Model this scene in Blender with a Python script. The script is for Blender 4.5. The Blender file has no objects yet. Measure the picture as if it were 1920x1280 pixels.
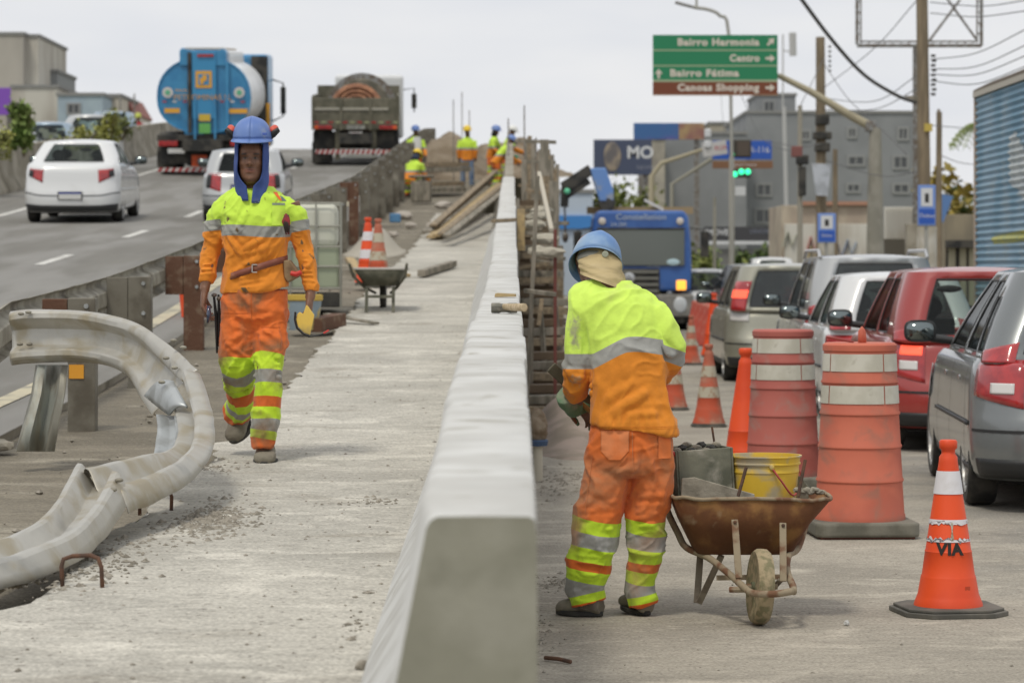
import bpy, math, random
import numpy as np
from mathutils import Vector, Matrix, noise
R = math.radians
sc = bpy.context.scene
# ---------------- camera, sky, sun, exposure ----------------
F = 5333.3; CZ = 1.55           # focal length in photo pixels, eye height
camd = bpy.data.cameras.new('camera'); cam = bpy.data.objects.new('camera', camd)
sc.collection.objects.link(cam); sc.camera = cam
cam.location = (0, 0, CZ); cam.rotation_euler = (R(90), 0, 0)
camd.sensor_width = 36; camd.lens = 100; camd.shift_y = -140/1920
camd.clip_start = .1; camd.clip_end = 3000
camd.dof.use_dof = True; camd.dof.focus_distance = 12.9; camd.dof.aperture_fstop = 5.2
w = bpy.data.worlds.new('World'); sc.world = w; w.use_nodes = True
nt = w.node_tree; nd = nt.nodes; lk = nt.links
bg = nd['Background']
sky = nd.new('ShaderNodeTexSky'); sky.sky_type = 'NISHITA'; sky.sun_disc = False
sky.sun_elevation = R(62); sky.sun_rotation = R(-150); sky.dust_density = 4; sky.air_density = 1.0
hs = nd.new('ShaderNodeHueSaturation'); hs.inputs['Saturation'].default_value = .12
lk.new(sky.outputs[0], hs.inputs['Color'])
tc = nd.new('ShaderNodeTexCoord'); nz = nd.new('ShaderNodeTexNoise'); nz.inputs['Scale'].default_value = 9
nz.inputs['Detail'].default_value = 3
mp = nd.new('ShaderNodeMapping'); mp.inputs['Scale'].default_value = (1, 1, 4)
lk.new(tc.outputs['Generated'], mp.inputs[0]); lk.new(mp.outputs[0], nz.inputs[0])
cr = nd.new('ShaderNodeValToRGB'); lk.new(nz.outputs[0], cr.inputs[0])
cr.color_ramp.elements[0].position = .35; cr.color_ramp.elements[0].color = (7.45, 7.65, 8.05, 1)
cr.color_ramp.elements[1].position = .7; cr.color_ramp.elements[1].color = (8.3, 8.35, 8.45, 1)
mx = nd.new('ShaderNodeMix'); mx.data_type = 'RGBA'; mx.inputs[0].default_value = .93   # a closed cloud deck over the clear sky
lk.new(hs.outputs[0], mx.inputs[6]); lk.new(cr.outputs[0], mx.inputs[7]); lk.new(mx.outputs[2], bg.inputs[0])
bg.inputs[1].default_value = .1
sund = bpy.data.lights.new('sun', 'SUN'); sun = bpy.data.objects.new('sun', sund); sc.collection.objects.link(sun)
sund.energy = 1.5; sund.angle = R(10); sund.color = (1, .94, .83)
sun.rotation_euler = (R(28), 0, R(-30))
vs = sc.view_settings; vs.view_transform = 'Standard'; vs.look = 'None'; vs.gamma = 1; vs.exposure = 0.08
vs.use_curve_mapping = False
sc.cycles.max_bounces = 6; sc.cycles.transparent_max_bounces = 12; sc.cycles.use_denoising = True
COL = sc.collection
rnd = random.Random(7)

def P(px, py, d): return Vector(((px-960)/F*d, d, CZ+(500-py)/F*d))
def lerp(a, b, t): return a+(b-a)*t
def interp(x, xs, ys): return float(np.interp(x, xs, ys))

# ---------------- materials ----------------
MATS = {}
def mat(name, col, rough=.8, metal=0, col2=None, ns=6, nd_=4, bump=0, bs=None, stretch=(1, 1, 1), thr=(.4, .6), dirt=None,
        spec=.5, coat=0, ramp=None, attr=None, alpha=1, trans=0, emit=0, bumpd=.01, dirt_s=2.5, dirt_t=(.5, .7), var=0):
    """procedural surface: base colour (or constant ramp over a mesh attribute), noise mix, dirt layer, bump"""
    if name in MATS: return MATS[name]
    m = bpy.data.materials.new(name); m.use_nodes = True; MATS[name] = m
    n = m.node_tree.nodes; l = m.node_tree.links; b = n['Principled BSDF']
    tc = n.new('ShaderNodeTexCoord'); mp = n.new('ShaderNodeMapping'); mp.inputs['Scale'].default_value = stretch
    l.new(tc.outputs['Object'], mp.inputs[0])
    def rgba(c): return (c[0], c[1], c[2], 1)
    def noise_(scale, detail, dist=0):
        x = n.new('ShaderNodeTexNoise'); x.inputs['Scale'].default_value = scale; x.inputs['Detail'].default_value = detail
        x.inputs['Distortion'].default_value = dist; l.new(mp.outputs[0], x.inputs[0]); return x.outputs[0]
    def mixc(f, a, bb):
        x = n.new('ShaderNodeMix'); x.data_type = 'RGBA'
        for s, v in ((0, f), (6, a), (7, bb)):
            if hasattr(v, 'links'): l.new(v, x.inputs[s])
            else: x.inputs[s].default_value = v if s == 0 else rgba(v)
        return x.outputs[2]
    def rng(v, a, c):
        x = n.new('ShaderNodeMapRange'); x.interpolation_type = 'SMOOTHSTEP'; l.new(v, x.inputs[0]); x.inputs[1].default_value = a; x.inputs[2].default_value = c; return x.outputs[0]
    if ramp:
        at = n.new('ShaderNodeAttribute'); at.attribute_name = attr or 'p'
        rp = n.new('ShaderNodeValToRGB'); rp.color_ramp.interpolation = 'CONSTANT'; l.new(at.outputs['Fac'], rp.inputs[0])
        els = rp.color_ramp.elements
        while len(els) < len(ramp): els.new(.5)
        for e, (pos, c) in zip(els, ramp): e.position = pos; e.color = rgba(c)
        cur = rp.outputs[0]
        if col2:
            cur = mixc(rng(noise_(ns, nd_), *thr), cur, col2) if not isinstance(col2, float) else cur
    elif attr:
        at = n.new('ShaderNodeAttribute'); at.attribute_name = attr; cur = at.outputs['Color']
    else:
        cur = mixc(rng(noise_(ns, nd_), *thr), col, col2) if col2 else tuple(col)
    if var:   # small brightness mottling
        x = n.new('ShaderNodeHueSaturation'); v = n.new('ShaderNodeMapRange'); l.new(noise_(ns*2.3, 6), v.inputs[0])
        v.inputs[1].default_value = .25; v.inputs[2].default_value = .75; v.inputs[3].default_value = 1-var; v.inputs[4].default_value = 1+var
        if hasattr(cur, 'links'): l.new(cur, x.inputs['Color'])
        else: x.inputs['Color'].default_value = rgba(cur)
        l.new(v.outputs[0], x.inputs['Value']); cur = x.outputs[0]
    if dirt:
        cur = mixc(rng(noise_(dirt_s, 7, .4), *dirt_t), cur, dirt)
    if hasattr(cur, 'links'): l.new(cur, b.inputs['Base Color'])
    else: b.inputs['Base Color'].default_value = rgba(cur)
    b.inputs['Roughness'].default_value = rough; b.inputs['Metallic'].default_value = metal
    b.inputs['Specular IOR Level'].default_value = spec; b.inputs['Coat Weight'].default_value = coat; b.inputs['Coat Roughness'].default_value = .08
    b.inputs['Alpha'].default_value = alpha; b.inputs['Transmission Weight'].default_value = trans
    if emit:
        b.inputs['Emission Color'].default_value = rgba(col); b.inputs['Emission Strength'].default_value = emit
    if bump:
        bn = n.new('ShaderNodeBump'); bn.inputs['Strength'].default_value = bump; bn.inputs['Distance'].default_value = bumpd
        l.new(noise_(bs or ns*4, 8), bn.inputs['Height']); l.new(bn.outputs[0], b.inputs['Normal'])
    return m

def glassmat(name, tint=(.7, .8, .76), alpha=.45):
    if name in MATS: return MATS[name]
    m = bpy.data.materials.new(name); m.use_nodes = True; MATS[name] = m
    n = m.node_tree.nodes; l = m.node_tree.links; n.remove(n['Principled BSDF'])
    t = n.new('ShaderNodeBsdfTransparent'); t.inputs[0].default_value = (*tint, 1)
    g = n.new('ShaderNodeBsdfPrincipled'); g.inputs['Base Color'].default_value = (.02, .025, .025, 1); g.inputs['Roughness'].default_value = .06
    g.inputs['Specular IOR Level'].default_value = .8
    mxs = n.new('ShaderNodeMixShader'); mxs.inputs[0].default_value = alpha
    l.new(t.outputs[0], mxs.inputs[1]); l.new(g.outputs[0], mxs.inputs[2]); l.new(mxs.outputs[0], n['Material Output'].inputs[0])
    return m

# ---------------- mesh building ----------------
def tag(o, label=None, cat=None, group=None, kind=None):
    if label: o['label'] = label
    if cat: o['category'] = cat
    if group: o['group'] = group
    if kind: o['kind'] = kind
    return o
def empty(name, loc=(0, 0, 0), rz=0, label=None, cat=None, group=None):
    o = bpy.data.objects.new(name, None); COL.objects.link(o); o.location = loc; o.rotation_euler = (0, 0, rz)
    o.empty_display_size = .1
    return tag(o, label, cat, group)

class MB:
    def __init__(s): s.v = []; s.f = []; s.mi = []; s.cur = 0
    def add(s, vs, fs):
        k = len(s.v); s.v += [tuple(x) for x in vs]
        for f in fs: s.f.append(tuple(i+k for i in f)); s.mi.append(s.cur)
        return s
    def mat(s, i): s.cur = i; return s
    def box(s, c, d, rot=None, taper=1):
        """c centre, d full sizes"""
        x, y, z = d[0]/2, d[1]/2, d[2]/2
        vs = [Vector((a*x*(taper if e > 0 else 1), b*y*(taper if e > 0 else 1), e*z)) for e in (-1, 1) for b in (-1, 1) for a in (-1, 1)]
        if rot is not None:
            M = rot if isinstance(rot, Matrix) else Matrix.Rotation(rot, 3, 'Z')
            vs = [M @ q for q in vs]
        c = Vector(c)
        return s.add([q+c for q in vs], [(0, 2, 3, 1), (4, 5, 7, 6), (0, 1, 5, 4), (2, 6, 7, 3), (0, 4, 6, 2), (1, 3, 7, 5)])
    def beam(s, a, b, w, h, up=(0, 0, 1)):
        a = Vector(a); b = Vector(b); t = (b-a).normalized(); u = Vector(up)
        if abs(t.dot(u)) > .98: u = Vector((0, 1, 0))
        x = t.cross(u).normalized(); z = x.cross(t)
        vs = [p+x*sx*w/2+z*sz*h/2 for p in (a, b) for sx, sz in ((-1, -1), (1, -1), (1, 1), (-1, 1))]
        return s.add(vs, [(3, 2, 1, 0), (4, 5, 6, 7), (0, 1, 5, 4), (1, 2, 6, 5), (2, 3, 7, 6), (3, 0, 4, 7)])
    def loft(s, rings, cap=True, closed=True):
        n = len(rings[0]); vs = [p for r in rings for p in r]; fs = []
        for i in range(len(rings)-1):
            for j in range(n if closed else n-1):
                a = i*n+j; b = i*n+(j+1) % n; fs.append((a, b, b+n, a+n))
        if cap and closed:
            for r0, rev in ((0, True), (len(rings)-1, False)):
                c = sum((Vector(p) for p in rings[r0]), Vector())/n; vs.append(c); ci = len(vs)-1
                for j in range(n):
                    a = r0*n+j; b = r0*n+(j+1) % n
                    fs.append((b, a, ci) if rev else (a, b, ci))
        return s.add(vs, fs)
    def tube(s, pts, r, n=8, cap=True, flat=1.0, up=None):
        pts = [Vector(p) for p in pts]; rs = r if isinstance(r, (list, tuple)) else [r]*len(pts)
        rings = []; prev = None
        for i, p in enumerate(pts):
            t = (pts[min(i+1, len(pts)-1)]-pts[max(i-1, 0)]).normalized()
            if prev is None:
                u = Vector(up) if up else (Vector((0, 0, 1)) if abs(t.z) < .9 else Vector((0, 1, 0)))
            else: u = prev
            x = (u - t*u.dot(t)).normalized(); prev = x; y = t.cross(x)
            rr = rs[i]; ra, rb = rr if isinstance(rr, (list, tuple)) else (rr, rr*flat)
            rings.append([p+x*math.cos(2*math.pi*k/n)*ra+y*math.sin(2*math.pi*k/n)*rb for k in range(n)])
        return s.loft(rings, cap)
    def lathe(s, prof, c=(0, 0, 0), n=24, axis=None, cap=True):
        """prof list of (r, z)"""
        M = axis or Matrix.Identity(3); c = Vector(c)
        rings = [[c+M @ Vector((r*math.cos(2*math.pi*k/n), r*math.sin(2*math.pi*k/n), z)) for k in range(n)] for r, z in prof]
        return s.loft(rings, cap)
    def ell(s, c, r, n=12, m=8, M=None):
        c = Vector(c); M = M or Matrix.Identity(3); rings = []
        for i in range(1, m):
            th = math.pi*i/m
            rings.append([c+M @ Vector((r[0]*math.sin(th)*math.cos(2*math.pi*k/n), r[1]*math.sin(th)*math.sin(2*math.pi*k/n), -r[2]*math.cos(th))) for k in range(n)])
        k0 = len(s.v); s.loft(rings, True)
        # push the fan centres out to the poles
        s.v[-2] = tuple(c+M @ Vector((0, 0, -r[2]))); s.v[-1] = tuple(c+M @ Vector((0, 0, r[2])))
        return s
    def prism(s, poly, a, b, axis='Y'):
        """poly: 2-D points; extruded between a and b along axis (poly in the other two, in order)"""
        def mk(q, t):
            return {'X': (t, q[0], q[1]), 'Y': (q[0], t, q[1]), 'Z': (q[0], q[1], t)}[axis]
        n = len(poly)
        vs = [mk(q, a) for q in poly]+[mk(q, b) for q in poly]
        fs = [tuple(range(n))[::-1], tuple(range(n, 2*n))]+[(i, (i+1) % n, (i+1) % n+n, i+n) for i in range(n)]
        return s.add(vs, fs)
    def quad(s, a, b, c, d): return s.add([a, b, c, d], [(0, 1, 2, 3)])
    def grid(s, fn, nu, nv):
        """fn(i/nu, j/nv)"""
        vs = [fn(i/nu, j/nv) for i in range(nu+1) for j in range(nv+1)]
        return s.add(vs, [(i*(nv+1)+j, (i+1)*(nv+1)+j, (i+1)*(nv+1)+j+1, i*(nv+1)+j+1) for i in range(nu) for j in range(nv)])
    def mesh(s, name, mats, smooth=None):
        me = bpy.data.meshes.new(name); me.from_pydata(s.v, [], s.f)
        for m in (mats if isinstance(mats, (list, tuple)) else [mats]): me.materials.append(m)
        me.polygons.foreach_set('material_index', s.mi); me.validate(); 
        import bmesh
        bm = bmesh.new(); bm.from_mesh(me); bmesh.ops.recalc_face_normals(bm, faces=bm.faces); bm.to_mesh(me); bm.free()
        if smooth is not None:
            if smooth >= 180: me.shade_smooth()
            else:
                try: me.set_sharp_from_angle(angle=R(smooth))
                except Exception: pass
                me.polygons.foreach_set('use_smooth', [True]*len(me.polygons))
        return me
    def build(s, name, mats, parent=None, smooth=None, bev=0, segs=2, solid=0, sub=0):
        o = bpy.data.objects.new(name, s.mesh(name, mats, smooth)); COL.objects.link(o)
        if parent: o.parent = parent
        if solid:
            md = o.modifiers.new('solid', 'SOLIDIFY'); md.thickness = solid; md.offset = 0
        if bev:
            md = o.modifiers.new('bevel', 'BEVEL'); md.width = bev; md.segments = segs; md.limit_method = 'ANGLE'; md.angle_limit = R(35)
        if sub:
            md = o.modifiers.new('sub', 'SUBSURF'); md.levels = sub; md.render_levels = sub
        return o

def ring(c, hw, hd, n=20, e=2.3, tx=0, ty=0, rz=0):
    """horizontal super-ellipse ring; tx/ty tilt: slope of z along x / y"""
    c = Vector(c); out = []
    for k in range(n):
        a = 2*math.pi*k/n; ca, sa = math.cos(a), math.sin(a)
        x = hw*math.copysign(abs(ca)**(2/e), ca); y = hd*math.copysign(abs(sa)**(2/e), sa)
        if rz: x, y = x*math.cos(rz)-y*math.sin(rz), x*math.sin(rz)+y*math.cos(rz)
        out.append(c+Vector((x, y, x*tx+y*ty)))
    return out

def remesh(mb, name, voxel, smooth_it=4, fac=.5, adapt=0):
    """union of closed lofts -> one continuous surface"""
    me = mb.mesh(name+'_src', []); o = bpy.data.objects.new('tmp', me); COL.objects.link(o)
    md = o.modifiers.new('r', 'REMESH'); md.mode = 'VOXEL'; md.voxel_size = voxel
    if smooth_it:
        m2 = o.modifiers.new('s', 'SMOOTH'); m2.iterations = smooth_it; m2.factor = fac
    dg = bpy.context.evaluated_depsgraph_get()
    out = bpy.data.meshes.new_from_object(o.evaluated_get(dg)); out.name = name
    bpy.data.objects.remove(o); bpy.data.meshes.remove(me)
    return out
def coords(me):
    a = np.empty(len(me.vertices)*3, np.float32); me.vertices.foreach_get('co', a); return a.reshape(-1, 3).astype(float)
def normals(me):
    a = np.empty(len(me.vertices)*3, np.float32); me.vertex_normals.foreach_get('vector', a); return a.reshape(-1, 3).astype(float)
def setco(me, c): me.vertices.foreach_set('co', np.ascontiguousarray(c, dtype=np.float32).ravel()); me.update()
def setattr_f(me, name, v):
    at = me.attributes.new(name, 'FLOAT', 'POINT'); at.data.foreach_set('value', np.ascontiguousarray(v, dtype=np.float32))
def setattr_c(me, name, v):
    at = me.color_attributes.new(name, 'FLOAT_COLOR', 'POINT')
    a = np.ones((len(v), 4), np.float32); a[:, :3] = v; at.data.foreach_set('color', a.ravel())
def seg_dist(c, a, b):
    a = np.array(a, float); b = np.array(b, float); ab = b-a
    t = np.clip(((c-a) @ ab)/max(1e-9, ab @ ab), 0, 1); q = a+t[:, None]*ab
    return np.linalg.norm(c-q, axis=1), t
def folds(me, lst):
    """cloth folds: each (a, b, width, amp) pushes the surface along its normal next to a segment"""
    c = coords(me); nrm = normals(me); d = np.zeros(len(c))
    for a, b, wd, amp in lst:
        dist, t = seg_dist(c, a, b)
        k = (dist/(wd*1.25))
        d += amp*(np.exp(-k**2)-.55*np.exp(-((k-1.7)/.8)**2))*np.sin(np.pi*np.clip(t*.9+.05, 0, 1))**.5
    d = np.tanh(d*FOLDK/.012)*.012
    setco(me, c+nrm*d[:, None])
FOLDK = 1.75
def wrinkle(me, amp=.006, s=(7, 7, 3), seed=0, mask=None):
    """soft irregular cloth creases over the whole garment"""
    c = coords(me); nr = normals(me); d = np.empty(len(c))
    for i, (x, y, z) in enumerate(c):
        wx_ = noise.noise(Vector((x*3+seed, y*3, z*3)))*.35; k = x*.6+z*.8
        a = noise.noise(Vector((x*s[0]+z*2.2+wx_*4, y*s[1], z*s[2]-x*1.5+seed))); b = noise.noise(Vector((x*s[0]*2.1-z*5+seed, y*s[1]*2, z*s[2]*2.4+x*3+wx_*6)))
        d[i] = (max(0, 1-abs(a)*4.2)**1.3)*1.0+(max(0, 1-abs(b)*4.5)**1.3)*.45+max(-.25, min(.25, a))*1.1-.35
    d *= amp
    if mask is not None: d *= mask(c)
    setco(me, c+nr*d[:, None])
def vnoise(c, s, seed=0.0, amp=1):
    return np.array([noise.noise(Vector((x*s+seed, y*s-seed, z*s+seed*.7))) for x, y, z in c])*amp
def link(me, name, m, parent, smooth=True):
    if smooth: me.shade_smooth()
    me.materials.clear()
    for x in (m if isinstance(m, (list, tuple)) else [m]): me.materials.append(x)
    o = bpy.data.objects.new(name, me); COL.objects.link(o)
    if parent: o.parent = parent
    return o
def dup(root, loc=None, rz=None, label=None):
    """a copy of a thing with its parts and sub-parts"""
    def cp(o, par):
        c = o.copy(); COL.objects.link(c); c.parent = par
        for ch in list(o.children): cp(ch, c)
        return c
    r = cp(root, None)
    if loc is not None: r.location = loc
    if rz is not None: r.rotation_euler = (0, 0, rz)
    if label: r['label'] = label
    return r
FONT = None
def lettering(s, size, m, parent, loc, rot=(R(90), 0, 0), ext=.002, align='CENTER', sx=1, name='lettering', space=1.0, bold=0):
    cu = bpy.data.curves.new('t', 'FONT'); cu.body = s; cu.size = size; cu.extrude = ext; cu.align_x = align; cu.align_y = 'CENTER'
    cu.space_character = space; cu.offset = bold; cu.resolution_u = 3
    o = bpy.data.objects.new('t', cu); COL.objects.link(o)
    dg = bpy.context.evaluated_depsgraph_get(); me = bpy.data.meshes.new_from_object(o.evaluated_get(dg))
    bpy.data.objects.remove(o); me.name = name
    q = bpy.data.objects.new(name, me); COL.objects.link(q); me.materials.clear(); me.materials.append(m)
    q.parent = parent; q.location = loc; q.rotation_euler = rot; q.scale = (sx, 1, 1)
    return q
def catmull(pts, n):
    pts = [np.array(p, float) for p in pts]; out = []
    ext = [2*pts[0]-pts[1]]+pts+[2*pts[-1]-pts[-2]]
    for i in range(1, len(ext)-2):
        p0, p1, p2, p3 = ext[i-1:i+3]
        for k in range(n):
            t = k/n
            out.append(.5*((2*p1)+(-p0+p2)*t+(2*p0-5*p1+4*p2-p3)*t*t+(-p0+3*p1-3*p2+p3)*t**3))
    out.append(pts[-1]); return out

# ---------------- ground heights ----------------
GX = [3, 5, 8, 10, 15, 18, 21, 28, 32, 36, 45, 54, 65, 74, 82, 90, 98, 105, 112, 120, 135, 160, 200]
GY = [-1.36, -1.27, -1.15, -1.10, -1.04, -.94, -.85, -.50, -.25, -.02, .46, .95, 1.72, 2.36, 2.93, 3.5, 4.0, 4.35, 4.55, 4.55, 4.1, 2.6, .0]
_gd = np.linspace(0, 205, 821); _gv = np.interp(_gd, GX, GY)
_k = np.hanning(25); _k /= _k.sum(); _gs = np.convolve(np.pad(_gv, 12, 'edge'), _k, 'valid')
def G(d): return CZ+float(np.interp(d, _gd, _gs))        # height of the ramp carriageway
def Wk(d): return G(d)-interp(d, [0, 30, 45, 60, 78, 95, 120], [0, 0, .25, .32, .56, .75, .9])   # work strip beside it
# ================= SETTING =================
def groundmat(name, dusty, dark, x0=None, x1=None, streak=(1, 3, 1), bump=.35, crack=0, speck=(.16, .14, .12), bd=.012):
    m = bpy.data.materials.new(name); m.use_nodes = True; MATS[name] = m
    n = m.node_tree.nodes; l = m.node_tree.links; b = n['Principled BSDF']; b.inputs['Roughness'].default_value = .93
    b.inputs['Specular IOR Level'].default_value = .25
    tc = n.new('ShaderNodeTexCoord')
    def noi(s, d=6, st=streak, dist=0):
        mp = n.new('ShaderNodeMapping'); mp.inputs['Scale'].default_value = st; l.new(tc.outputs['Object'], mp.inputs[0])
        x = n.new('ShaderNodeTexNoise'); x.inputs['Scale'].default_value = s; x.inputs['Detail'].default_value = d; x.inputs['Distortion'].default_value = dist
        l.new(mp.outputs[0], x.inputs[0]); return x.outputs[0]
    def rg(v, a, c, o0=0, o1=1):
        x = n.new('ShaderNodeMapRange'); x.interpolation_type = 'SMOOTHSTEP'; l.new(v, x.inputs[0])
        for i, q in enumerate((a, c, o0, o1)): x.inputs[i+1].default_value = q
        return x.outputs[0]
    def mixc(f, a, c):
        x = n.new('ShaderNodeMix'); x.data_type = 'RGBA'
        for s, v in ((0, f), (6, a), (7, c)):
            if hasattr(v, 'links'): l.new(v, x.inputs[s])
            else: x.inputs[s].default_value = (*v, 1)
        return x.outputs[2]
    d0 = tuple(c*.76 for c in dusty); hi = tuple(min(.8, c*1.25) for c in dusty)
    c = mixc(rg(noi(.8, 7, streak, .5), .35, .68), dusty, d0)
    c = mixc(rg(noi(2.2, 9, (.8, 1.2, 1), .8), .50, .72), c, hi)
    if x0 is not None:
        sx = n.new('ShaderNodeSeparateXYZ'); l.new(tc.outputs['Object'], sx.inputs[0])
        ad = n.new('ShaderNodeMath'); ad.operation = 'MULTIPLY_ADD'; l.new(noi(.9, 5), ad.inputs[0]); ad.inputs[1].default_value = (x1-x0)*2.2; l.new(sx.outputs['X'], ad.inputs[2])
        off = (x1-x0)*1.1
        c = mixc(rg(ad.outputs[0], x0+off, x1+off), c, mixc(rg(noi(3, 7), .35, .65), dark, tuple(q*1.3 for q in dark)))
    else:
        c = mixc(rg(noi(1.3, 7, (.7, 1.2, 1), .6), .55, .75), c, dark)
    c = mixc(rg(noi(11, 9, (.8, 1.2, 1), .5), .56, .72, 0, .5), c, tuple(q*.62 for q in dusty))
    c = mixc(rg(noi(13, 8, (.5, 1.5, 1), .3), .50, .66, 0, .45), c, tuple(q*.66 for q in dusty))
    c = mixc(rg(noi(16, 9, (.6, 1.2, 1), .5), .58, .66, 0, .5), c, hi)
    c = mixc(rg(noi(34, 5, (1, 1, 1)), .62, .69, 0, .8), c, speck)
    fine = n.new('ShaderNodeHueSaturation'); l.new(rg(noi(70, 6, (1, 1, 1)), .25, .75, .74, 1.26), fine.inputs['Value']); l.new(c, fine.inputs['Color'])
    l.new(fine.outputs[0], b.inputs['Base Color'])
    b1 = n.new('ShaderNodeBump'); b1.inputs['Strength'].default_value = bump; b1.inputs['Distance'].default_value = bd; l.new(noi(28, 8, (1, 1, 1)), b1.inputs['Height'])
    b2 = n.new('ShaderNodeBump'); b2.inputs['Strength'].default_value = bump*.6; b2.inputs['Distance'].default_value = bd*2; l.new(noi(9, 7, (.9, 1.2, 1)), b2.inputs['Height']); l.new(b1.outputs[0], b2.inputs['Normal'])
    l.new(b2.outputs[0], b.inputs['Normal'])
    return m
M_slab = groundmat('cast_concrete', (.49, .468, .412), (.28, .255, .21), streak=(.8, 1.1, 1), bump=.6)
M_soil = groundmat('worn_shoulder', (.205, .182, .14), (.42, .385, .31), streak=(.5, 1.5, 1), bump=.5)
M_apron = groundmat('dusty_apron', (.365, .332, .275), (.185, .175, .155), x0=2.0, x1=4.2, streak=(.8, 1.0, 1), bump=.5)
M_asph = mat('ramp_asphalt', (.175, .168, .15), .85, col2=(.235, .228, .212), ns=.9, nd_=7, stretch=(1.5, .25, 1), bump=.25, bs=60, var=.08, spec=.3)
M_line = mat('road_paint', (.62, .61, .57), .7, col2=(.33, .32, .29), ns=5, thr=(.5, .75), bump=.1)
M_yline = mat('edge_line_paint', (.52, .47, .33), .7, col2=(.30, .28, .22), ns=4, thr=(.45, .7), bump=.1)
M_conc = mat('barrier_concrete', (.575, .575, .555), .9, col2=(.48, .475, .45), ns=3.0, bump=.4, bs=40, stretch=(.8, 1.5, 1), dirt=(.33, .315, .27), dirt_s=8, dirt_t=(.56, .74), bumpd=.006, var=.05)
M_concshade = mat('shaded_end_concrete', (.25, .243, .19), .9, col2=(.31, .30, .245), ns=4, bump=.3, bs=14, dirt=(.20, .195, .15), dirt_s=6, dirt_t=(.5, .8), var=.06)  # unlit end face: its shade is put into a darker concrete colour
M_oldconc = mat('old_concrete', (.23, .205, .155), .92, col2=(.34, .31, .25), ns=1.4, nd_=7, bump=.5, bs=12, dirt=(.11, .095, .065), dirt_s=1.8, dirt_t=(.52, .72))

def strip(name, x0, x1, d0, d1, hf, dx, dd, m, jit=0, edge=None, lift=0, seed=0):
    nx = max(1, round((x1-x0)/dx)); ny = max(1, round((d1-d0)/dd))
    def fn(u, v):
        y = lerp(d0, d1, v); x = lerp(x0, x1, u)
        if edge and u == 0: x += edge(y)
        z = hf(y)+lift
        if jit: z += noise.noise(Vector((x*1.3+seed, y*1.3, 0)))*jit+noise.noise(Vector((x*7+seed, y*7, 3)))*jit*.45
        return (x, y, z)
    mb = MB().grid(fn, nx, ny)
    o = mb.build(name, m, smooth=180); tag(o, kind='structure'); return o

# wide ground out to the horizon, dusty apron and street at grade on the right
g = MB().grid(lambda u, v: (lerp(-900, 900, u), lerp(-40, 1600, v), -.02), 8, 8).build('ground', mat('far_ground', (.24, .23, .17), .95, col2=(.16, .17, .08), ns=.03, dirt=(.3, .28, .24), dirt_s=.1)); tag(g, kind='structure')
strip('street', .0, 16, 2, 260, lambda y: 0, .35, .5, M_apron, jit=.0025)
strip('carriageway', -11.6, -2.98, 2, 200, G, 2.2, .8, M_asph)
strip('opposite_carriageway', -24, -11.6, 20, 200, lambda y: G(y)-.2, 4, 1.2, M_asph)
def brk(y): return .12*noise.noise(Vector((y*1.1, 5, 0)))+.10*noise.noise(Vector((y*4.5, 9, 0)))+interp(y, [4, 9, 10, 11.5, 14, 60], [-.05, -.02, .12, .04, .05, .0])
strip('shoulder', -3.0, -.6, 2, 118, lambda y: Wk(y)-.055-.14*math.exp(-((y-9.7)/1.1)**2), .12, .12, M_soil, jit=.012, seed=4)
strip('walkway', -1.66, -.3, 2, 62, Wk, .07, .12, M_slab, jit=.003, edge=brk)
# broken rim of the new slab
def rim(u, v):
    y = lerp(2, 62, u); x = -1.66+brk(y)
    if v == 0: return (x, y, Wk(y)+noise.noise(Vector((x*1.3, y*1.3, 0)))*.003)
    return (x-.02-.05*abs(noise.noise(Vector((y*9, 2, 0)))), y, Wk(y)-.26)
tag(MB().grid(rim, 500, 1).build('slab_edge', M_oldconc), kind='structure')
# drop between the carriageway and the lower work strip
tag(MB().grid(lambda u, v: (-2.985-.03*v, lerp(2, 160, u), lerp(G(lerp(2, 160, u))+.003, Wk(lerp(2, 160, u))-.25, v)), 200, 1).build('ramp_edge', M_oldconc), kind='structure')
# beyond the crest the work strip ends in earth
strip('earth_strip', -3.0, 1.2, 116, 200, lambda y: G(y)-.9, 1, 2, M_soil, jit=.05)
# painted lines
def line(name, x, wd, segs_, m, hf=G, lift=.006):
    mb = MB()
    for a, b in segs_:
        n = max(1, int((b-a)/1.5))
        mb.grid(lambda u, v: (x+wd*(v-.5), lerp(a, b, u), hf(lerp(a, b, u))+lift), n, 1)
    tag(mb.build(name, m), kind='structure')
line('edge_marking', -3.42, .15, [(6, 120)], M_yline)
line('lane_marking', -6.12, .14, [(a, a+2.6) for a in (20.2, 28.4, 36.8, 45.0, 53.5, 62, 70.5, 79, 87.5, 96)], M_line)
line('left_edge_marking', -9.75, .14, [(20, 125)], M_line)
line('street_marking', 5.35, .12, [(a, a+2) for a in range(14, 150, 6)], M_line, lambda y: 0, .014)

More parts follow.
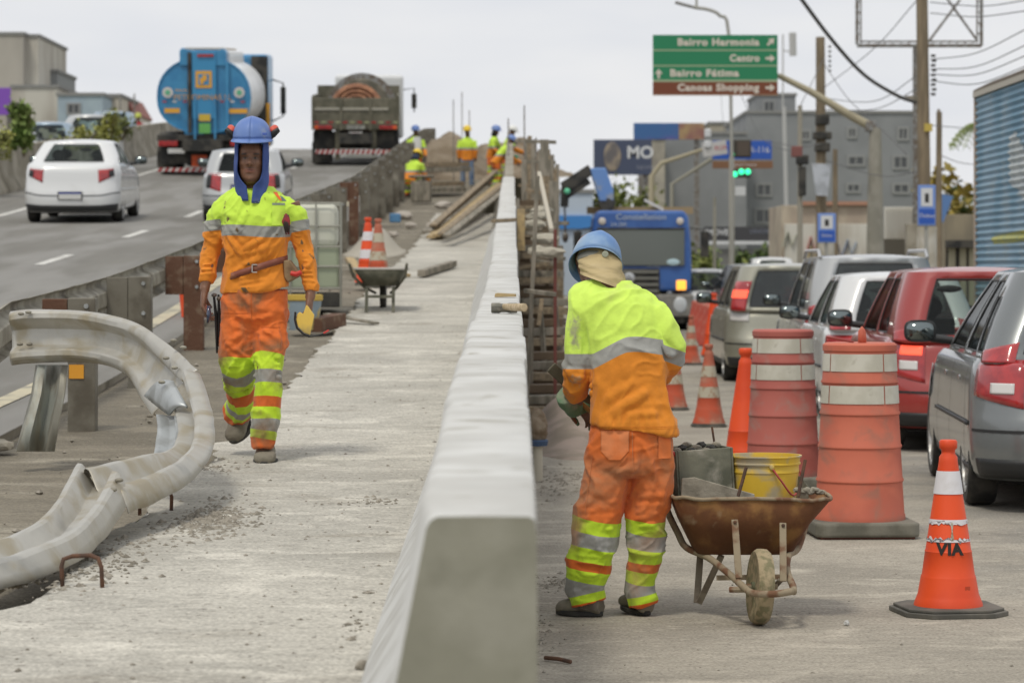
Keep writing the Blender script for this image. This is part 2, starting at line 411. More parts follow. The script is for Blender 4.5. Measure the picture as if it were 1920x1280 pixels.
# ---- new barrier wall, cast in lengths ----
def topz(d): return CZ+float(np.interp(d, [3, 5, 7.9, 10.2, 15.2, 21, 28, 32, 38, 45, 200], [-.44, -.42, -.30, -.235, -.17, .0, .36, .60, .95, 1.31, G(200)-CZ+.85])) if d < 45 else G(d)+.85
def barrier_len(a, b, i, end=False):
    n = max(3, int((b-a)/.14)); rings = []
    jx = rnd.uniform(-.007, .007)
    for k in range(n+1):
        y = lerp(a, b, k/n); t = topz(y)+noise.noise(Vector((3, y*2.3, 1)))*.0035+noise.noise(Vector((3, y*9, 1)))*.001
        base = Wk(y); e = noise.noise(Vector((7, y*3, 2)))*.004+jx
        xl = -.155+e*1.3
        h = t-base
        if k in (0, n): t -= .018; xl += .018
        xl += .005*noise.noise(Vector((2, y*.9, 5)))
        rings.append([(-.43, y, base-.06), (-.40, y, base+.075), (-.245, y, base+min(.33, h*.4)), (xl-.008, y, t-.02), (xl, y, t-.006), (xl+.012, y, t), (-.06, y, t+.001), (.033+e, y, t), (.043+e, y, t-.007), (.046+e, y, t-.03), (.05, y, -.02), (-.2, y, -.02)])
    mb = MB().loft(rings, cap=True)
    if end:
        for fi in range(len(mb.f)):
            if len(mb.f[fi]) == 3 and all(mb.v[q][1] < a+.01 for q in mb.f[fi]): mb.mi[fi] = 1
    o = mb.build('barrier_length', [M_conc, M_concshade], wall, smooth=38)
    return o
wall = empty('barrier_wall', (0, 0, 0), 0, 'long new pale concrete barrier wall between the work strip and the street', 'barrier wall')
cuts = [5, 7.1, 9.0, 10.15, 11.7, 13.1, 14.4, 16.2, 18.8, 21.5, 24.5, 27.5, 30.5, 34, 38, 42, 46, 50]
for i in range(len(cuts)-1): barrier_len(cuts[i]+(.004 if i else 0), cuts[i+1]-.004, i, i == 0)
# bare cast core further up, still in its boards
M_wood = mat('form_timber', (.30, .235, .155), .9, col2=(.19, .15, .10), ns=3, stretch=(6, .8, 6), bump=.4, bs=20, var=.12)
M_woody = mat('fresh_timber', (.46, .34, .17), .85, col2=(.33, .25, .14), ns=3, stretch=(5, .8, 5), bump=.3, bs=20, var=.1)
M_woodg = mat('grey_timber', (.29, .26, .21), .92, col2=(.17, .155, .12), ns=2.4, stretch=(6, 1, 1.2), bump=.5, bs=22, var=.12)
M_steel = mat('dull_steel', (.28, .28, .27), .55, .6, col2=(.16, .13, .10), ns=8)
M_rebar = mat('rusty_rebar', (.15, .075, .045), .85, .2, col2=(.09, .055, .04), ns=20, bump=.6, bs=150, bumpd=.003)
M_dark = mat('dark_rubber', (.022, .022, .021), .75, col2=(.05, .047, .04), ns=6)
M_black = mat('black_plastic', (.012, .012, .012), .5)

core = MB()
rg_ = []
for k in range(41):
    y = lerp(50.05, 92, k/40); t = G(y)+.75; rg_.append([(-.42, y, Wk(y)-.1), (-.22, y, Wk(y)+.5), (-.14, y, t), (.03, y, t), (.05, y, 0)])
tag(core.loft(rg_).build('barrier_core', M_oldconc, smooth=30), 'rough unfinished core of the barrier behind the pale length, still among form boards', 'barrier core')

# ---- left median barrier ----
med = empty('median_barrier', (0, 0, 0), 0, 'weathered brown-grey concrete median barrier on the far side of the ramp lanes', 'median barrier')
y = 34.0
while y < 150:
    b = y+5.95
    rings = []
    for k in range(7):
        q = lerp(y, b, k/6); z = G(q); h = 1.0
        rings.append([(-11.62, q, z-.1), (-11.30, q, z-.1), (-11.30, q, z+.10), (-11.44, q, z+.36), (-11.50, q, z+h-.02), (-11.52, q, z+h), (-11.64, q, z+h), (-11.66, q, z+h-.02), (-11.72, q, z+.36), (-11.85, q, z+.1), (-11.85, q, z-.1)])
    MB().loft(rings).build('barrier_section', M_oldconc, med, smooth=30)
    y += 6.0

# ---- guard rail along the ramp (seen from behind) ----
_ph = [(.156, .030), (.150, .042), (.136, .074), (.124, .083), (.098, .084), (.086, .074), (.060, .014), (.048, .002)]
PROF = [(-a, b) for a, b in _ph]+[(0, 0)]+_ph[::-1]
PROF2 = [(-a, b) for a, b in _ph]+[(0, 0), (.048, .002), (.060, .014), (.086, .074), (.098, .084), (.124, .083), (.138, .072), (.154, .03), (.164, -.012)]
M_galv = mat('dusty_galvanised_steel', (.47, .455, .41), .48, .5, col2=(.33, .325, .30), ns=3.5, thr=(.5, .75), stretch=(1, 1, 1), dirt=(.36, .315, .225), dirt_s=5, dirt_t=(.44, .68), bump=.25, bs=40, bumpd=.004, var=.06)
M_galvb = mat('bright_galvanised_steel', (.45, .47, .47), .5, .6, col2=(.33, .34, .33), ns=8, bump=.15, bs=40, bumpd=.003)
M_galvd = mat('weathered_rail_steel', (.33, .31, .25), .7, .2, col2=(.23, .21, .165), ns=5, dirt=(.12, .10, .075), dirt_s=3, bump=.2, bs=30)
M_rust = mat('rust_brown_steel', (.12, .058, .034), .85, .1, col2=(.20, .135, .09), ns=9, nd_=7, thr=(.5, .7), bump=.4, bs=40, dirt=(.25, .22, .17), dirt_s=4, dirt_t=(.6, .8))
M_post = mat('post_steel', (.19, .175, .14), .75, .25, col2=(.12, .105, .08), ns=4, bump=.2, bs=30, dirt=(.30, .28, .23), dirt_s=3, dirt_t=(.55, .75))
M_yref = mat('yellow_reflector', (.75, .34, .03), .5)
rail = empty('guard_rail', (0, 0, 0), 0, 'standing guard rail along the ramp edge, seen from behind with posts and blocks', 'guard rail')
y = 15.5; k = 0
while y < 100:
    def fn(u, v, y0=y):
        q = y0+4.12*u; i = v*(len(PROF)-1); t, dp = PROF[int(round(i))]
        wob = noise.noise(Vector((q*.8, 3, 0)))*.035
        lowend = -.14*max(0, 1-(q-15.5)/1.6)
        return (-2.99-dp+wob*.6, q, G(q)+.60+t+wob*.5+lowend+(.004 if u == 0 else 0))
    MB().grid(fn, 10, 16).build('rail_beam', M_galvd, rail, smooth=40, solid=.004)
    y += 4.0
y = 17.5; k = 0
while y < 100:
    zb = Wk(y); zt = G(y)+.765
    rusty = k in (2, 3, 9)
    m = M_rust if rusty else M_post
    px = -2.64 if k == 0 else -2.75
    o = MB().box((px, y, (zb-.2+zt)/2), (.17, .12, zt-zb+.2)).build('post', m, rail, bev=.006)
    bl = MB().box((px-.165, y, zt-.17), (.155, .11, .33)).build('spacer_block', M_rust if rusty or k == 0 else M_post, rail, bev=.005)
    for dz in (.05, .27):
        MB().lathe([(.017, 0), (.014, .012)], (px+.03, y-.061, zt-dz), 8, Matrix.Rotation(R(90), 3, 'X')).build('bolt', M_galvb, o)
    if k in (0, 6):
        MB().box((px-.03, y-.064, zt-.45 if k == 0 else zt-.5), (.09, .006, .085)).build('reflector', M_yref, rail)
    y += 3.55; k += 1

# ---- crumpled end of the guard rail ----
crump = empty('crumpled_guard_rail', (0, 0, 0), 0, 'crumpled torn-off guard rail curling down onto the work strip', 'damaged guard rail')
#   (outer-edge px,py,d) (inner-edge px,py,d) crest amplitude
def sweep(stations, nsub, flip=1, thick=.0035, dent=.007, name='rail_beam', m=None, prof=PROF, seed=0):
    T = catmull([P(*s[0]) for s in stations], nsub); B = catmull([P(*s[1]) for s in stations], nsub)
    A = catmull([np.array([s[2], s[2], s[2]]) for s in stations], nsub)
    N = catmull([np.array(s[3], float) for s in stations], nsub) if len(stations[0]) > 3 else None
    n = len(T); vs = []
    for i in range(n):
        t = T[min(i+1, n-1)]-T[max(i-1, 0)]+B[min(i+1, n-1)]-B[max(i-1, 0)]
        acr = T[i]-B[i]
        nn = N[i] if N is not None else np.cross(t, acr)
        nn = nn-acr*(nn @ acr)/(acr @ acr); nn /= np.linalg.norm(nn); nn *= flip
        for tt, dp in prof:
            q = B[i]+acr*((tt+.156)/.312)+nn*dp*A[i][0]
            dn = noise.noise(Vector(q*5)+Vector((seed, 0, 0)))*dent+noise.noise(Vector(q*14))*dent*.4
            vs.append(q+nn*dn)
    w_ = len(prof); mb = MB(); mb.add(vs, [(i*w_+j, (i+1)*w_+j, (i+1)*w_+j+1, i*w_+j+1) for i in range(n-1) for j in range(w_-1)])
    return mb.build(name, m or M_galv, crump, smooth=28, solid=thick)
sweep([((22, 586, 15.35), (24, 686, 15.3), 1.0, (0, -1, .1)), ((60, 582, 15.3), (60, 682, 15.25), 1.0, (0, -1, .12)), ((140, 584, 15.2), (140, 680, 15.15), 1.0, (0, -1, .15)),
       ((205, 590, 15.0), (200, 684, 15.0), 1.0, (.05, -1, .2)), ((262, 608, 14.75), (240, 704, 14.75), .95, (.1, -1, .3)), ((315, 640, 14.4), (268, 742, 14.5), .9, (.2, -1, .4)), ((352, 668, 14.15), (288, 770, 14.35), .8, (.3, -1, .5)), ((378, 692, 13.9), (302, 778, 14.2), .75, (.4, -1, .6))], 7)
sweep([((370, 700, 13.85), (318, 738, 14.2), .75, (.1, -1, .5)), ((386, 742, 13.55), (338, 764, 13.85), .72, (-.3, -1, .3)), ((396, 785, 13.2), (350, 790, 13.45), .72, (-.6, -.8, .2)), ((397, 822, 12.9), (352, 826, 13.15), .75, (-.6, -.75, .3)),
       ((386, 860, 12.5), (334, 860, 12.85), .8, (-.4, -.7, .6)), ((352, 900, 12.1), (294, 876, 12.5), .85, (-.15, -.65, .85)), ((300, 930, 11.7), (232, 888, 12.15), .9, (0, -.6, 1)), ((238, 956, 11.3), (158, 908, 11.78), .95, (.05, -.6, 1))], 7, seed=3, prof=PROF2)
sweep([((240, 926, 11.42), (146, 900, 11.95), 1.0, (.0, -.6, 1)), ((226, 952, 11.22), (134, 922, 11.75), 1.0, (.0, -.55, 1)), ((198, 996, 10.85), (112, 962, 11.4), 1.0, (.05, -.5, 1)), ((158, 1036, 10.45), (82, 1000, 11.0), .95, (.05, -.5, 1)), ((100, 1064, 10.1), (36, 1032, 10.75), .9, (0, -.6, 1)),
       ((40, 1086, 9.85), (-30, 1052, 10.45), .9, (0, -.6, 1)), ((-40, 1108, 9.6), (-110, 1072, 10.2), .9, (0, -.6, 1))], 7, seed=8, prof=PROF2)
# torn flap folded down from the joint, bluish bracket, bolts
sweep([((352, 782, 13.55), (300, 778, 13.7), .5, (0, -1, .1)), ((352, 812, 13.4), (304, 806, 13.5), .55, (0, -1, .1)), ((348, 848, 13.1), (302, 846, 13.3), .55, (0, -1, .2)), ((330, 882, 12.8), (296, 872, 13.0), .5, (0, -1, .3))], 5, name='torn_flap', m=M_galvb)
def bez(pts): return [P(*p) for p in pts]
bk = MB()
def brfn(u, v):
    a = P(272, 742, 14.0).lerp(P(326, 716, 13.75), v); b = P(318, 778, 13.6).lerp(P(352, 764, 13.5), v)
    q = a.lerp(b, u); q += Vector((0, -.05, .035))*math.sin(math.pi*v)*(1-.3*u)+Vector((0, -.02, 0))*math.sin(3*u)
    return q
bk.grid(brfn, 8, 8); bk.build('bracket', M_galvb, crump, smooth=60, solid=.012)
for px, py, d in ((40, 591, 15.2), (54, 588, 15.2), (38, 648, 15.22), (56, 648, 15.22), (326, 641, 14.23), (344, 654, 14.1), (312, 674, 14.2), (328, 692, 14.1), (304, 719, 13.72), (224, 903, 11.35), (212, 921, 11.25), (133, 929, 11.55), (121, 957, 11.4)):
    MB().ell(P(px, py, d)+Vector((0, -.012, .008)), (.018, .014, .009), 10, 6).build('bolt_head', M_galvd, crump, smooth=180)
# bent sigma leg carrying the left end
lt = []
for py, cx, hw in ((684, 98, 30), (740, 90, 31), (790, 78, 33), (846, 66, 36)):
    y0 = lerp(15.25, 15.1, (py-684)/160)
    row = []
    for px, dy in ((-1, .0), (-.86, -.055), (-.45, -.06), (-.3, -.02), (.1, .015), (.4, -.01), (.62, -.075), (.95, -.07), (1, .02)):
        tw = (py-684)/160
        row.append(P(cx+hw*px, py, y0+dy*(1+.4*tw)+.04*px*tw))
    lt.append(row)
MB().loft(lt, cap=False, closed=False).build('leg', mat('scuffed_leg_steel', (.34, .355, .32), .6, .4, col2=(.25, .24, .2), ns=7, stretch=(2, 2, .5), dirt=(.40, .37, .29), dirt_s=4), crump, smooth=50, solid=.006)
# rebar hoops under it
def hoop(name, pts, r, label):
    mb = MB().tube(pts, r, 8); tag(mb.build(name, M_rebar, smooth=180), label, 'rebar')
c0 = P(118, 1092, 9.86); c1 = P(190, 1090, 9.84)
zb = Wk(9.85)-.03
hoop('rebar_hoop', [(c0.x, 9.86, zb), (c0.x-.005, 9.86, zb+.10), (c0.x+.0, 9.87, zb+.125), (c0.x+.03, 9.88, zb+.135), (c1.x-.04, 9.86, zb+.140), (c1.x-.012, 9.85, zb+.13), (c1.x, 9.84, zb+.10), (c1.x+.005, 9.84, zb)], .008, 'rusty rebar hoop standing out of the slab below the low end of the crumpled rail')
c0 = P(262, 958, 12.6); c1 = P(321, 958, 12.5); zb = Wk(12.5)-.03
hoop('rebar_hoop', [(c0.x, 12.6, zb), (c0.x, 12.6, zb+.10), (c0.x+.03, 12.6, zb+.135), (c1.x-.03, 12.5, zb+.14), (c1.x-.008, 12.5, zb+.12), (c1.x+.002, 12.5, zb+.09), (c1.x, 12.5, zb)], .008, 'rusty rebar hoop under the middle of the crumpled rail, near the walking worker')
bar = MB(); a = P(1022, 1238, 11.2); a.z = .012; b = P(1070, 1244, 11.1); b.z = .010
bar.tube([a, a.lerp(b, .5)+Vector((0, 0, .004)), b], .0085, 8)
tag(bar.build('rebar_offcut', M_rebar, smooth=180), 'short rebar offcut lying on the apron near the wall end', 'rebar')

# loose stones and crumbs: stuff
def stones(name, n, xr, dr, hf, sz, m, seed, clusters=()):
    r_ = random.Random(seed); vs = []; fs = []
    base = [(1, 0, 0), (-1, 0, 0), (0, 1, 0), (0, -1, 0), (0, 0, 1), (0, 0, -1)]
    tri = [(0, 2, 4), (2, 1, 4), (1, 3, 4), (3, 0, 4), (2, 0, 5), (1, 2, 5), (3, 1, 5), (0, 3, 5)]
    import itertools
    pts = []
    for i in range(n): pts.append((r_.uniform(*xr), dr[0]+(dr[1]-dr[0])*r_.random()**1.4, sz[0]+(sz[1]-sz[0])*r_.random()**5))
    for cx, cd, rx, rd, k, s in clusters:
        for i in range(k): pts.append((r_.gauss(cx, rx), r_.gauss(cd, rd), s*(.25+.9*r_.random()**3)))
    mb = MB()
    for x, y, s in pts:
        k = len(vs); z = hf(y)
        for q in base:
            vs.append((x+q[0]*s*r_.uniform(.6, 1.3), y+q[1]*s*r_.uniform(.6, 1.3), z+q[2]*s*r_.uniform(.35, .8)))
        # an extra rough midpoint subdivision for larger ones comes from the bevelled look of flat shading
        fs += [tuple(a+k for a in t) for t in tri]
    mb.add(vs, fs); o = mb.build(name, m); tag(o, kind='stuff'); return o
M_peb = mat('rubble_grey', (.33, .30, .25), .95, col2=(.20, .18, .145), ns=30, bump=.5, bs=60)
stones('gravel', 800, (-1.55, -.42), (7.6, 30), lambda y: Wk(y)+.001, (.002, .012), M_peb, 3,
       clusters=((-1.25, 12.0, .10, .35, 420, .020), (-1.32, 12.3, .05, .5, 200, .022), (-1.52, 10.6, .10, .5, 260, .018), (-.62, 12.9, .10, .12, 60, .014), (-.48, 9.0, .03, .2, 26, .02), (-1.85, 10.0, .15, .15, 150, .03), (-1.65, 14.6, .16, .25, 180, .016)))
stones('rubble', 700, (-2.9, -1.6), (8, 60), lambda y: Wk(y)-.045, (.004, .03), M_peb, 5)
stones('gravel', 700, (.08, 4.2), (10.4, 40), lambda y: .002, (.002, .012), M_peb, 9,
       clusters=((.22, 13.9, .09, .16, 150, .018), (.12, 12.0, .04, .4, 70, .015), (.3, 20.5, .2, .8, 200, .03)))
def rock(name, c, s, m, label, cat='stone', seed=0, sub=2):
    import bmesh
    me = bpy.data.meshes.new(name); bm = bmesh.new(); bmesh.ops.create_icosphere(bm, subdivisions=sub, radius=1)
    for v in bm.verts:
        k = 1+.35*noise.noise(v.co*1.3+Vector((seed, 0, 0)))+.15*noise.noise(v.co*4+Vector((seed, 0, 0)))
        v.co = Vector((v.co.x*s[0]*k, v.co.y*s[1]*k, v.co.z*s[2]*k))
    bm.to_mesh(me); bm.free(); me.materials.append(m); o = bpy.data.objects.new(name, me); COL.objects.link(o); o.location = c
    return tag(o, label, cat)
rock('mortar_lump', Vector((P(680, 1258, 8.15).x, 8.15, Wk(8.15)+.012)), (.022, .022, .018), M_peb, 'grey mortar lump at the foot of the barrier in the lower middle', 'mortar lump', 2)
rock('pebble', Vector((P(1587, 1172, 12.3).x, 12.3, .012)), (.012, .012, .012), mat('pale_stone', (.5, .5, .48), .9), 'single pale pebble on the apron between wheelbarrow and front cone', 'pebble', 5)
rock('asphalt_chunk', Vector((-2.88, 16.0, Wk(16)+.0)), (.08, .1, .04), M_oldconc, 'low chunk of broken asphalt at the left picture edge below the standing rail', 'chunk', 9)

# earth heap and spoil
def heap(name, cx, cy, rx, ry, h, hf, m, label, seed=0, cat='earth heap'):
    def fn(u, v):
        a = 2*math.pi*u; r = v
        x = cx+rx*r*math.cos(a); y = cy+ry*r*math.sin(a)
        z = hf(y)+h*(math.cos(min(1, r)*math.pi)*.5+.5)*(1+.5*noise.noise(Vector((x*.9+seed, y*.9, 1)))) + (.05*h*noise.noise(Vector((x*5, y*5, seed))) if r < .98 else -.1)
        return (x, y, z)
    o = MB().grid(fn, 48, 16).build(name, m, smooth=180); return tag(o, label, cat)
M_earth = mat('brown_earth', (.17, .13, .085), .95, col2=(.24, .195, .14), ns=1.5, nd_=8, bump=.8, bs=8, bumpd=.05)
heap('earth_heap', -2.1, 93, 2.1, 4, 1.35, lambda y: Wk(y), M_earth, 'brown earth heap at the top of the ramp behind the distant crew')
heap('earth_heap', -.2, 98, 2.4, 3, 1.15, lambda y: Wk(y), M_earth, 'low earth bank at the ramp crest beside the scaffold poles', 4)
heap('earth_verge', -7.0, 128, 7, 12, 1.15, lambda y: G(y)-.35, M_earth, 'low brown earth rise where the ramp meets the sky behind the tank truck', 7, 'earth rise')
heap('sand_heap', -2.25, 46.5, .55, 2.2, .42, lambda y: Wk(y)-.05, mat('pale_sand', (.40, .37, .31), .95, bump=.5, bs=12), 'pale sand heap beside the guard rail posts behind the small cones', 8, 'sand heap')
heap('spoil_heap', .55, 26, .6, 3.4, .34, lambda y: 0, mat('pinkish_spoil', (.30, .24, .20), .95, col2=(.22, .18, .14), ns=3, bump=.7, bs=10), 'reddish-grey spoil heap right of the barrier under the timber props', 11, 'spoil heap')
# ================= PEOPLE =================
LIME = (.56, .80, .085); ORNG = (.72, .245, .03); GREYB = (.31, .31, .285); PANT = (.72, .165, .035)
def cloth(name, ramp, dirt, ds=3, dt=(.55, .75), rough=.85, wr=.35, scale=9):
    m = mat(name, (1, 1, 1), rough, ramp=ramp, dirt=dirt, dirt_s=ds, dirt_t=dt, ns=scale, bump=wr, bs=14, bumpd=.02, var=.10, spec=.15)
    m.node_tree.nodes['Principled BSDF'].inputs['Sheen Weight'].default_value = .15
    return m
M_shirtF = cloth('shirt_lime_orange', [(0, ORNG), (.5-.031, GREYB), (.5+.031, LIME)], (.15, .10, .05), 17, (.64, .73))
M_shirtB = cloth('shirt_lime_orange_clean', [(0, (.70, .245, .03)), (.5-.033, (.33, .33, .31)), (.5+.033, (.60, .82, .13))], (.42, .36, .20), 2.4, (.60, .80))
def pband(tops, hgt=1.0):   # constant ramp over leg parameter (height above sole / 1 m)
    return tops
LIMP = (.52, .74, .04)
M_pantF = cloth('trousers_front', [(0, (.70, .13, .02)), (.105, LIMP), (.155, GREYB), (.225, LIMP), (.300, (.60, .13, .03)), (.365, LIMP), (.430, GREYB), (.490, LIMP), (.550, PANT)], (.22, .13, .07), 5.5, (.46, .74), scale=12)
M_pantB = cloth('trousers_back', [(0, (.70, .13, .02)), (.052, LIMP), (.092, (.34, .34, .32)), (.150, LIMP), (.205, (.62, .14, .03)), (.245, LIMP), (.308, (.36, .36, .34)), (.372, LIMP), (.437, (.72, .175, .04))], (.40, .22, .12), 3.5, (.44, .72), scale=12)
M_boot = mat('muddy_leather', (.15, .13, .10), .85, col2=(.21, .19, .145), ns=9, nd_=7, bump=.5, bs=30, dirt=(.22, .20, .16), dirt_s=7, dirt_t=(.58, .8))
M_helmB = mat('blue_hard_hat', (.11, .19, .46), .45, col2=(.16, .25, .52), ns=4, bump=.05, dirt=(.32, .36, .45), dirt_s=8, dirt_t=(.54, .80), spec=.4)
M_helmB2 = mat('scuffed_blue_hard_hat', (.12, .235, .47), .5, col2=(.24, .36, .52), ns=5, bump=.1, dirt=(.45, .43, .38), dirt_s=6, dirt_t=(.56, .75), spec=.4)
M_helmY = mat('yellow_hard_hat', (.78, .55, .03), .45); M_helmW = mat('white_hard_hat', (.75, .75, .72), .45)
M_hood = mat('blue_hood_cloth', (.038, .070, .23), .9, col2=(.06, .10, .30), ns=6, bump=.4, bs=14, dirt=(.22, .21, .32), dirt_s=4, dirt_t=(.6, .8), bumpd=.02)
M_khaki = mat('khaki_hood_cloth', (.48, .38, .20), .9, col2=(.36, .28, .15), ns=5, bump=.6, bs=9, stretch=(1, 1, 2.5), dirt=(.60, .50, .32), dirt_s=4, dirt_t=(.5, .8), bumpd=.02)
M_skin = None
def skinmat():
    m = bpy.data.materials.new('skin'); m.use_nodes = True; n = m.node_tree.nodes; l = m.node_tree.links; b = n['Principled BSDF']
    at = n.new('ShaderNodeAttribute'); at.attribute_name = 'tone'; nz = n.new('ShaderNodeTexNoise'); nz.inputs['Scale'].default_value = 22; nz.inputs['Detail'].default_value = 5
    tc = n.new('ShaderNodeTexCoord'); l.new(tc.outputs['Object'], nz.inputs[0])
    mr = n.new('ShaderNodeMapRange'); l.new(nz.outputs[0], mr.inputs[0]); mr.inputs[1].default_value = .3; mr.inputs[2].default_value = .7; mr.inputs[3].default_value = .85; mr.inputs[4].default_value = 1.15
    h = n.new('ShaderNodeHueSaturation'); l.new(at.outputs['Color'], h.inputs['Color']); l.new(mr.outputs[0], h.inputs['Value']); l.new(h.outputs[0], b.inputs['Base Color'])
    b.inputs['Roughness'].default_value = .5; b.inputs['Subsurface Weight'].default_value = .05; b.inputs['Subsurface Radius'].default_value = (.01, .004, .002)
    bp = n.new('ShaderNodeBump'); bp.inputs['Strength'].default_value = .25; bp.inputs['Distance'].default_value = .003; l.new(nz.outputs[0], bp.inputs['Height']); l.new(bp.outputs[0], b.inputs['Normal'])
    return m
M_skin = skinmat()

def hand(mb, wrist, fwd, palmn, curl=.6, spread=.10, side=1, sc_=1.0, thumb_curl=.5, finger_curl=None):
    """wrist point, fwd = direction of fingers, palmn = direction palm faces; side = +1 if thumb lies toward fwd x palmn"""
    f = Vector(fwd).normalized(); p = Vector(palmn); p = (p-f*p.dot(f)).normalized(); s = f.cross(p)*side
    w_ = Vector(wrist); k = sc_
    # palm
    rings = []
    for t, hw, hd in ((-.02, .026, .021), (.01, .030, .020), (.035, .038, .019), (.065, .043, .017), (.088, .042, .014), (.098, .036, .010)):
        c = w_+f*t*k; rings.append([c+s*math.cos(2*math.pi*a/14)*hw*k+p*math.sin(2*math.pi*a/14)*hd*k for a in range(14)])
    mb.loft(rings)
    L_ = [(.030, .045, .026, .022), (.010, .050, .031, .024), (-.011, .046, .029, .023), (-.031, .037, .022, .020)]
    for i, (off, l1, l2, l3) in enumerate(L_):
        c = w_+f*.088*k+s*off*k; d = (f+s*(off/.03)*spread).normalized(); pts = [w_+f*.05*k+s*off*.8*k, c]
        cu = finger_curl[i] if finger_curl else curl*(1+.12*i)
        a = 0
        for j, ln in enumerate((l1, l2, l3)):
            a += cu*(.75 if j == 0 else .9)
            dd = d*math.cos(a)+p*math.sin(a)
            c = c+dd*ln*k; pts.append(c)
        mb.tube(pts, [.010*k, .0102*k, .0092*k, .0085*k, .0062*k], 8)
    b = w_+f*.02*k+s*.024*k; d0 = (f*.55+s*.75+p*.35).normalized(); d1 = (f*.85+s*.25+p*.5*thumb_curl*2).normalized()
    pts = [b, b+d0*.038*k, b+d0*.038*k+d1*.032*k, b+d0*.038*k+d1*.032*k+(d1+p*.4-s*.2).normalized()*.026*k]
    mb.tube(pts, [.015*k, .0125*k, .0108*k, .007*k], 8)

def head(mb, M, nose=True):
    """head in face frame: x right, y = back, z up, origin at chin level under skull centre; M 4x4"""
    R_ = [(0.0, -.048, .024, .020), (.012, -.044, .036, .036), (.03, -.036, .051, .052), (.055, -.022, .061, .070), (.08, -.012, .067, .080), (.105, -.006, .070, .088), (.13, -.002, .0705, .093), (.155, .001, .073, .096), (.18, .003, .0725, .095), (.205, .006, .064, .084), (.225, .007, .048, .064), (.237, .007, .026, .036)]
    mb.loft([[M @ q for q in ring((0, cy, z), hw, hd, 20, 2.25)] for z, cy, hw, hd in R_])
    mb.tube([M @ Vector((0, .005, .07)), M @ Vector((0, .02, .01)), M @ Vector((0, .035, -.07))], [.058, .056, .062], 14)
    if nose:
        mb.tube([M @ Vector((0, -.088, .150)), M @ Vector((0, -.098, .128)), M @ Vector((0, -.110, .106)), M @ Vector((0, -.104, .098))], [.007, .009, .0135, .012], 8)
        for s in (-1, 1): mb.ell(M @ Vector((s*.0125, -.099, .101)), (.0095, .010, .008), 8, 6)
    for s in (-1, 1): mb.ell(M @ Vector((s*.073, .008, .125)), (.009, .018, .031), 8, 6)

def face_detail(me, M, skin=(.19, .092, .053), hands=None):
    c = coords(me); Mi = np.array(M.inverted()); q = c @ Mi[:3, :3].T+Mi[:3, 3]; nr = normals(me)
    x, y, z = q[:, 0], q[:, 1], q[:, 2]; front = (y < -.03) & (z > -.02) & (z < .26) & (abs(x) < .09)
    def g(cx, cz, sx, sz): return np.exp(-((x-cx)/sx)**2-((z-cz)/sz)**2)*front
    d = np.zeros(len(c))
    for s in (-1, 1):
        d -= .0110*g(s*.030, .137, .018, .010); d += .0035*g(s*.029, .134, .010, .006)      # socket, eyeball
        d += .0075*g(s*.028, .156, .022, .006)                                                # brow
        d += .004*g(s*.046, .108, .014, .013); d -= .004*g(s*.047, .080, .014, .018)
        d -= .003*g(s*.022, .092, .006, .012)
    d += .0040*g(0, .0745, .020, .0042)+.0055*g(0, .0635, .017, .0050)-.0035*g(0, .0695, .026, .0020)
    d -= .003*g(0, .086, .004, .006); d -= .003*g(0, .051, .018, .006); d += .005*g(0, .024, .016, .012)
    setco(me, c+nr*d[:, None])
    base = np.tile(np.array(skin), (len(c), 1))
    def blend(col, a): base[:] = base*(1-a[:, None])+np.array(col)*a[:, None]
    def st(v, a, b): t = np.clip((v-a)/(b-a), 0, 1); return t*t*(3-2*t)
    blend(tuple(k*1.25 for k in skin), np.clip(g(0, .19, .05, .02)*.6+g(.046, .112, .014, .012)*.5+g(-.046, .112, .014, .012)*.5+g(0, .115, .008, .02)*.5, 0, 1))
    blend((skin[0]*1.15, skin[1]*.75, skin[2]*.8), np.clip(g(0, .069, .024, .010)*1.2, 0, .8))
    blend((.018, .012, .009), np.clip(g(0, .0835, .030, .0042)*.8+g(0, .046, .02, .007)*.35+g(0, .02, .03, .01)*.35+g(.0085, .098, .004, .003)*.8+g(-.0085, .098, .004, .003)*.8, 0, 1))
    for s in (-1, 1):
        blend((.012, .009, .008), st(g(s*.031, .1565, .022, .0048), .35, .6)*.85)
        blend((.045, .024, .016), np.clip(g(s*.030, .137, .020, .009), 0, 1)*.85)  # shade under the brow painted into the socket skin tone
        blend((.25, .20, .17), st(g(s*.030, .1340, .0125, .0036), .45, .70)*.6)
        blend((.006, .004, .003), st(g(s*.030, .1345, .0058, .0058), .25, .50))
    blend((.012, .007, .006), st(g(0, .0695, .024, .0016), .3, .7)*.8)
    if hands is not None:
        pass
    setattr_c(me, 'tone', base)

def helmet(name, M, m, parent, rimc=None, peak=.045, depth=.135, hw=.118, hd=.142, ridge=True):
    """shell in helmet frame: z up, front = -y"""
    mb = MB(); nA, nZ = 40, 12
    def fn(u, v):
        a = 2*math.pi*u; ph = v*math.pi/2
        r = math.cos(ph)**.85 if v < 1 else 0
        z = depth*math.sin(ph)**.95
        x = hw*r*math.sin(a); y = hd*r*-math.cos(a)
        if ridge: z += .006*math.exp(-(x/.018)**2)*(1-v*.0)*(1 if z > .03 else 0); 
        return M @ Vector((x, y, z))
    def brim(u, v):
        a = 2*math.pi*u; fr = max(0, math.cos(a))**1.5
        k = 1+v*(.09+peak/hd*fr); return M @ Vector((hw*k*math.sin(a), -hd*k*math.cos(a), -v*(.012+.010*fr)))
    mb.grid(fn, nA, nZ); mb.grid(brim, nA, 3)
    o = mb.build(name, m, parent, smooth=60, solid=.004)
    return o

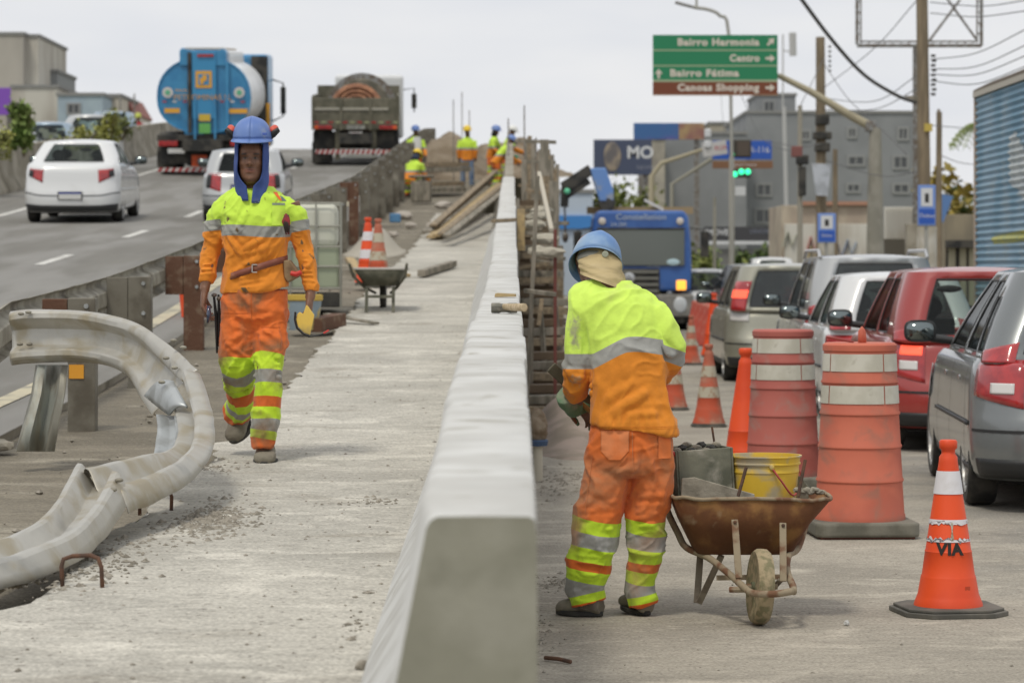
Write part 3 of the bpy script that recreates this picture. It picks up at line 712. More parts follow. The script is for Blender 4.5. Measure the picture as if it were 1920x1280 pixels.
def frame(loc, rx=0, ry=0, rz=0): return Matrix.Translation(Vector(loc)) @ Matrix.Rotation(rz, 4, 'Z') @ Matrix.Rotation(rx, 4, 'X') @ Matrix.Rotation(ry, 4, 'Y')

def conform(target, pts_fn, nu, nv, frm, off=.002):
    """grid patch projected onto a mesh from direction frm"""
    from mathutils.bvhtree import BVHTree
    me = target.data; bvh = BVHTree.FromPolygons([v.co for v in me.vertices], [tuple(p.vertices) for p in me.polygons])
    d = Vector(frm).normalized(); mb = MB()
    def fn(u, v):
        q = Vector(pts_fn(u, v)); h = bvh.ray_cast(q-d*1.0, d)
        return (h[0]-d*off) if h[0] is not None else q
    return mb.grid(fn, nu, nv)

# ---------------- the walking worker (faces the camera) ----------------
DF = 15.2; SF = 351; zg = Wk(DF)
def A(px, py, y=0): return Vector(((px-475)/SF, y, (865-py)/SF))
wf = empty('person', (P(475, 500, DF).x, DF, CZ+(500-865)/F*DF), 0, 'worker walking toward us in blue hard hat and blue neck hood', 'person')
Hf = frame(A(472, 346, -.01), rx=R(-2))
body = MB(); head(body, Hf)
body.loft([ring(A(476, 372, .02), .17, .07), ring(A(478, 420, .01), .13, .085), ring(A(478, 540, .01), .12, .085), ring(A(478, 590, .01), .14, .09)])
for pts, rr in (([(418, 382, .01), (398, 462, .03), (388, 524, -.02)], [.05, .042, .030]), ([(545, 380, .01), (567, 462, .03), (583, 540, -.02)], [.05, .042, .030]),
                ([(450, 585, .0), (446, 680, .0), (432, 780, .30), (432, 815, .33)], [.07, .055, .04, .035]), ([(508, 585, .0), (504, 690, -.10), (496, 820, -.12), (497, 850, -.14)], [.07, .055, .04, .035])):
    body.tube([A(*p) for p in pts], rr, 10)
body.tube([A(388, 520, -.02), A(386, 535, -.025), A(384, 545, -.03)], [.030, .028, .028], 10)
body.tube([A(582, 535, -.02), A(583, 550, -.025), A(582, 560, -.03)], [.030, .028, .028], 10)
hand(body, A(385, 545, -.035), (-.10, -.12, -1), (.75, .1, -.1), curl=.55, side=-1, sc_=.98, thumb_curl=.6)
hand(body, A(582, 558, -.035), (-.08, -.15, -1), (-.8, .15, -.1), curl=.62, side=1, sc_=.98, thumb_curl=.6)
me = remesh(body, 'body', .0052, 2, .5); face_detail(me, Hf)
link(me, 'body', M_skin, wf)

sh = MB()
R_ = [(349, 476, 23, .075, .02), (353, 476, 36, .085, .02), (359, 477, 49, .10, .015), (367, 478, 60, .108, .012), (378, 478, 67, .112, .01), (392, 479, 67, .118, .0), (415, 479, 63, .122, -.005), (440, 480, 62, .12, -.005), (470, 480, 60.5, .116, 0), (496, 479, 58.5, .112, 0), (515, 479, 60, .116, 0), (534, 479, 62.5, .12, 0), (543, 479, 62.5, .12, 0)]
sh.loft([ring(A(cx, py, yo), hw/SF, hd, 28, 2.5, ty=.1, tx=(.10 if py > 520 else 0)) for py, cx, hw, hd, yo in R_])
sh.tube([A(448, 398, .01), A(420, 391, .01), A(408, 405, .015), A(403, 435, .02), A(397, 465, .03), A(391, 498, .005), A(388, 520, -.015), A(387, 529, -.02)], [.050, .068, .066, .060, .055, .050, .042, .036], 18)
sh.tube([A(510, 398, .01), A(539, 390, .01), A(553, 405, .015), A(560, 435, .02), A(568, 465, .03), A(576, 498, .005), A(582, 532, -.015), A(584, 545, -.02)], [.050, .068, .064, .059, .054, .048, .040, .035], 18)
me = remesh(sh, 'shirt', .006, 4, .5)
rr = random.Random(11); FL = []
def fp(px, py, y): return A(px, py, y)
# drag folds: armpits to chest, waist blousing above the belt, elbows, cuffs
for s, ax in ((1, 420), (-1, 541)):
    for k in range(5):
        x0 = ax+s*rr.uniform(0, 8); FL.append((fp(x0, 392+10*k, -.09), fp(x0+s*rr.uniform(22, 42), 420+18*k, -.12), .011, .0045))
for k in range(9):
    x = 424+k*14+rr.uniform(-4, 4); FL.append((fp(x, 448+rr.uniform(0, 12), -.125), fp(x+rr.uniform(-18, 10), 498, -.12), .010, .0045))
for a, b, w_, am in (((428, 512), (520, 470), .014, .007), ((440, 525), (535, 485), .013, .006), ((470, 478), (536, 452), .012, .006), ((425, 470), (470, 500), .010, .005), ((455, 470), (500, 446), .010, .005), ((520, 540), (538, 508), .010, .005), ((430, 540), (500, 528), .008, -.004), ((445, 440), (475, 380), .012, .004), ((500, 440), (520, 385), .012, .004)):
    FL.append((fp(*a, -.125), fp(*b, -.125), w_, am))
for cx, cy, s in ((398, 462, -1), (567, 462, 1)):
    for k in range(8):
        dy = -26+9*k+rr.uniform(-2, 2); FL.append((fp(cx-22, cy+dy+s*rr.uniform(-7, 7), -.04), fp(cx+22, cy+dy+s*rr.uniform(-7, 7), -.05), .007, .0042))
for cx, x2, y0, y1 in ((391, 388, 490, 516), (580, 584, 500, 532)):
    for k in range(4): FL.append((fp(cx-18, y0+k*8, -.04), fp(cx+18, y0+k*8+rr.uniform(-4, 4), -.05), .006, .003))
folds(me, FL)
c = coords(me)
setco(me, c+normals(me)*(vnoise(c, 9, 3, .004)+vnoise(c, 22, 9, .0018))[:, None]); wrinkle(me, .010, (7, 7, 4), 2)
c = coords(me)
# sleeve or torso: distance to the arm axes
def polyd(c, pts):
    best = np.full(len(c), 9e9); tt = np.zeros(len(c)); acc = 0
    for a, b in zip(pts[:-1], pts[1:]):
        d, t = seg_dist(c, a, b); L_ = (Vector(b)-Vector(a)).length; m_ = d < best; best = np.where(m_, d, best); tt = np.where(m_, acc+t*L_, tt); acc += L_
    return best, tt
armL = [A(418, 377, .01), A(403, 435, .02), A(397, 465, .03), A(387, 529, -.02)]; armR = [A(541, 374, .01), A(560, 435, .02), A(568, 465, .03), A(584, 545, -.02)]
dL, tL = polyd(c, armL); dR, tR = polyd(c, armR)
cx_t = A(479, 0).x; tor = np.abs(c[:, 0]-cx_t)-.178
tors = (.5+(c[:, 2]-(865-434)/SF)+.015*np.sin((c[:, 0])*9)-(c[:, 0]*.07))
sl = dL < .075; sr = dR < .075
p = tors.copy()
p = np.where((c[:, 0] < A(416, 0).x) & sl, .5+(c[:, 2]-(865-423)/SF)-.10*(c[:, 0]-A(402, 0).x), p)
p = np.where((c[:, 0] > A(546, 0).x) & sr, .5+(c[:, 2]-(865-424)/SF)+.12*(c[:, 0]-A(562, 0).x)*-1.6, p)
setattr_f(me, 'p', np.clip(p, 0, 1))
shirt = link(me, 'shirt', M_shirtF, wf)

def trousers(rings_, legs, name, m, parent, leg_axis, FLs, vox=.0068, seed=1):
    t = MB(); t.loft(rings_)
    for pts, rad in legs: t.tube(pts, rad, 20)
    me = remesh(t, name, vox, 5, .5); folds(me, FLs)
    c = coords(me); setco(me, c+normals(me)*(vnoise(c, 8, seed, .005)+vnoise(c, 20, seed+4, .002))[:, None]); wrinkle(me, .011, (6, 6, 4.5), seed); c = coords(me)
    best = np.full(len(c), 9e9); p = np.zeros(len(c))
    for pts, vals in leg_axis:
        acc = 0
        for (a, b, va, vb) in zip(pts[:-1], pts[1:], vals[:-1], vals[1:]):
            d, tt = seg_dist(c, a, b); m_ = d < best; best = np.where(m_, d, best); p = np.where(m_, va+(vb-va)*tt, p)
    return me, c, p
FL = []
for s, kx, kz in ((-1, 446, 672), (1, 504, 690)):
    for k in range(7): FL.append((fp(kx-30, kz-28+k*9+rr.uniform(-3, 3), -.1), fp(kx+30, kz-22+k*9+rr.uniform(-8, 8), -.14), .010, .006))
for a, b in (((483, 612), (430, 640)), ((480, 618), (438, 672)), ((486, 612), (530, 636)), ((484, 600), (520, 590)), ((478, 600), (440, 590)), ((486, 625), (520, 668)), ((425, 560), (418, 640)), ((534, 570), (526, 660)), ((470, 560), (478, 600)), ((470, 650), (422, 700)), ((495, 640), (500, 690))):
    FL.append((fp(*a, -.12), fp(*b, -.12), .014, .008))
for cx, y0, y1, hw, yy in ((445, 715, 780, 32, .1), (500, 740, 828, 28, -.18)):
    for k in range(9): q = lerp(y0, y1, k/8); FL.append((fp(cx-hw, q+rr.uniform(-6, 6), yy-.05), fp(cx+hw, q+rr.uniform(-6, 6), yy-.07), .009, .006))
legL = [A(451, 590, .0), A(446, 640, -.02), A(445, 676, -.03), A(446, 720, .08), A(444, 752, .2), A(438, 778, .29), A(437, 786, .32)]
legR = [A(508, 590, .0), A(509, 640, -.05), A(505, 690, -.09), A(504, 740, -.11), A(502, 790, -.13), A(497, 824, -.14), A(497, 836, -.14)]
me, c, p = trousers([ring(A(479, 542, .005), 61/SF, .112, 28, 2.5), ring(A(478, 565, .005), 62/SF, .118, 28, 2.5), ring(A(479, 590, .005), 62/SF, .120, 28, 2.5), ring(A(480, 605, .005), 58/SF, .112, 28, 2.4), ring(A(480, 615, .005), 48/SF, .09, 28, 2.2)],
    [(legL, [.088, .094, .090, .080, .080, .082, .070]), (legR, [.090, .090, .078, .076, .078, .066, .062])], 'trousers', M_pantF, wf,
    [(legL, [.72, .62, .540, .385, .27, .075, .03]), (legR, [.74, .60, .500, .375, .205, .09, .06])], FL, seed=2)
setattr_f(me, 'p', np.clip(p+vnoise(c, 9, 5, .006), 0, 1)); pf = link(me, 'trousers', M_pantF, wf)

def boot(name, parent, heel, toe, m, w_=.05, h=.085, shaft=None, pitch=0):
    """heel/toe points on sole level"""
    h_ = Vector(heel); t = Vector(toe); f = (t-h_); L_ = f.length; f.normalize(); s = f.cross(Vector((0, 0, 1))).normalized(); u = s.cross(f)
    mb = MB(); rings = []
    for q, hw, hh in ((-.0, .030, .06), (.08, .038, .085), (.25, .038, .10), (.45, .040, .088), (.65, .047, .068), (.82, .048, .058), (.94, .040, .050), (1.0, .022, .034)):
        c = h_+f*L_*q+u*(hh/2+.006)
        rings.append([c+s*hw*w_/.05*math.copysign(abs(math.cos(a))**(.8), math.cos(a))+u*hh/2*math.copysign(abs(math.sin(a))**.8, math.sin(a)) for a in [2*math.pi*k/16 for k in range(16)]])
    mb.loft(rings)
    top = h_+f*L_*.24+u*.08
    mb.tube([top-u*.03, top+u*.03, Vector(shaft) if shaft else top+u*.1], [.045, .043, .045], 14)
    me = remesh(mb, name, .006, 4, .5); c = coords(me); setco(me, c+normals(me)*(vnoise(c, 22, 1, .003)+vnoise(c, 60, 2, .0012))[:, None])
    o = link(me, name, m, parent)
    so = MB(); rings = []
    for z in (-.002, .020):
        rr_ = []
        n = 22
        for k in range(n):
            a = 2*math.pi*k/n; x = math.cos(a); q = .5+.53*x; wd = (.043 if q < .4 else .053)*w_/.05
            rr_.append(h_+f*L_*q+s*math.sin(a)*wd*(1-.15*abs(x)**3)+u*z)
        rings.append(rr_)
    so.loft(rings); so.build('sole', M_dark, o, smooth=30, bev=.004)
    return o
boot('boot', wf, A(500, 862, .02), A(503, 866, -.25), M_boot, .062, shaft=A(497, 832, -.12))
bt = boot('boot', wf, A(450, 792, .40), A(431, 836, .22), M_boot, .062, shaft=A(444, 775, .30))

helm = helmet('hard_hat', frame(A(473, 260, .0), rx=R(3)), M_helmB, wf, peak=.038, hw=.102, hd=.128, depth=.114)
# slot, rim strap, ear defenders folded up, chin edge
for s in (-1, 1):
    mb = MB(); cx = 473+s*36
    em = MB().tube([A(cx, 250, .0), A(cx+s*4, 244, .02), A(cx+s*6, 238, .04)], [.022, .026, .018], 12).build('ear_defender', mat('red_muff', (.62, .09, .05), .5), helm, smooth=180)
    MB().tube([A(cx-s*3, 258, .01), A(cx+s*5, 248, .0), A(cx+s*13, 243, .01)], [.015, .019, .014], 10).build('cushion', M_black, em, smooth=60)
    MB().tube([A(cx-s*8, 262, .02), A(cx+s*6, 256, -.01), A(cx+s*14, 247, -.005)], .005, 8).build('arm', M_black, em, smooth=60)
MB().box(A(500, 253, -.118), (.028, .004, .014), Matrix.Rotation(R(-22), 3, 'Z')).build('slot', mat('blue_slot', (.07, .13, .42), .5), helm, bev=.002)
# neck hood: cloth running round the back of the head and closing under the chin
def hoodfn(u, v):
    z = lerp(.225, -.075, v); oa = interp(v, [0, .35, .55, .68, .8, 1], [50, 46, 45, 35, 11, 6]); a = R(lerp(oa, 360-oa, u))
    hw = interp(v, [0, .4, .7, 1], [.086, .092, .092, .075]); hd = interp(v, [0, .5, .68, .8, 1], [.105, .106, .095, .078, .078])
    cy = interp(v, [0, .7, 1], [.0, -.01, -.02])
    k = 1+.02*math.sin(a*9+v*5)+.05*noise.noise(Vector((math.sin(a)*2.2, v*4, math.cos(a)*2.2)))
    z2 = z-(.05 if abs(math.sin(a/2)) < .6 else 0)*max(0, v-.8)*3*(1 if math.sin(a) > 0 else .6)
    return Hf @ Vector((hw*k*math.sin(a), cy-hd*k*math.cos(a), z2))
MB().grid(hoodfn, 64, 24).build('neck_hood', M_hood, wf, smooth=180, solid=.004)
0 and MB().grid(lambda u, v: Hf @ Vector((lerp(-.035, .085, u)-.02*v, -.105+.05*abs(u-.3)+.01*v, lerp(.0, -.055-.03*math.sin(u*3), v)+.035*abs(u-.35))), 12, 6).build('hood_flap', M_hood, wf, smooth=180, solid=.004)
# belt, buckle, pouch
bp = []
for k in range(41):
    a = 2*math.pi*k/40; hw, hd = .171, .129
    bp.append((A(479, 0).x+hw*math.sin(a), -hd*math.cos(a), (865-504)/SF+.055*math.sin(a)*1.0))
mb = MB(); M_leather = mat('brown_leather', (.20, .055, .03), .6, col2=(.28, .11, .06), ns=12, bump=.2)
mb.grid(lambda u, v: (bp[int(round(u*40))][0], bp[int(round(u*40))][1], bp[int(round(u*40))][2]+(v-.5)*.036), 40, 1)
belt = mb.build('belt', M_leather, wf, smooth=60, solid=.006)
b0 = A(482, 503, -.135)
for a, b in (((-.014, -.02), (-.014, .02)), ((-.014, .02), (.012, .02)), ((-.014, -.02), (.012, -.02))):
    MB().beam(b0+Vector((a[0], 0, a[1])), b0+Vector((b[0], 0, b[1])), .005, .005).build('buckle', mat('buckle_metal', (.6, .58, .52), .35, .9), belt)
pch = MB().prism([(A(532, 0).x, A(0, 488).z), (A(545, 0).x, A(0, 487).z), (A(566, 0).x, A(0, 516).z), (A(541, 0).x, A(0, 530).z), (A(535, 0).x, A(0, 520).z)], -.06, .05).build('tool_pouch', mat('pouch_leather', (.16, .10, .05), .8, col2=(.28, .19, .10), ns=10, bump=.3), wf, bev=.008)
tag(MB().tube([A(548, 512, -.07), A(558, 514, -.08), A(567, 510, -.085)], [.013, .014, .013], 10).build('handle_end', mat('red_grip', (.55, .04, .03), .35), pch, smooth=60))
# marker tuft in the chest pocket
gl = MB()
for k in range(7):
    x = 537+rr.uniform(-3, 7); gl.tube([A(x, 400+rr.uniform(-3, 6), -.118), A(x+rr.uniform(-4, 4), 416, -.128), A(x+rr.uniform(-4, 3), 432+rr.uniform(0, 8), -.118)], [.006, .010, .005], 7)
gl.build('rag', mat('dark_red_rag', (.26, .025, .03), .8, col2=(.04, .03, .025), ns=30, bump=.4), wf, smooth=180)
def patch(x0, y0, x1, y1, name, m, par=shirt, off=.003, yy=0, sk=0, nu=8, nv=8, taper=0):
    o = conform(par, lambda u, v: A(lerp(x0, x1, u)+sk*v+taper*v*(.5-u), lerp(y0, y1, v), yy), nu, nv, (0, 1, 0), off).build(name, m, par, smooth=180)
    return o
M_pock = mat('pocket_lime', LIME, .85, col2=(.40, .66, .04), ns=6, bump=.2)
patch(513, 384, 536, 423, 'pocket', M_pock, off=.005)
patch(513, 381, 536, 385, 'pocket_trim', mat('trim_grey', (.22, .27, .20), .8), off=.007)
patch(513, 360, 520, 376, 'emblem_bar', mat('emblem_orange', (.80, .14, .02), .7), off=.004, sk=12, taper=3)
patch(530, 361, 531.4, 382, 'emblem_line', mat('emblem_olive', (.45, .42, .05), .7), off=.004, sk=-13)
patch(527, 368, 530, 377, 'emblem_mark', mat('emblem_grey', (.16, .20, .20), .7), off=.004, sk=6, taper=-5)
patch(474.5, 548, 476, 596, 'fly_seam', mat('seam_orange', (.50, .11, .02), .9), pf, .002, nv=16)
patch(422, 586, 470, 587.4, 'seam', mat('seam_orange', (1, 1, 1)), pf, .002, nu=16, sk=-2)
patch(492, 612, 528, 613.4, 'seam', mat('seam_orange', (1, 1, 1)), pf, .002, nu=16)

# things in his hands and on his hip
wx = wf.location
def wA(px, py, y=0): return A(px, py, y)+wx
ph = MB().tube([wA(394, 574, -.075), wA(395, 589, -.085), wA(393, 604, -.085)], [(.011, .019), (.013, .024), (.008, .017)], 12, up=(1, 0, 0))
tag(ph.build('phone', mat('dark_phone', (.03, .04, .08), .15, coat=.8), smooth=180), 'dark glossy phone held in the walking worker\'s left-side hand', 'phone')
saw = empty('hand_tool', wA(408, 560, .02), 0, 'dark long-legged pincers hanging from the walking worker\'s belt', 'pincers')
for dx, l_ in ((0, 102), (6, 90)):
    MB().tube([A(400+dx*1.5, 552, .02)-A(408, 560, .02), A(404+dx, 590, .02)-A(408, 560, .02), A(406+dx*.6, 560+l_, .03)-A(408, 560, .02)], [.006, .009, .006], 8).build('leg', M_black, saw, smooth=60)
for px, py in ((401, 553), (411, 560)):
    MB().ell(A(px, py, .01)-A(408, 560, .02), (.016, .012, .012), 10, 6).build('jaw', M_steel, saw, smooth=180)
trw = empty('yellow_hand_saw', wA(572, 600, -.10), 0, 'yellow and black tool held at the walking worker\'s side by the caged tank', 'hand tool')
o_ = A(572, 600, -.10)
def T2(px, py, y=-.10): q = A(px, py, y)-o_; return (q.x, q.z)
MB().prism([T2(577, 571), T2(580, 573), T2(592, 590), T2(584, 627), T2(572, 622), T2(562, 612), T2(558, 600), T2(560, 588), T2(565, 584), T2(571, 588)], -.008, .008).build('shell', mat('yellow_plastic', (.75, .50, .09), .5, dirt=(.3, .24, .1)), trw, bev=.003)
MB().tube([Vector((T2(x, y)[0], -.012, T2(x, y)[1])) for x, y in ((557, 584), (556, 598), (560, 614), (572, 625), (584, 630))], .006, 8).build('edge_band', M_black, trw, smooth=60)
MB().tube([Vector((T2(x, y)[0], -.002, T2(x, y)[1])) for x, y in ((584, 630), (600, 627), (611, 624))], .0045, 8).build('strap', M_black, trw, smooth=60)
MB().tube([Vector((T2(x, y)[0], -.002, T2(x, y)[1])) for x, y in ((609, 624), (619, 618))], .005, 8).build('strap_end', mat('red_grip', (1, 0, 0)), trw, smooth=60)

# ---------------- the bending worker at the wall (back to the camera) ----------------
DB = 12.6; SB = 423.3
wb = empty('person', (P(1165, 500, DB).x, DB, 0), 0, 'worker seen from behind at the barrier, khaki hood under tilted blue hard hat', 'person')
def B(px, py, y=0): return Vector(((px-1165)/SB, y, (1156-py)/SB))
Hb = frame(B(1122, 528, .26), rx=R(38), rz=R(180)+R(14))   # looking away and down
body = MB(); head(body, Hb, nose=True)
body.tube([B(1128, 500, .17), B(1142, 545, .10), B(1155, 580, .06)], [.058, .062, .08], 12)
body.loft([ring(B(1158, 580, .07), .17, .07), ring(B(1172, 640, .03), .14, .08), ring(B(1182, 780, 0), .13, .085), ring(B(1185, 850, 0), .15, .09)])
for pts, rr_ in (([(1092, 585, .06), (1078, 690, .03), (1083, 745, .12), (1080, 768, .2)], [.05, .042, .034, .030]), ([(1228, 590, .06), (1266, 668, .05), (1210, 715, .25), (1160, 742, .3)], [.05, .042, .034, .030]),
                 ([(1140, 860, 0), (1118, 960, 0), (1100, 1130, .03)], [.07, .055, .04]), ([(1222, 860, 0), (1212, 960, .02), (1203, 1140, .05)], [.07, .055, .04])):
    body.tube([B(*p) for p in pts], rr_, 10)
hand(body, B(1078, 768, .20), (.45, .5, -.15), (.3, -.2, -1), curl=.9, side=1, sc_=.95)
hand(body, B(1158, 744, .31), (-.8, .5, -.2), (0, -.2, -1), curl=.9, side=-1, sc_=.95)
me = remesh(body, 'body', .006, 2, .5); face_detail(me, Hb, (.20, .10, .06)); link(me, 'body', M_skin, wb)
sh = MB()
R_ = [(524, 1135, 30, .05, .16), (529, 1138, 44, .07, .145), (538, 1143, 64, .09, .125), (552, 1149, 82, .11, .10), (568, 1153, 90, .122, .085), (584, 1157, 91, .127, .075), (605, 1163, 84, .13, .06), (645, 1170, 76, .13, .04), (685, 1176, 73, .128, .025), (725, 1180, 72, .125, .01), (757, 1184, 75, .13, 0), (785, 1188, 81, .14, -.005), (800, 1190, 84, .146, -.005), (806, 1190, 84, .146, -.005)]
sh.loft([ring(B(cx, py, yo), hw/SB, hd, 30, 2.5, tx=(-.14 if py > 770 else -.05 if py < 600 else 0)) for py, cx, hw, hd, yo in R_])
aL = [B(1112, 578, .08), B(1093, 586, .06), B(1085, 620, .04), B(1081, 665, .02), B(1080, 700, .02), B(1081, 722, .05), B(1084, 742, .10)]
aR = [B(1198, 580, .07), B(1226, 592, .06), B(1246, 620, .04), B(1258, 652, .03), B(1256, 682, .08), B(1236, 705, .20), B(1205, 725, .28)]
sh.tube(aL, [.055, .076, .066, .060, .062, .056, .050], 18)
sh.tube(aR, [.055, .076, .068, .066, .066, .056, .045], 18)
me = remesh(sh, 'shirt', .0068, 5, .5)
rr = random.Random(5); FL = []
def bp_(px, py, y=-.13): return B(px, py, y)
for a, b, w_, am in (((1182, 545), (1232, 640), .014, .007), ((1160, 545), (1226, 670), .013, .007), ((1195, 548), (1240, 610), .012, .006), ((1140, 560), (1165, 640), .016, .005), ((1118, 640), (1132, 590), .014, .005), ((1110, 655), (1125, 560), .010, -.006),
                     ((1232, 600), (1242, 690), .010, -.008), ((1175, 600), (1215, 660), .012, .005),
                     ((1108, 768), (1165, 722), .016, .009), ((1150, 770), (1235, 716), .016, .008), ((1160, 735), (1205, 690), .012, .005), ((1118, 728), (1140, 670), .012, .006), ((1225, 735), (1262, 800), .014, .007), ((1195, 715), (1248, 672), .012, .006), ((1180, 775), (1245, 770), .012, .005)):
    FL.append((bp_(*a), bp_(*b), w_, am))
for k in range(8): FL.append((B(1050, 700+k*6-10, -.03), B(1110, 696+k*6+rr.uniform(-8, 8), -.03), .008, .006))
for k in range(4): FL.append((B(1060+k*14, 600+rr.uniform(-8, 8), -.04), B(1066+k*13, 660, -.04), .009, .0035))
for k in range(7): FL.append((B(1240+k*6, 640+k*5, -.02), B(1262+k*4, 690+k*2, -.03), .009, .006))
for k in range(6): FL.append((B(1120+k*18, 796, -.14), B(1124+k*18+rr.uniform(-8, 8), 770, -.14), .010, .004))
folds(me, FL)
c = coords(me); setco(me, c+normals(me)*(vnoise(c, 7, 3, .006)+vnoise(c, 18, 9, .002))[:, None]); wrinkle(me, .0115, (5, 6, 2.6), 9); c = coords(me)
tors = .5+c[:, 2]-(1156-655)/SB-.02*np.exp(-((c[:, 0]-B(1190, 0).x)/.12)**2)*1.2+.055*np.clip((B(1175, 0).x-c[:, 0])/.15, 0, 1)**1.3*1.0
p = tors
dL, _ = polyd(c, aL[2:]); dR, _ = polyd(c, aR[2:])
p = np.where((c[:, 0] < B(1110, 0).x) & (dL < .09), .5+c[:, 2]-(1156-678)/SB, p)
p = np.where((c[:, 0] > B(1243, 0).x) & (dR < .085), .5+(c[:, 2]-(1156-668)/SB)*.95+.35*(c[:, 0]-B(1262, 0).x), p)
setattr_f(me, 'p', np.clip(p, 0, 1))
smd = np.exp(-((c[:, 0]-B(1078, 0).x)/.032)**2-((c[:, 2]-B(0, 622).z)/.085)**4)+.8*np.exp(-((c[:, 0]-B(1078, 0).x)/.04)**2-((c[:, 2]-B(0, 712).z)/.045)**2)
setattr_f(me, 'smudge', np.clip(smd, 0, 1)); shirtb = link(me, 'shirt', M_shirtB, wb)
n = M_shirtB.node_tree.nodes; l = M_shirtB.node_tree.links; bs_ = n['Principled BSDF']; src = bs_.inputs['Base Color'].links[0].from_socket
at_ = n.new('ShaderNodeAttribute'); at_.attribute_name = 'smudge'; nz_ = n.new('ShaderNodeTexNoise'); nz_.inputs['Scale'].default_value = 45; nz_.inputs['Detail'].default_value = 8
tc_ = n.new('ShaderNodeTexCoord'); l.new(tc_.outputs['Object'], nz_.inputs[0]); mm = n.new('ShaderNodeMath'); mm.operation = 'MULTIPLY_ADD'; l.new(nz_.outputs[0], mm.inputs[0]); mm.inputs[1].default_value = 1.6; l.new(at_.outputs['Fac'], mm.inputs[2])
mr_ = n.new('ShaderNodeMapRange'); l.new(mm.outputs[0], mr_.inputs[0]); mr_.inputs[1].default_value = 1.25; mr_.inputs[2].default_value = 1.9; mr_.inputs[4].default_value = .85
mc_ = n.new('ShaderNodeMix'); mc_.data_type = 'RGBA'; l.new(mr_.outputs[0], mc_.inputs[0]); l.new(src, mc_.inputs[6]); mc_.inputs[7].default_value = (.33, .31, .23, 1); l.new(mc_.outputs[2], bs_.inputs['Base Color'])
legL = [B(1140, 850, 0), B(1136, 900, 0), B(1122, 960, 0), B(1115, 1010, .0), B(1106, 1050, .01), B(1098, 1085, .02), B(1096, 1105, .02), B(1104, 1132, .02)]
legR = [B(1223, 850, 0), B(1222, 900, 0), B(1214, 960, .01), B(1213, 1010, .02), B(1210, 1050, .03), B(1203, 1085, .04), B(1201, 1108, .05), B(1208, 1136, .05)]
FL = []
for a, b in (((1190, 880), (1150, 930)), ((1192, 870), (1140, 895)), ((1195, 885), (1240, 925)), ((1186, 900), (1165, 960)), ((1195, 900), (1215, 960)), ((1225, 960), (1250, 930)), ((1140, 955), (1100, 930)), ((1120, 830), (1108, 900)), ((1190, 830), (1188, 880)), ((1230, 830), (1252, 900))):
    FL.append((bp_(*a), bp_(*b), .014, .008))
for (cx, hw), ys in (((1108, 46), (930, 1130)), ((1208, 40), (930, 1136))):
    for k in range(16):
        q = lerp(ys[0], ys[1], k/15)+rr.uniform(-3, 3); am = .0035 if q < 1050 else .0075
        FL.append((bp_(cx-hw, q, -.08), bp_(cx+hw, q+rr.uniform(-12, 12), -.08), .010, am))
me, c, p = trousers([ring(B(1184, 795, 0), 78/SB, .128, 28, 2.5), ring(B(1182, 825, 0), 81/SB, .132, 28, 2.5), ring(B(1181, 855, 0), 83/SB, .135, 28, 2.5), ring(B(1181, 875, 0), 82/SB, .13, 28, 2.4), ring(B(1182, 892, 0), 70/SB, .11, 28, 2.2)],
    [(legL, [.100, .108, .103, .103, .104, .090, .084, .078]), (legR, [.096, .096, .094, .086, .080, .074, .076, .068])], 'trousers', M_pantB, wb,
    [([B(1140, 850, 0), B(1122, 960, 0), B(1096, 1105, .02), B(1104, 1135, .02)], [.73, .468, .11, .035]), ([B(1223, 850, 0), B(1214, 960, .01), B(1201, 1108, .05), B(1208, 1138, .05)], [.73, .468, .115, .035])], FL, seed=6)
setattr_f(me, 'p', np.clip(p+vnoise(c, 8, 5, .006), 0, 1)); pb_ = link(me, 'trousers', M_pantB, wb)
def patchb(x0, y0, x1, y1, name, m, par, off=.003, sk=0, nu=8, nv=8, taper=0):
    return conform(par, lambda u, v: B(lerp(x0, x1, u)+sk*v+taper*v*(.5-u), lerp(y0, y1, v), 0), nu, nv, (0, 1, 0), off).build(name, m, par, smooth=180)
M_pockb = mat('pocket_orange', (.80, .21, .055), .9, col2=(.82, .28, .11), ns=6, bump=.3, bs=60, bumpd=.004)
patchb(1125, 804, 1176, 842, 'back_pocket', M_pockb, pb_, .005); patchb(1125, 842, 1176, 858, 'back_pocket', M_pockb, pb_, .005, taper=30)
patchb(1232, 806, 1256, 856, 'back_pocket', M_pockb, pb_, .005)
M_seamb = mat('seam_pale', (.60, .22, .09), .9)
for sg in ((1176, 804, 1177, 842, 0), (1125, 804, 1126, 842, 0), (1182, 806, 1183.4, 880, 2), (1109, 850, 1110, 960, -14)):
    patchb(sg[0], sg[1], sg[2], sg[3], 'seam', M_seamb, pb_, .006, sk=sg[4], nu=1, nv=20)
for k in range(2): patchb(1108, 796+k*3.2, 1268, 796.8+k*3.2, 'hem_seam', mat('hem_stitch', (.62, .20, .02), .9), shirtb, .002, nu=40, nv=1)
0 and patchb(1066, 588, 1090, 660, 'sleeve_smudge', mat('smudge', (.34, .33, .20), .95, col2=(.55, .72, .08), ns=34, nd_=8, thr=(.42, .66)), shirtb, .0015, nu=10, nv=20, taper=8)
boot('boot', wb, B(1128, 1154, .0), B(1046, 1154, .10), M_boot, .058, shaft=B(1108, 1118, .02))
boot('boot', wb, B(1214, 1154, .02), B(1176, 1146, .20), M_boot, .058, shaft=B(1208, 1125, .05))
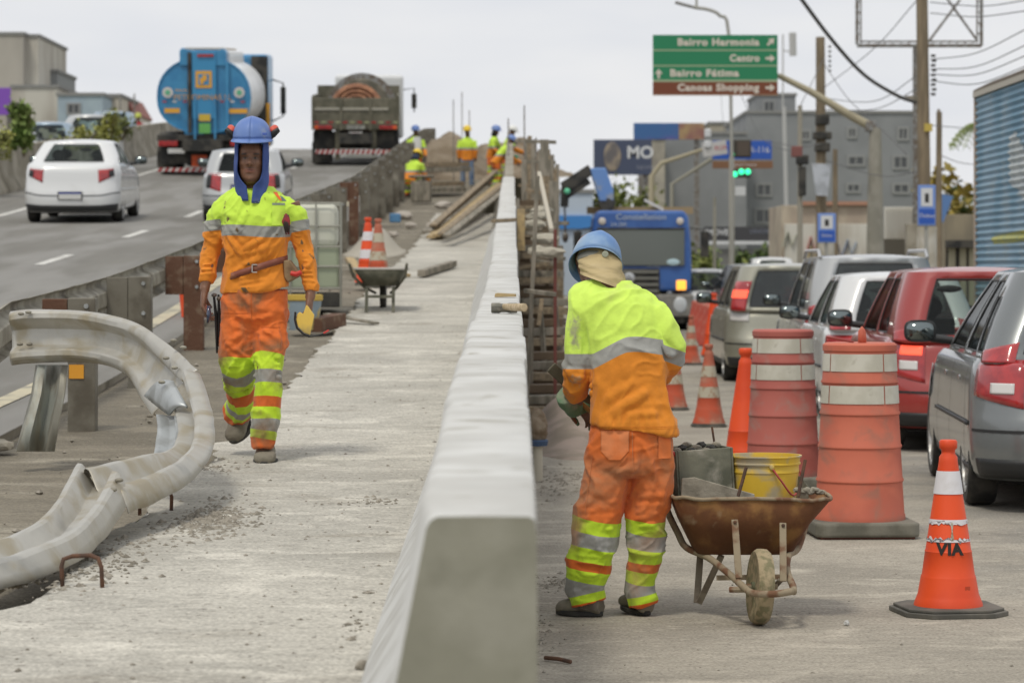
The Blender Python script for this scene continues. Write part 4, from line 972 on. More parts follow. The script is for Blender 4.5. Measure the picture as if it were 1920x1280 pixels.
# khaki hood wrapped round head and collar
def khood(u, v):
    a = 2*math.pi*u; c0 = B(1124, 462, .26); c1 = B(1128, 500, .20); c2 = B(1137, 532, .145)
    c_ = c0.lerp(c1, min(1, v*2)) if v < .5 else c1.lerp(c2, v*2-1)
    hw = interp(v, [0, .25, .6, .85, 1], [.080, .098, .104, .104, .108]); hd = interp(v, [0, .3, .6, 1], [.105, .115, .13, .12])
    k = 1+.018*math.sin(a*4+v*9)+.022*math.sin(v*22+math.sin(a)*3.0)*min(1, v*3)+.02*noise.noise(Vector((math.sin(a)*2, math.cos(a)*2, v*6)))
    return c_+Vector((hw*k*math.cos(a), hd*k*math.sin(a), -.05*math.cos(a)*(v-.2)))
MB().grid(khood, 60, 34).build('neck_hood', M_khaki, wb, smooth=180)
Mh = frame(B(1121, 492, .25), ry=0, rx=R(0)) @ Matrix.Rotation(R(9), 4, 'Y') @ Matrix.Rotation(R(-30), 4, 'X') @ Matrix.Rotation(R(180), 4, 'Z')
hb = helmet('hard_hat', Mh, M_helmB2, wb, peak=.03, hw=.112, hd=.142, depth=.135)
# suspension strap with ratchet knob under the raised rear rim
sp = []
for k in range(21):
    a = lerp(-1.15, 1.15, k/20); sp.append(Mh @ Vector((.094*math.sin(a), .122*math.cos(a), -.014-.012*math.cos(a))))
mb = MB(); mb.grid(lambda u, v: tuple(sp[int(round(u*20))]+(Mh.to_3x3() @ Vector((0, .0, 1)))*(v-.5)*.03), 20, 1)
st_ = mb.build('suspension_strap', mat('strap_grey', (.26, .255, .21), .7), hb, smooth=60, solid=.005)
kn = Mh @ Vector((-.03, .130, -.026)); MB().lathe([(.015, 0), (.015, .010), (.012, .013)], (0, 0, 0), 14, Matrix.Rotation(R(90), 3, 'X')).build('knob', mat('knob_grey', (.33, .35, .27), .6), st_, smooth=40).location = kn
# cement glove and float
gm = MB(); gm.tube([B(1062, 742, .115), B(1070, 755, .15), B(1078, 768, .20), B(1095, 768, .25)], [.050, .052, .046, .030], 14)
hand(gm, B(1080, 766, .21), (.55, .6, -.15), (.2, -.2, -1), curl=.9, side=1, sc_=1.18)
me = remesh(gm, 'glove', .006, 3); c = coords(me); setco(me, c+normals(me)*vnoise(c, 18, 1, .005)[:, None])
link(me, 'glove', mat('green_glove', (.13, .24, .14), .85, col2=(.22, .30, .20), ns=8, dirt=(.33, .32, .25), dirt_s=7, dirt_t=(.55, .75)), wb)
fl = empty('plastering_float', wb.location+B(1085, 735, .20), 0, 'dark flat plastering board held under the bending worker\'s arm', 'plastering board')
o_ = B(1085, 735, .20); a = B(1034, 690, .16)-o_; b = B(1140, 790, .26)-o_
MB().beam(a, b, .016, .052, up=(.7, 0, .7)).build('blade', mat('float_board', (.085, .08, .055), .8, col2=(.14, .125, .09), ns=8, bump=.3), fl, bev=.003)
MB().beam(a+Vector((.06, -.02, -.095)), b+Vector((0, -.02, -.03)), .02, .02).build('grip', mat('handle_wood', (.34, .22, .07), .7), fl, bev=.004)

# ---------------- distant crew ----------------
M_far = {}
def crew(loc, rz, helm_m, label, lean=0, crouch=0, arms=((.25, .1), (-.25, .1)), pant=None, upper=None, h=1.75, skin=(.12, .06, .035), extra=None, vox=.017, cat='person'):
    w_ = empty('person', loc, rz, label, cat); s = h/1.75
    hip = .88*s-crouch; L_ = R(lean)
    def up(t, dx=0, dy=0):   # point along spine
        return Vector((dx, -math.sin(L_)*t+dy*math.cos(L_), hip+math.cos(L_)*t+dy*math.sin(L_)))
    hm = Matrix.Translation(up(.60*s, 0, .0)) @ Matrix.Rotation(L_*.8, 4, 'X')
    b = MB(); head(b, hm, nose=False); 
    sb = MB()
    rr_ = []
    for t, hw, hd in ((-.10, .17, .13), (.0, .165, .125), (.15, .165, .125), (.32, .19, .13), (.42, .20, .12), (.50, .15, .09), (.56, .07, .07)):
        rr_.append([up(t*s)+Vector((q.x, q.y*math.cos(L_), q.y*math.sin(L_))) for q in ring((0, 0, 0), hw*s, hd*s, 16, 2.4)])
    sb.loft(rr_)
    hands_ = []
    for sd, (ax, ay) in zip((-1, 1), arms):
        sh_ = up(.45*s, sd*.19*s); el = sh_+Vector((sd*.06, -.05-ay*.2, -.27*s)); wr = el+Vector((-sd*.02+ax*.3*-sd*0, -ay, -.24*s*(1-min(1, abs(ay)*1.6))))
        sb.tube([sh_, el, wr], [.075, .06, .045], 10); b.tube([el, wr, wr+(wr-el).normalized()*.10], [.04, .035, .035], 8)
        hands_.append(wr)
    pt = MB(); pt.loft([ring((0, 0, hip+.06), .155*s, .12, 16), ring((0, 0, hip-.08), .165*s, .125, 16), ring((0, 0, hip-.16), .13*s, .10, 16)])
    for sd in (-1, 1):
        kn_ = Vector((sd*.12, -.02-crouch*.75, max(.12, hip*.52))) ; ft = Vector((sd*.13, .02+crouch*.1, .06))
        pt.tube([Vector((sd*.085, 0, hip-.08)), kn_, ft], [.095, .08, .07], 10); b.tube([Vector((sd*.085, 0, hip-.05)), kn_, ft], [.06, .05, .045], 8)
        bm_ = MB(); bm_.tube([ft+Vector((0, .06, -.02)), ft+Vector((0, -.05, -.015)), ft+Vector((0, -.17, -.03))], [.045, .05, .035], 8); bm_.build('boot', M_boot, w_, smooth=180)
    me = remesh(b, 'body', vox, 2); setattr_c(me, 'tone', np.tile(np.array(skin), (len(me.vertices), 1))); link(me, 'body', M_skin, w_)
    me = remesh(sb, 'shirt', vox, 3); c = coords(me); setco(me, c+normals(me)*vnoise(c, 8, rz, .008)[:, None]); c = coords(me)
    if upper is None:
        setattr_f(me, 'p', np.clip(.5+(c[:, 2]-(up(.22*s).z)), 0, 1)); link(me, 'shirt', M_shirtF, w_)
    else: link(me, 'shirt', upper, w_)
    me = remesh(pt, 'trousers', vox, 3); c = coords(me); setco(me, c+normals(me)*vnoise(c, 8, 4, .008)[:, None])
    if pant is None: setattr_f(me, 'p', np.clip(c[:, 2]*.95, 0, 1)); link(me, 'trousers', M_pantF, w_)
    else: link(me, 'trousers', pant, w_)
    hh = helmet('hard_hat', hm @ frame((0, .0, .155)), helm_m, w_, ridge=False)
    return w_, hm, up
M_jean = mat('blue_jeans', (.10, .17, .30), .9, col2=(.20, .25, .33), ns=5)
M_greyjean = mat('grey_jeans', (.17, .20, .23), .9, col2=(.25, .27, .28), ns=5)
def at(px, py, d): q = P(px, py, d); return (q.x, d, max(q.z, 0))
def wk(px, d): return (P(px, 0, d).x, d, Wk(d))
c1, hm, up = crew(wk(876, 80), 0, M_helmY, 'distant worker in yellow hard hat and blue jeans standing on the work strip', pant=M_jean, arms=((.2, -.05), (.2, -.05)))
c2, hm, up = crew(wk(779, 81), R(20), M_helmB, 'distant worker in blue hard hat with white cloth over the chest beside the dump truck', arms=((.1, .1), (.1, .15)))
mb = MB(); mb.grid(lambda u, v: (lerp(-.13, .13, u)*(1-.4*abs(v-.5)), -.142-.02*math.sin(u*3), 1.42-.42*v), 5, 5); mb.build('white_bib', mat('white_cloth', (.72, .72, .70), .9), c2, solid=.006)
c3, hm, up = crew(wk(768, 73), R(150), M_helmY, 'crouching distant worker in yellow hard hat beside the guard rail', lean=32, crouch=.42, arms=((.1, .25), (.1, .25)))
mb = MB().tube([hm @ Vector((0, .04, .10)), hm @ Vector((0, .05, -.06))], [.09, .10], 12); mb.build('neck_cloth', mat('navy_cloth', (.03, .04, .07), .9), c3, smooth=180)
c4, hm, up = crew(wk(921, 82), R(70), M_helmB, 'distant worker in blue hard hat and dark hood leaning toward the barrier forms', lean=12, arms=((.1, .2), (.1, .2)))
MB().tube([hm @ Vector((0, .03, .12)), hm @ Vector((0, .03, -.05))], [.083, .09], 12).build('neck_cloth', mat('black_cloth', (.02, .02, .02), .9), c4, smooth=180)
c5, hm, up = crew(wk(930, 77.5), R(110), M_helmB, 'distant worker in blue hard hat bent double over the barrier boards', lean=38, crouch=.08, arms=((.1, .3), (.1, .3)))
c6, hm, up = crew(wk(946, 84), R(100), M_helmW, 'distant worker in white hard hat furthest along the barrier forms', lean=20, arms=((.1, .3), (.1, .3)))
MB().box((-.1, -.3, .78), (.3, .12, .12)).build('green_gloves', mat('teal_glove', (.03, .38, .22), .8), c6, bev=.03)
# ================= VEHICLES =================
M_tyre = mat('tyre', (.018, .018, .017), .85, col2=(.05, .046, .04), ns=8)
M_rimm = mat('alloy', (.46, .46, .45), .4, .5, col2=(.3, .29, .27), ns=20)
M_trim = mat('dark_trim', (.02, .021, .022), .55); M_under = mat('underbody', (.010, .010, .010), .9)
M_glassC = glassmat('car_glass', (.84, .92, .88), .22); M_glassD = glassmat('dark_car_glass', (.22, .25, .25), .8)
M_glassT = glassmat('tinted_glass', (.52, .60, .57), .42)
M_red = mat('tail_lamp_red', (.30, .012, .016), .2, coat=1, col2=(.42, .02, .02), ns=9); M_redlit = mat('brake_lamp_lit', (.9, .10, .05), .2, emit=1.2); M_clear = mat('lamp_clear', (.62, .60, .58), .15, coat=1)
M_plate = mat('licence_plate', (.62, .62, .60), .5); M_plateb = mat('plate_blue', (.03, .06, .30), .5); M_int = mat('seat_cloth', (.045, .045, .045), .9)
M_head = mat('headlamp', (.55, .58, .60), .1, coat=1); M_headlit = mat('headlamp_lit', (1, .93, .80), .3, emit=3)
def paint(name, col, rough=.32, metal=.0, dirt=(.28, .26, .22), dt=(.62, .9)):
    return mat(name, col, rough, metal, coat=.8, dirt=dirt, dirt_s=1.4, dirt_t=dt, spec=.5)

def wheel(parent, c, r, wd, side, m_rim=None, spokes=5, n=28):
    w_ = MB().lathe([(r*.74, -wd/2), (r*.93, -wd/2), (r, -wd*.36), (r, wd*.36), (r*.93, wd/2), (r*.74, wd/2)], (0, 0, 0), n, Matrix.Rotation(R(90), 3, 'Y'), cap=False)
    o = w_.build('wheel', M_tyre, parent, smooth=40); o.location = c
    rm = MB().lathe([(r*.76, wd*.50*side), (r*.72, wd*.47*side), (r*.68, wd*.22*side), (0.001, wd*.1*side)], (0, 0, 0), n, Matrix.Rotation(R(90), 3, 'Y'), cap=False)
    rm.lathe([(r*.14, wd*.44*side), (r*.14, wd*.1*side)], (0, 0, 0), 12, Matrix.Rotation(R(90), 3, 'Y'))
    for k in range(spokes):
        a = 2*math.pi*k/spokes+.3
        rm.beam((wd*.36*side, r*.12*math.cos(a), r*.12*math.sin(a)), (wd*.38*side, r*.68*math.cos(a), r*.68*math.sin(a)), r*.17, wd*.10, up=(1, 0, 0))
    rm.build('rim', m_rim or M_rimm, o, smooth=40)
    return o

def car(name, label, cat, loc, rz, m_body, L=4.0, W=1.68, H=1.5, belt=.93, hood=.88, cab=(-1.85, .95), roofr=(-1.55, .05), roofw=.60, tail=.93, trunk=None, rwin=(.12, .88), lamps='side', hatch_clear=True,
        rails=False, glass=None, plate=None, group=None, sidewin=True, plate_txt=None, wr=.30, mirrors=True, lit=False, bumper_col=None, rear_open=False, lampz=(.52, .98), windows=None, wheels_=(-1.24, 1.30), word=None):
    """forward = +y; cab: y of rear / front glass base; roofr: y of rear / front roof edge"""
    root = empty(name, loc, rz, label, cat, group)
    g_ = glass or M_glassT; hl = L/2; rc, fc = .38, .55; hw = W/2; zb = .20
    def topz_(y):
        if trunk:   # saloon
            return float(np.interp(y, [-hl, -hl+.12, cab[0], cab[1], cab[1]+.25, hl-.45, hl-.08, hl], [tail-.10, tail, tail+.06, belt, belt-.02, hood-.10, hood-.28, hood-.36]))
        return float(np.interp(y, [-hl, -hl+.3, cab[1]-.1, cab[1]+.25, hl-.45, hl-.08, hl], [tail, belt, belt, belt-.02, hood-.10, hood-.28, hood-.36]))
    def outline(n1=4, n2=7, n3=18):
        pts = []
        for k in range(n1): pts.append(('r', k/n1*(hw-rc), 0))
        for k in range(n2): a = math.pi/2*k/n2; pts.append(('r', hw-rc+rc*math.sin(a), 1-math.cos(a)))
        for k in range(n3): pts.append(('s', hw, k/n3))
        for k in range(n2+1): a = math.pi/2*k/n2; pts.append(('f', hw-fc*.8+fc*.8*math.cos(a), math.sin(a)))
        for k in range(1, n1+1): pts.append(('f', (hw-fc*.8)*(1-k/n1), 1))
        return pts
    OL = outline(); NH = len(OL)-1
    SS = [0, .06, .16, .30, .42, .52, .62, .74, .86, .95, 1.0]
    RB = [.10, .02, .0, .0, .0, .03, .07, .09, .11, .13, .18]      # rear inset per level
    FB = [.14, .03, .0, .0, .02, .05, .09, .14, .20, .26, .36]
    WB = [.93, .97, .99, 1.0, 1.0, .995, .99, .985, .972, .95, .915]
    def surf(h, s, side=1, off=0):
        h = max(0, min(NH-1e-6, h)); i = int(h); f = h-i
        def one(kk):
            kind, x, t = OL[kk]; rb = float(np.interp(s, SS, RB)); fb = float(np.interp(s, SS, FB)); wb_ = float(np.interp(s, SS, WB))
            y0 = -hl+rb; y1 = hl-fb
            if kind == 'r': y = y0+rc*t
            elif kind == 's': y = lerp(y0+rc, y1-fc, t)
            else: y = y1-fc+fc*t
            x = x*wb_
            # rear corner bulge: plan curvature
            if kind == 'r': y += .05*(x/hw)**2
            if kind == 'f': y -= .10*(x/hw)**2
            return x, y
        a = one(i); b = one(i+1); x = lerp(a[0], b[0], f); y = lerp(a[1], b[1], f)
        z = zb+s*(topz_(y)-zb)
        if off:
            d = Vector((x*side, 0, 0)) if OL[i][0] == 's' else Vector((x*side*.7, y-(0 if False else (-hl+.9 if y < 0 else hl-1.0)), 0))
            d.normalize(); return Vector((x*side, y, z))+d*off
        return Vector((x*side, y, z))
    rings = []
    for s in SS:
        ri = [surf(k, s, 1) for k in range(NH+1)]; le = [surf(k, s, -1) for k in range(NH-1, 0, -1)]; rings.append(ri+le)
    n = len(rings[0]); mb = MB(); vs = [p for r in rings for p in r]; fs = [(i*n+j, i*n+(j+1) % n, (i+1)*n+(j+1) % n, (i+1)*n+j) for i in range(len(SS)-1) for j in range(n)]
    for lv, rev in ((0, 1), (len(SS)-1, 0)):
        o_ = lv*n
        fs.append((o_, o_+1, o_+n-1)); fs.append((o_+NH, o_+NH+1, o_+NH-1))
        for k in range(1, NH-1): fs.append((o_+k, o_+k+1, o_+n-k-1, o_+n-k))
    mb.add(vs, fs)
    body = mb.build('body', [m_body, M_under], root)
    # wheel arches cut out
    cut = MB()
    for wy in wheels_:
        for sd in (-1, 1): cut.lathe([(wr*1.16, -.14), (wr*1.16, .14)], (sd*(hw-.05), wy, wr+.0), 28, Matrix.Rotation(R(90), 3, 'Y'))
    co = cut.build('tmp_cut', M_under); md = body.modifiers.new('b', 'BOOLEAN'); md.object = co; md.operation = 'DIFFERENCE'; md.solver = 'EXACT'
    dg = bpy.context.evaluated_depsgraph_get(); me = bpy.data.meshes.new_from_object(body.evaluated_get(dg)); body.modifiers.clear(); old = body.data; body.data = me; bpy.data.objects.remove(co)
    try: me.set_sharp_from_angle(angle=R(38))
    except Exception: pass
    me.polygons.foreach_set('use_smooth', [True]*len(me.polygons))
    # cabin: rounded frustum with window openings
    def cabpt(a, h, off=0):
        """a in 0..NH2 around the right half, h 0..1"""
        zr = H-.045
        y0 = lerp(cab[0], roofr[0], h**.9); y1 = lerp(cab[1], roofr[1], h**.92); wx_ = lerp(hw*.915, roofw, h**1.15); r1 = lerp(.20, .22, h)
        k, t = CB[int(a)]; k2, t2 = CB[min(int(a)+1, len(CB)-1)]; f = a-int(a)
        def one(k, t):
            if k == 'r': return (wx_-r1)*t, y0+.04*t*t
            if k == 'rc': return wx_-r1+r1*math.sin(t*math.pi/2), y0+.04+r1*(1-math.cos(t*math.pi/2))
            if k == 's': return wx_, lerp(y0+.04+r1, y1-.10-r1, t)
            if k == 'fc': return wx_-r1+r1*math.cos(t*math.pi/2), y1-.10-r1+r1*math.sin(t*math.pi/2)
            return (wx_-r1)*(1-t), y1-.10*(1-t)**2
        p = one(k, t); q = one(k2, t2); x, y = lerp(p[0], q[0], f), lerp(p[1], q[1], f)
        zb_ = topz_(y)-.02
        z = zb_+(zr-zb_)*h
        x *= 1+.018*math.sin(math.pi*h)
        v = Vector((x, y, z))
        if off:
            d = Vector((x/wx_ if k in 's' or k in ('rc', 'fc') else 0, (-1 if k in ('r', 'rc') else 1 if k in ('f', 'fc') else 0), .35)).normalized(); v += d*off
        return v
    CB = [('r', t) for t in (0, .25, .5, .75)]+[('r', .94)]+[('rc', t) for t in (0.12, .45, .8)]+[('s', t) for t in (0, .03, .14, .18, .30, .46, .50, .54, .70, .86, .93, 1)]+[('fc', t) for t in (.3, .6, .9)]+[('f', t) for t in (.06, .3, .55, .8, 1)]
    NC = len(CB)-1; HS = [0, .10, .28, .5, .72, .90, 1.0]
    def idx(k, t): return min(range(len(CB)), key=lambda i: (CB[i][0] != k, abs(CB[i][1]-t)))
    openings = []
    openings.append(('rear_window', 0, idx('r', .94), .10 if not trunk else .10, .90, True, glass if glass else M_glassT))
    openings.append(('windscreen', idx('f', .06), NC, .10, .90, True, M_glassC))
    if sidewin:
        openings.append(('side_window', idx('s', .54), idx('s', .93), .10, .90, False, M_glassD if lit == 'dark' else g_))
        openings.append(('side_window', idx('s', .18), idx('s', .46), .10, .90, False, g_))
        if windows == 'quarter': openings.append(('quarter_window', idx('s', 0), idx('s', .14), .10, .72, False, g_))
    def hole(i, j):
        for nm, a, b, h0, h1, both, gm in openings:
            if a <= i and i+1 <= b and HS[j] >= h0-1e-6 and HS[j+1] <= h1+1e-6: return True
        return False
    mb = MB()
    for sd in (1, -1):
        for i in range(NC):
            for j in range(len(HS)-1):
                if hole(i, j): continue
                q = [cabpt(i, HS[j]), cabpt(i+1, HS[j]), cabpt(i+1, HS[j+1]), cabpt(i, HS[j+1])]
                mb.add([(p.x*sd, p.y, p.z) for p in q], [(0, 1, 2, 3) if sd > 0 else (3, 2, 1, 0)])
    # roof
    top = [cabpt(i, 1.0) for i in range(NC+1)]; half = [p for p in top]
    NR = 6
    for i in range(NC):
        for k in range(-NR, NR):
            def rp(p, t): x = p.x*t; zz = p.z+.045*(1-t*t)**.8*min(1, (p.y-roofr[0]+.02)/.25 if p.y < (roofr[0]+roofr[1])/2 else (roofr[1]+.02-p.y)/.25 if p.y > roofr[1]-.25 else 1); return (x, p.y, zz)
            a, b = k/NR, (k+1)/NR
            mb.add([rp(top[i], a), rp(top[i], b), rp(top[i+1], b), rp(top[i+1], a)], [(0, 1, 2, 3)])
    import bmesh
    me = mb.mesh('cabin', [m_body]); bm = bmesh.new(); bm.from_mesh(me); bmesh.ops.remove_doubles(bm, verts=bm.verts, dist=.0015); bmesh.ops.recalc_face_normals(bm, faces=bm.faces); bm.to_mesh(me); bm.free()
    try: me.set_sharp_from_angle(angle=R(40))
    except Exception: pass
    me.polygons.foreach_set('use_smooth', [True]*len(me.polygons))
    cb = bpy.data.objects.new('cabin', me); COL.objects.link(cb); cb.parent = root; md = cb.modifiers.new('s', 'SOLIDIFY'); md.thickness = .03; md.offset = -1
    for nm, a, b, h0, h1, both, gm in openings:
        for sd in ((1, -1) if not both else (0,)):
            def fn(u, v):
                aa = lerp(a, b, u) if sd else (a+abs(2*u-1)*(b-a) if nm == 'rear_window' else b-abs(2*u-1)*(b-a)); sgn = sd if sd else (1 if u >= .5 else -1)
                q = cabpt(min(aa, NC-1e-6), lerp(h0, h1, v), -.006); return (q.x*sgn, q.y, q.z)
            o = MB().grid(fn, (b-a)*(1 if sd else 2), 5).build(nm, gm, root, smooth=180)
            if sd or nm == 'rear_window':   # dark surround
                fr = MB(); loop = [Vector(fn(t, 0)) for t in np.linspace(0, 1, 7)]+[Vector(fn(1, t)) for t in np.linspace(.1, 1, 5)]+[Vector(fn(t, 1)) for t in np.linspace(.9, 0, 7)]+[Vector(fn(0, t)) for t in np.linspace(.9, 0, 5)]
                fr.tube(loop, .009, 5, cap=False, flat=1); fr.build('window_seal', M_trim, o)
    # interior
    for sx in (-.36, .36):
        for sy in (-.9, .12): MB().box((sx, sy, belt+.0), (.44, .14, .30)).ell((sx, sy, belt+.25), (.13, .06, .10), 10, 6).build('seat', M_int, root, bev=.04)
    MB().ell((0, roofr[1]+.25, H-.20), (.12, .02, .035), 10, 6).build('interior_mirror', M_trim, root)
    for wy in wheels_:
        for sd in (-1, 1): wheel(root, (sd*(hw-.10), wy, wr), wr, .19, sd)
    bmx = MB().box((0, 0, .24), (W*.80, L*.82, .14)); bmx.build('underbody', M_under, root)
    # lower trim band / bumper
    def band(h0, h1, s0, s1, m, nm, off=.006, both=True, nu=14, nv=4, par=None, sol=.004):
        if both: fn = lambda u, v: surf(abs(2*u-1)*h1, lerp(s0, s1, v), 1 if u >= .5 else -1, off)
        else: fn = None
        return MB().grid(fn, nu*2, nv).build(nm, m, par or root, smooth=180, solid=sol)
    def patch_(h0, h1, s0, s1, sd, m, nm, off=.006, par=None, s0b=None, s1b=None, nu=8, nv=6):
        fn = lambda u, v: surf(lerp(h0, h1, u), lerp(lerp(s0, s0b if s0b is not None else s0, u), lerp(s1, s1b if s1b is not None else s1, u), v), sd, off)
        return MB().grid(fn, nu, nv).build(nm, m, par or root, smooth=180, solid=.006)
    bp = band(0, 9.5, .02, .18, bumper_col or M_trim, 'rear_valance')
    MB().grid(lambda u, v: surf(abs(2*u-1)*10, lerp(.40, .425, v), 1 if u >= .5 else -1, .005), 24, 1).build('bumper_edge', M_trim, root, smooth=180)
    for sd in (-1, 1):
        if lamps == 'side':
            lp = patch_(4.9, 9.6, lampz[0], lampz[1], sd, M_red, 'tail_lamp', s0b=lampz[0]+.1, s1b=lampz[1])
            patch_(5.6, 7.6, lerp(*lampz, .30), lerp(*lampz, .52), sd, M_clear, 'lamp_lens', .011, lp)
            if lit: patch_(5.2, 7.6, lerp(*lampz, .66), lerp(*lampz, .88), sd, M_redlit, 'lamp_lens', .012, lp)
        if lamps == 'low':   # wraps a low corner
            lp = patch_(4.3, 8.0, lampz[0], lampz[1], sd, M_red, 'tail_lamp', s0b=lampz[0]+.12, s1b=lampz[1]+.0); patch_(6.6, 7.9, lampz[0]+.1, lampz[1]-.03, sd, M_trim, 'lamp_lens', .016, lp)
        if lamps == 'high' or lamps == 'side':
            def fn(u, v): q = cabpt(lerp(4.6, 7.6, u), lerp(.0, .66 if lamps == 'high' else .22, v)*(1 if lamps == 'high' else 1-.5*u), .009); return (q.x*sd, q.y, q.z)
            lq = MB().grid(fn, 5, 6).build('upper_lamp', M_red, root, smooth=180, solid=.006)
            if lamps == 'high':
                def fn2(u, v): q = cabpt(lerp(4.8, 7.4, u), lerp(.28, .46, v), .022); return (q.x*sd, q.y, q.z)
                MB().grid(fn2, 4, 3).build('lamp_lens', M_redlit if lit else M_clear, lq, smooth=180)
                lp = patch_(5.0, 8.8, .80, .99, sd, M_clear, 'tail_lamp')
        # headlamps, door gaps, handles, sill, arch lip
        patch_(NH-11.2, NH-6.3, .56, .86, sd, M_headlit if lit == 'front' else M_head, 'headlamp', .012)
        for hh in (13.2, 19.2, 24.6):
            MB().grid(lambda u, v: surf(hh+.05*(u-.5)+.9*max(0, .25-v)*(1 if hh < 14 else 0), lerp(.12, .97, v), sd, .0025), 1, 12).build('door_gap', M_under, root)
        for hh in (14.1, 20.0): patch_(hh, hh+.9, .80, .84, sd, m_body, 'door_handle', .025, nu=3, nv=2)
        patch_(11.5, 25, .44, .475, sd, M_trim if not trunk else m_body, 'side_moulding', .010, nu=14, nv=1)
        patch_(11.2, 25.4, .0, .10, sd, M_trim if not trunk else m_body, 'sill', .008, nu=14, nv=2)
        if mirrors:
            mz = belt+.10; my = cab[1]-.42; o = MB().tube([(sd*(hw*.88), my, mz-.04), (sd*(hw+.05), my, mz-.02)], .03, 8).loft([[Vector((sd*(hw+.13), my+yy, mz+.03))+Vector((.115*k*math.copysign(abs(math.cos(a))**.6, math.cos(a)), 0, .080*k*math.copysign(abs(math.sin(a))**.6, math.sin(a)))) for a in [2*math.pi*q/20 for q in range(20)]] for yy, k in ((-.035, .96), (-.03, 1), (.02, .95), (.06, .6))]).build('wing_mirror', M_trim, root, smooth=50)
            MB().loft([[Vector((sd*(hw+.13), my+yy, mz+.03))+Vector((.098*math.copysign(abs(math.cos(a))**.6, math.cos(a)), 0, .064*math.copysign(abs(math.sin(a))**.6, math.sin(a)))) for a in [2*math.pi*q/20 for q in range(20)]] for yy in (-.037, -.030)]).build('mirror_glass', mat('mirror_glass', (.20, .23, .23), .08, 1), o, smooth=180)
        if rails:
            zt = H+.015; MB().tube([(sd*roofw*.98, roofr[0]+.15, zt-.06), (sd*roofw*.98, roofr[0]+.30, zt+.03), (sd*roofw*.98, roofr[1]-.35, zt+.03), (sd*roofw*.98, roofr[1]-.15, zt-.06)], .022, 8).build('roof_rail', mat('rail_silver', (.55, .55, .55), .35, .7), root, smooth=60)
    # plate and badge
    pz = plate or .62; py_ = surf(0, (pz-zb)/(topz_(-hl)-zb), 1).y
    MB().box((0, py_-.012, pz), (.44, .014, .15)).build('plate_recess', M_trim, root, bev=.02)
    pl = MB().box((0, py_-.022, pz), (.40, .008, .125)).build('licence_plate', M_plate, root, bev=.004)
    MB().box((0, py_-.028, pz+.048), (.392, .004, .028)).build('plate_band', M_plateb, pl)
    if plate_txt: lettering(plate_txt, .085, M_trim, pl, (0, py_-.0285, pz-.02), ext=.001, sx=1.0)
    if word: lettering(word, .06, M_clear, root, (-.32, surf(0, .66, 1).y-.008, zb+.66*(topz_(-hl)-zb)), ext=.002, sx=1.1)
    if not trunk: MB().tube([(0, cab[0]-.005, belt+.06), (.28, cab[0]+.02, belt+.10)], .012, 6).build('wiper', M_trim, root)
    # front number, grille
    fz = .55; fy = surf(NH, .4, 1).y
    MB().box((0, fy+.0, .60), (.9, .03, .16)).build('grille', M_trim, root, bev=.01)
    return root

P_grey = paint('paint_grey', (.175, .188, .19), .30, .4); P_red = paint('paint_red', (.31, .03, .024), .3, dt=(.66, .95)); P_white = paint('paint_white', (.66, .67, .67), .3)
P_silver = paint('paint_silver', (.44, .45, .45), .32, .4); P_beige = paint('paint_beige', (.36, .35, .28), .32, .45); P_dark = paint('paint_graphite', (.06, .065, .07), .28); P_blueg = paint('paint_bluegrey', (.24, .32, .40), .35, .3)
# queue on the street at grade
grpq = 'cars queuing nose to tail in the street'
car('parked_car', 'grey hatchback at the right picture edge, nearest of the queuing cars', 'car', (3.90, 19.75, 0), R(-3.4), P_grey, L=4.05, W=1.76, H=1.56, belt=.96, cab=(-1.84, 1.05), roofr=(-1.52, .0), roofw=.56, tail=.96, lampz=(.60, 1.0), wr=.315, group=grpq, lit=False, glass=M_glassT, windows='quarter')
car('parked_car', 'red hatchback with clear rear window queuing between the grey and white cars', 'car', (3.97, 25.55, 0), 0, P_red, L=3.8, W=1.66, H=1.55, belt=.95, cab=(-1.80, 1.0), roofr=(-1.58, .05), roofw=.61, tail=.93, group=grpq, glass=M_glassC, lit=True, word='BRASIL', plate=.80)
car('parked_car', 'white hatchback in the queue just beyond the red hatchback', 'car', (3.98, 30.5, 0), 0, P_white, L=3.8, W=1.64, H=1.50, belt=.93, cab=(-1.80, 1.0), roofr=(-1.52, .0), roofw=.58, group=grpq, lampz=(.5, .9))
car('parked_car', 'silver estate with roof rails and roof aerial in the queue', 'estate car', (4.35, 35.9, 0), 0, P_silver, L=4.4, W=1.76, H=1.70, belt=1.0, cab=(-2.05, 1.15), roofr=(-1.85, .25), roofw=.66, group=grpq, rails=True, glass=M_glassD, tail=.98)
car('parked_car', 'beige-green minivan with tall lit rear lamps in the queue', 'minivan', (3.72, 40.0, 0), 0, P_beige, L=3.95, W=1.70, H=1.60, belt=.98, cab=(-1.88, 1.05), roofr=(-1.72, .20), roofw=.62, group=grpq, lamps='high', lit=True, glass=M_glassD, tail=.96)
car('parked_car', 'dark grey off-roader with pale roof far down the queue by the plastic barriers', 'car', (5.55, 66, 0), 0, P_dark, L=4.4, W=1.78, H=1.62, belt=1.0, cab=(-2.0, 1.1), roofr=(-1.75, .2), roofw=.62, group=grpq, lampz=(.55, .95))
car('parked_car', 'small silver car half hidden behind the dark off-roader', 'car', (4.75, 71.5, 0), 0, P_silver, L=4.0, W=1.68, H=1.50, group=grpq, lampz=(.5, .9))
car('parked_car', 'white saloon with greenish window furthest down the street', 'car', (8.3, 92, 0), 0, P_white, L=4.2, W=1.72, H=1.85, belt=1.15, cab=(-1.9, 1.0), roofr=(-1.5, .0), roofw=.60, glass=M_glassC, group=grpq, tail=1.1)
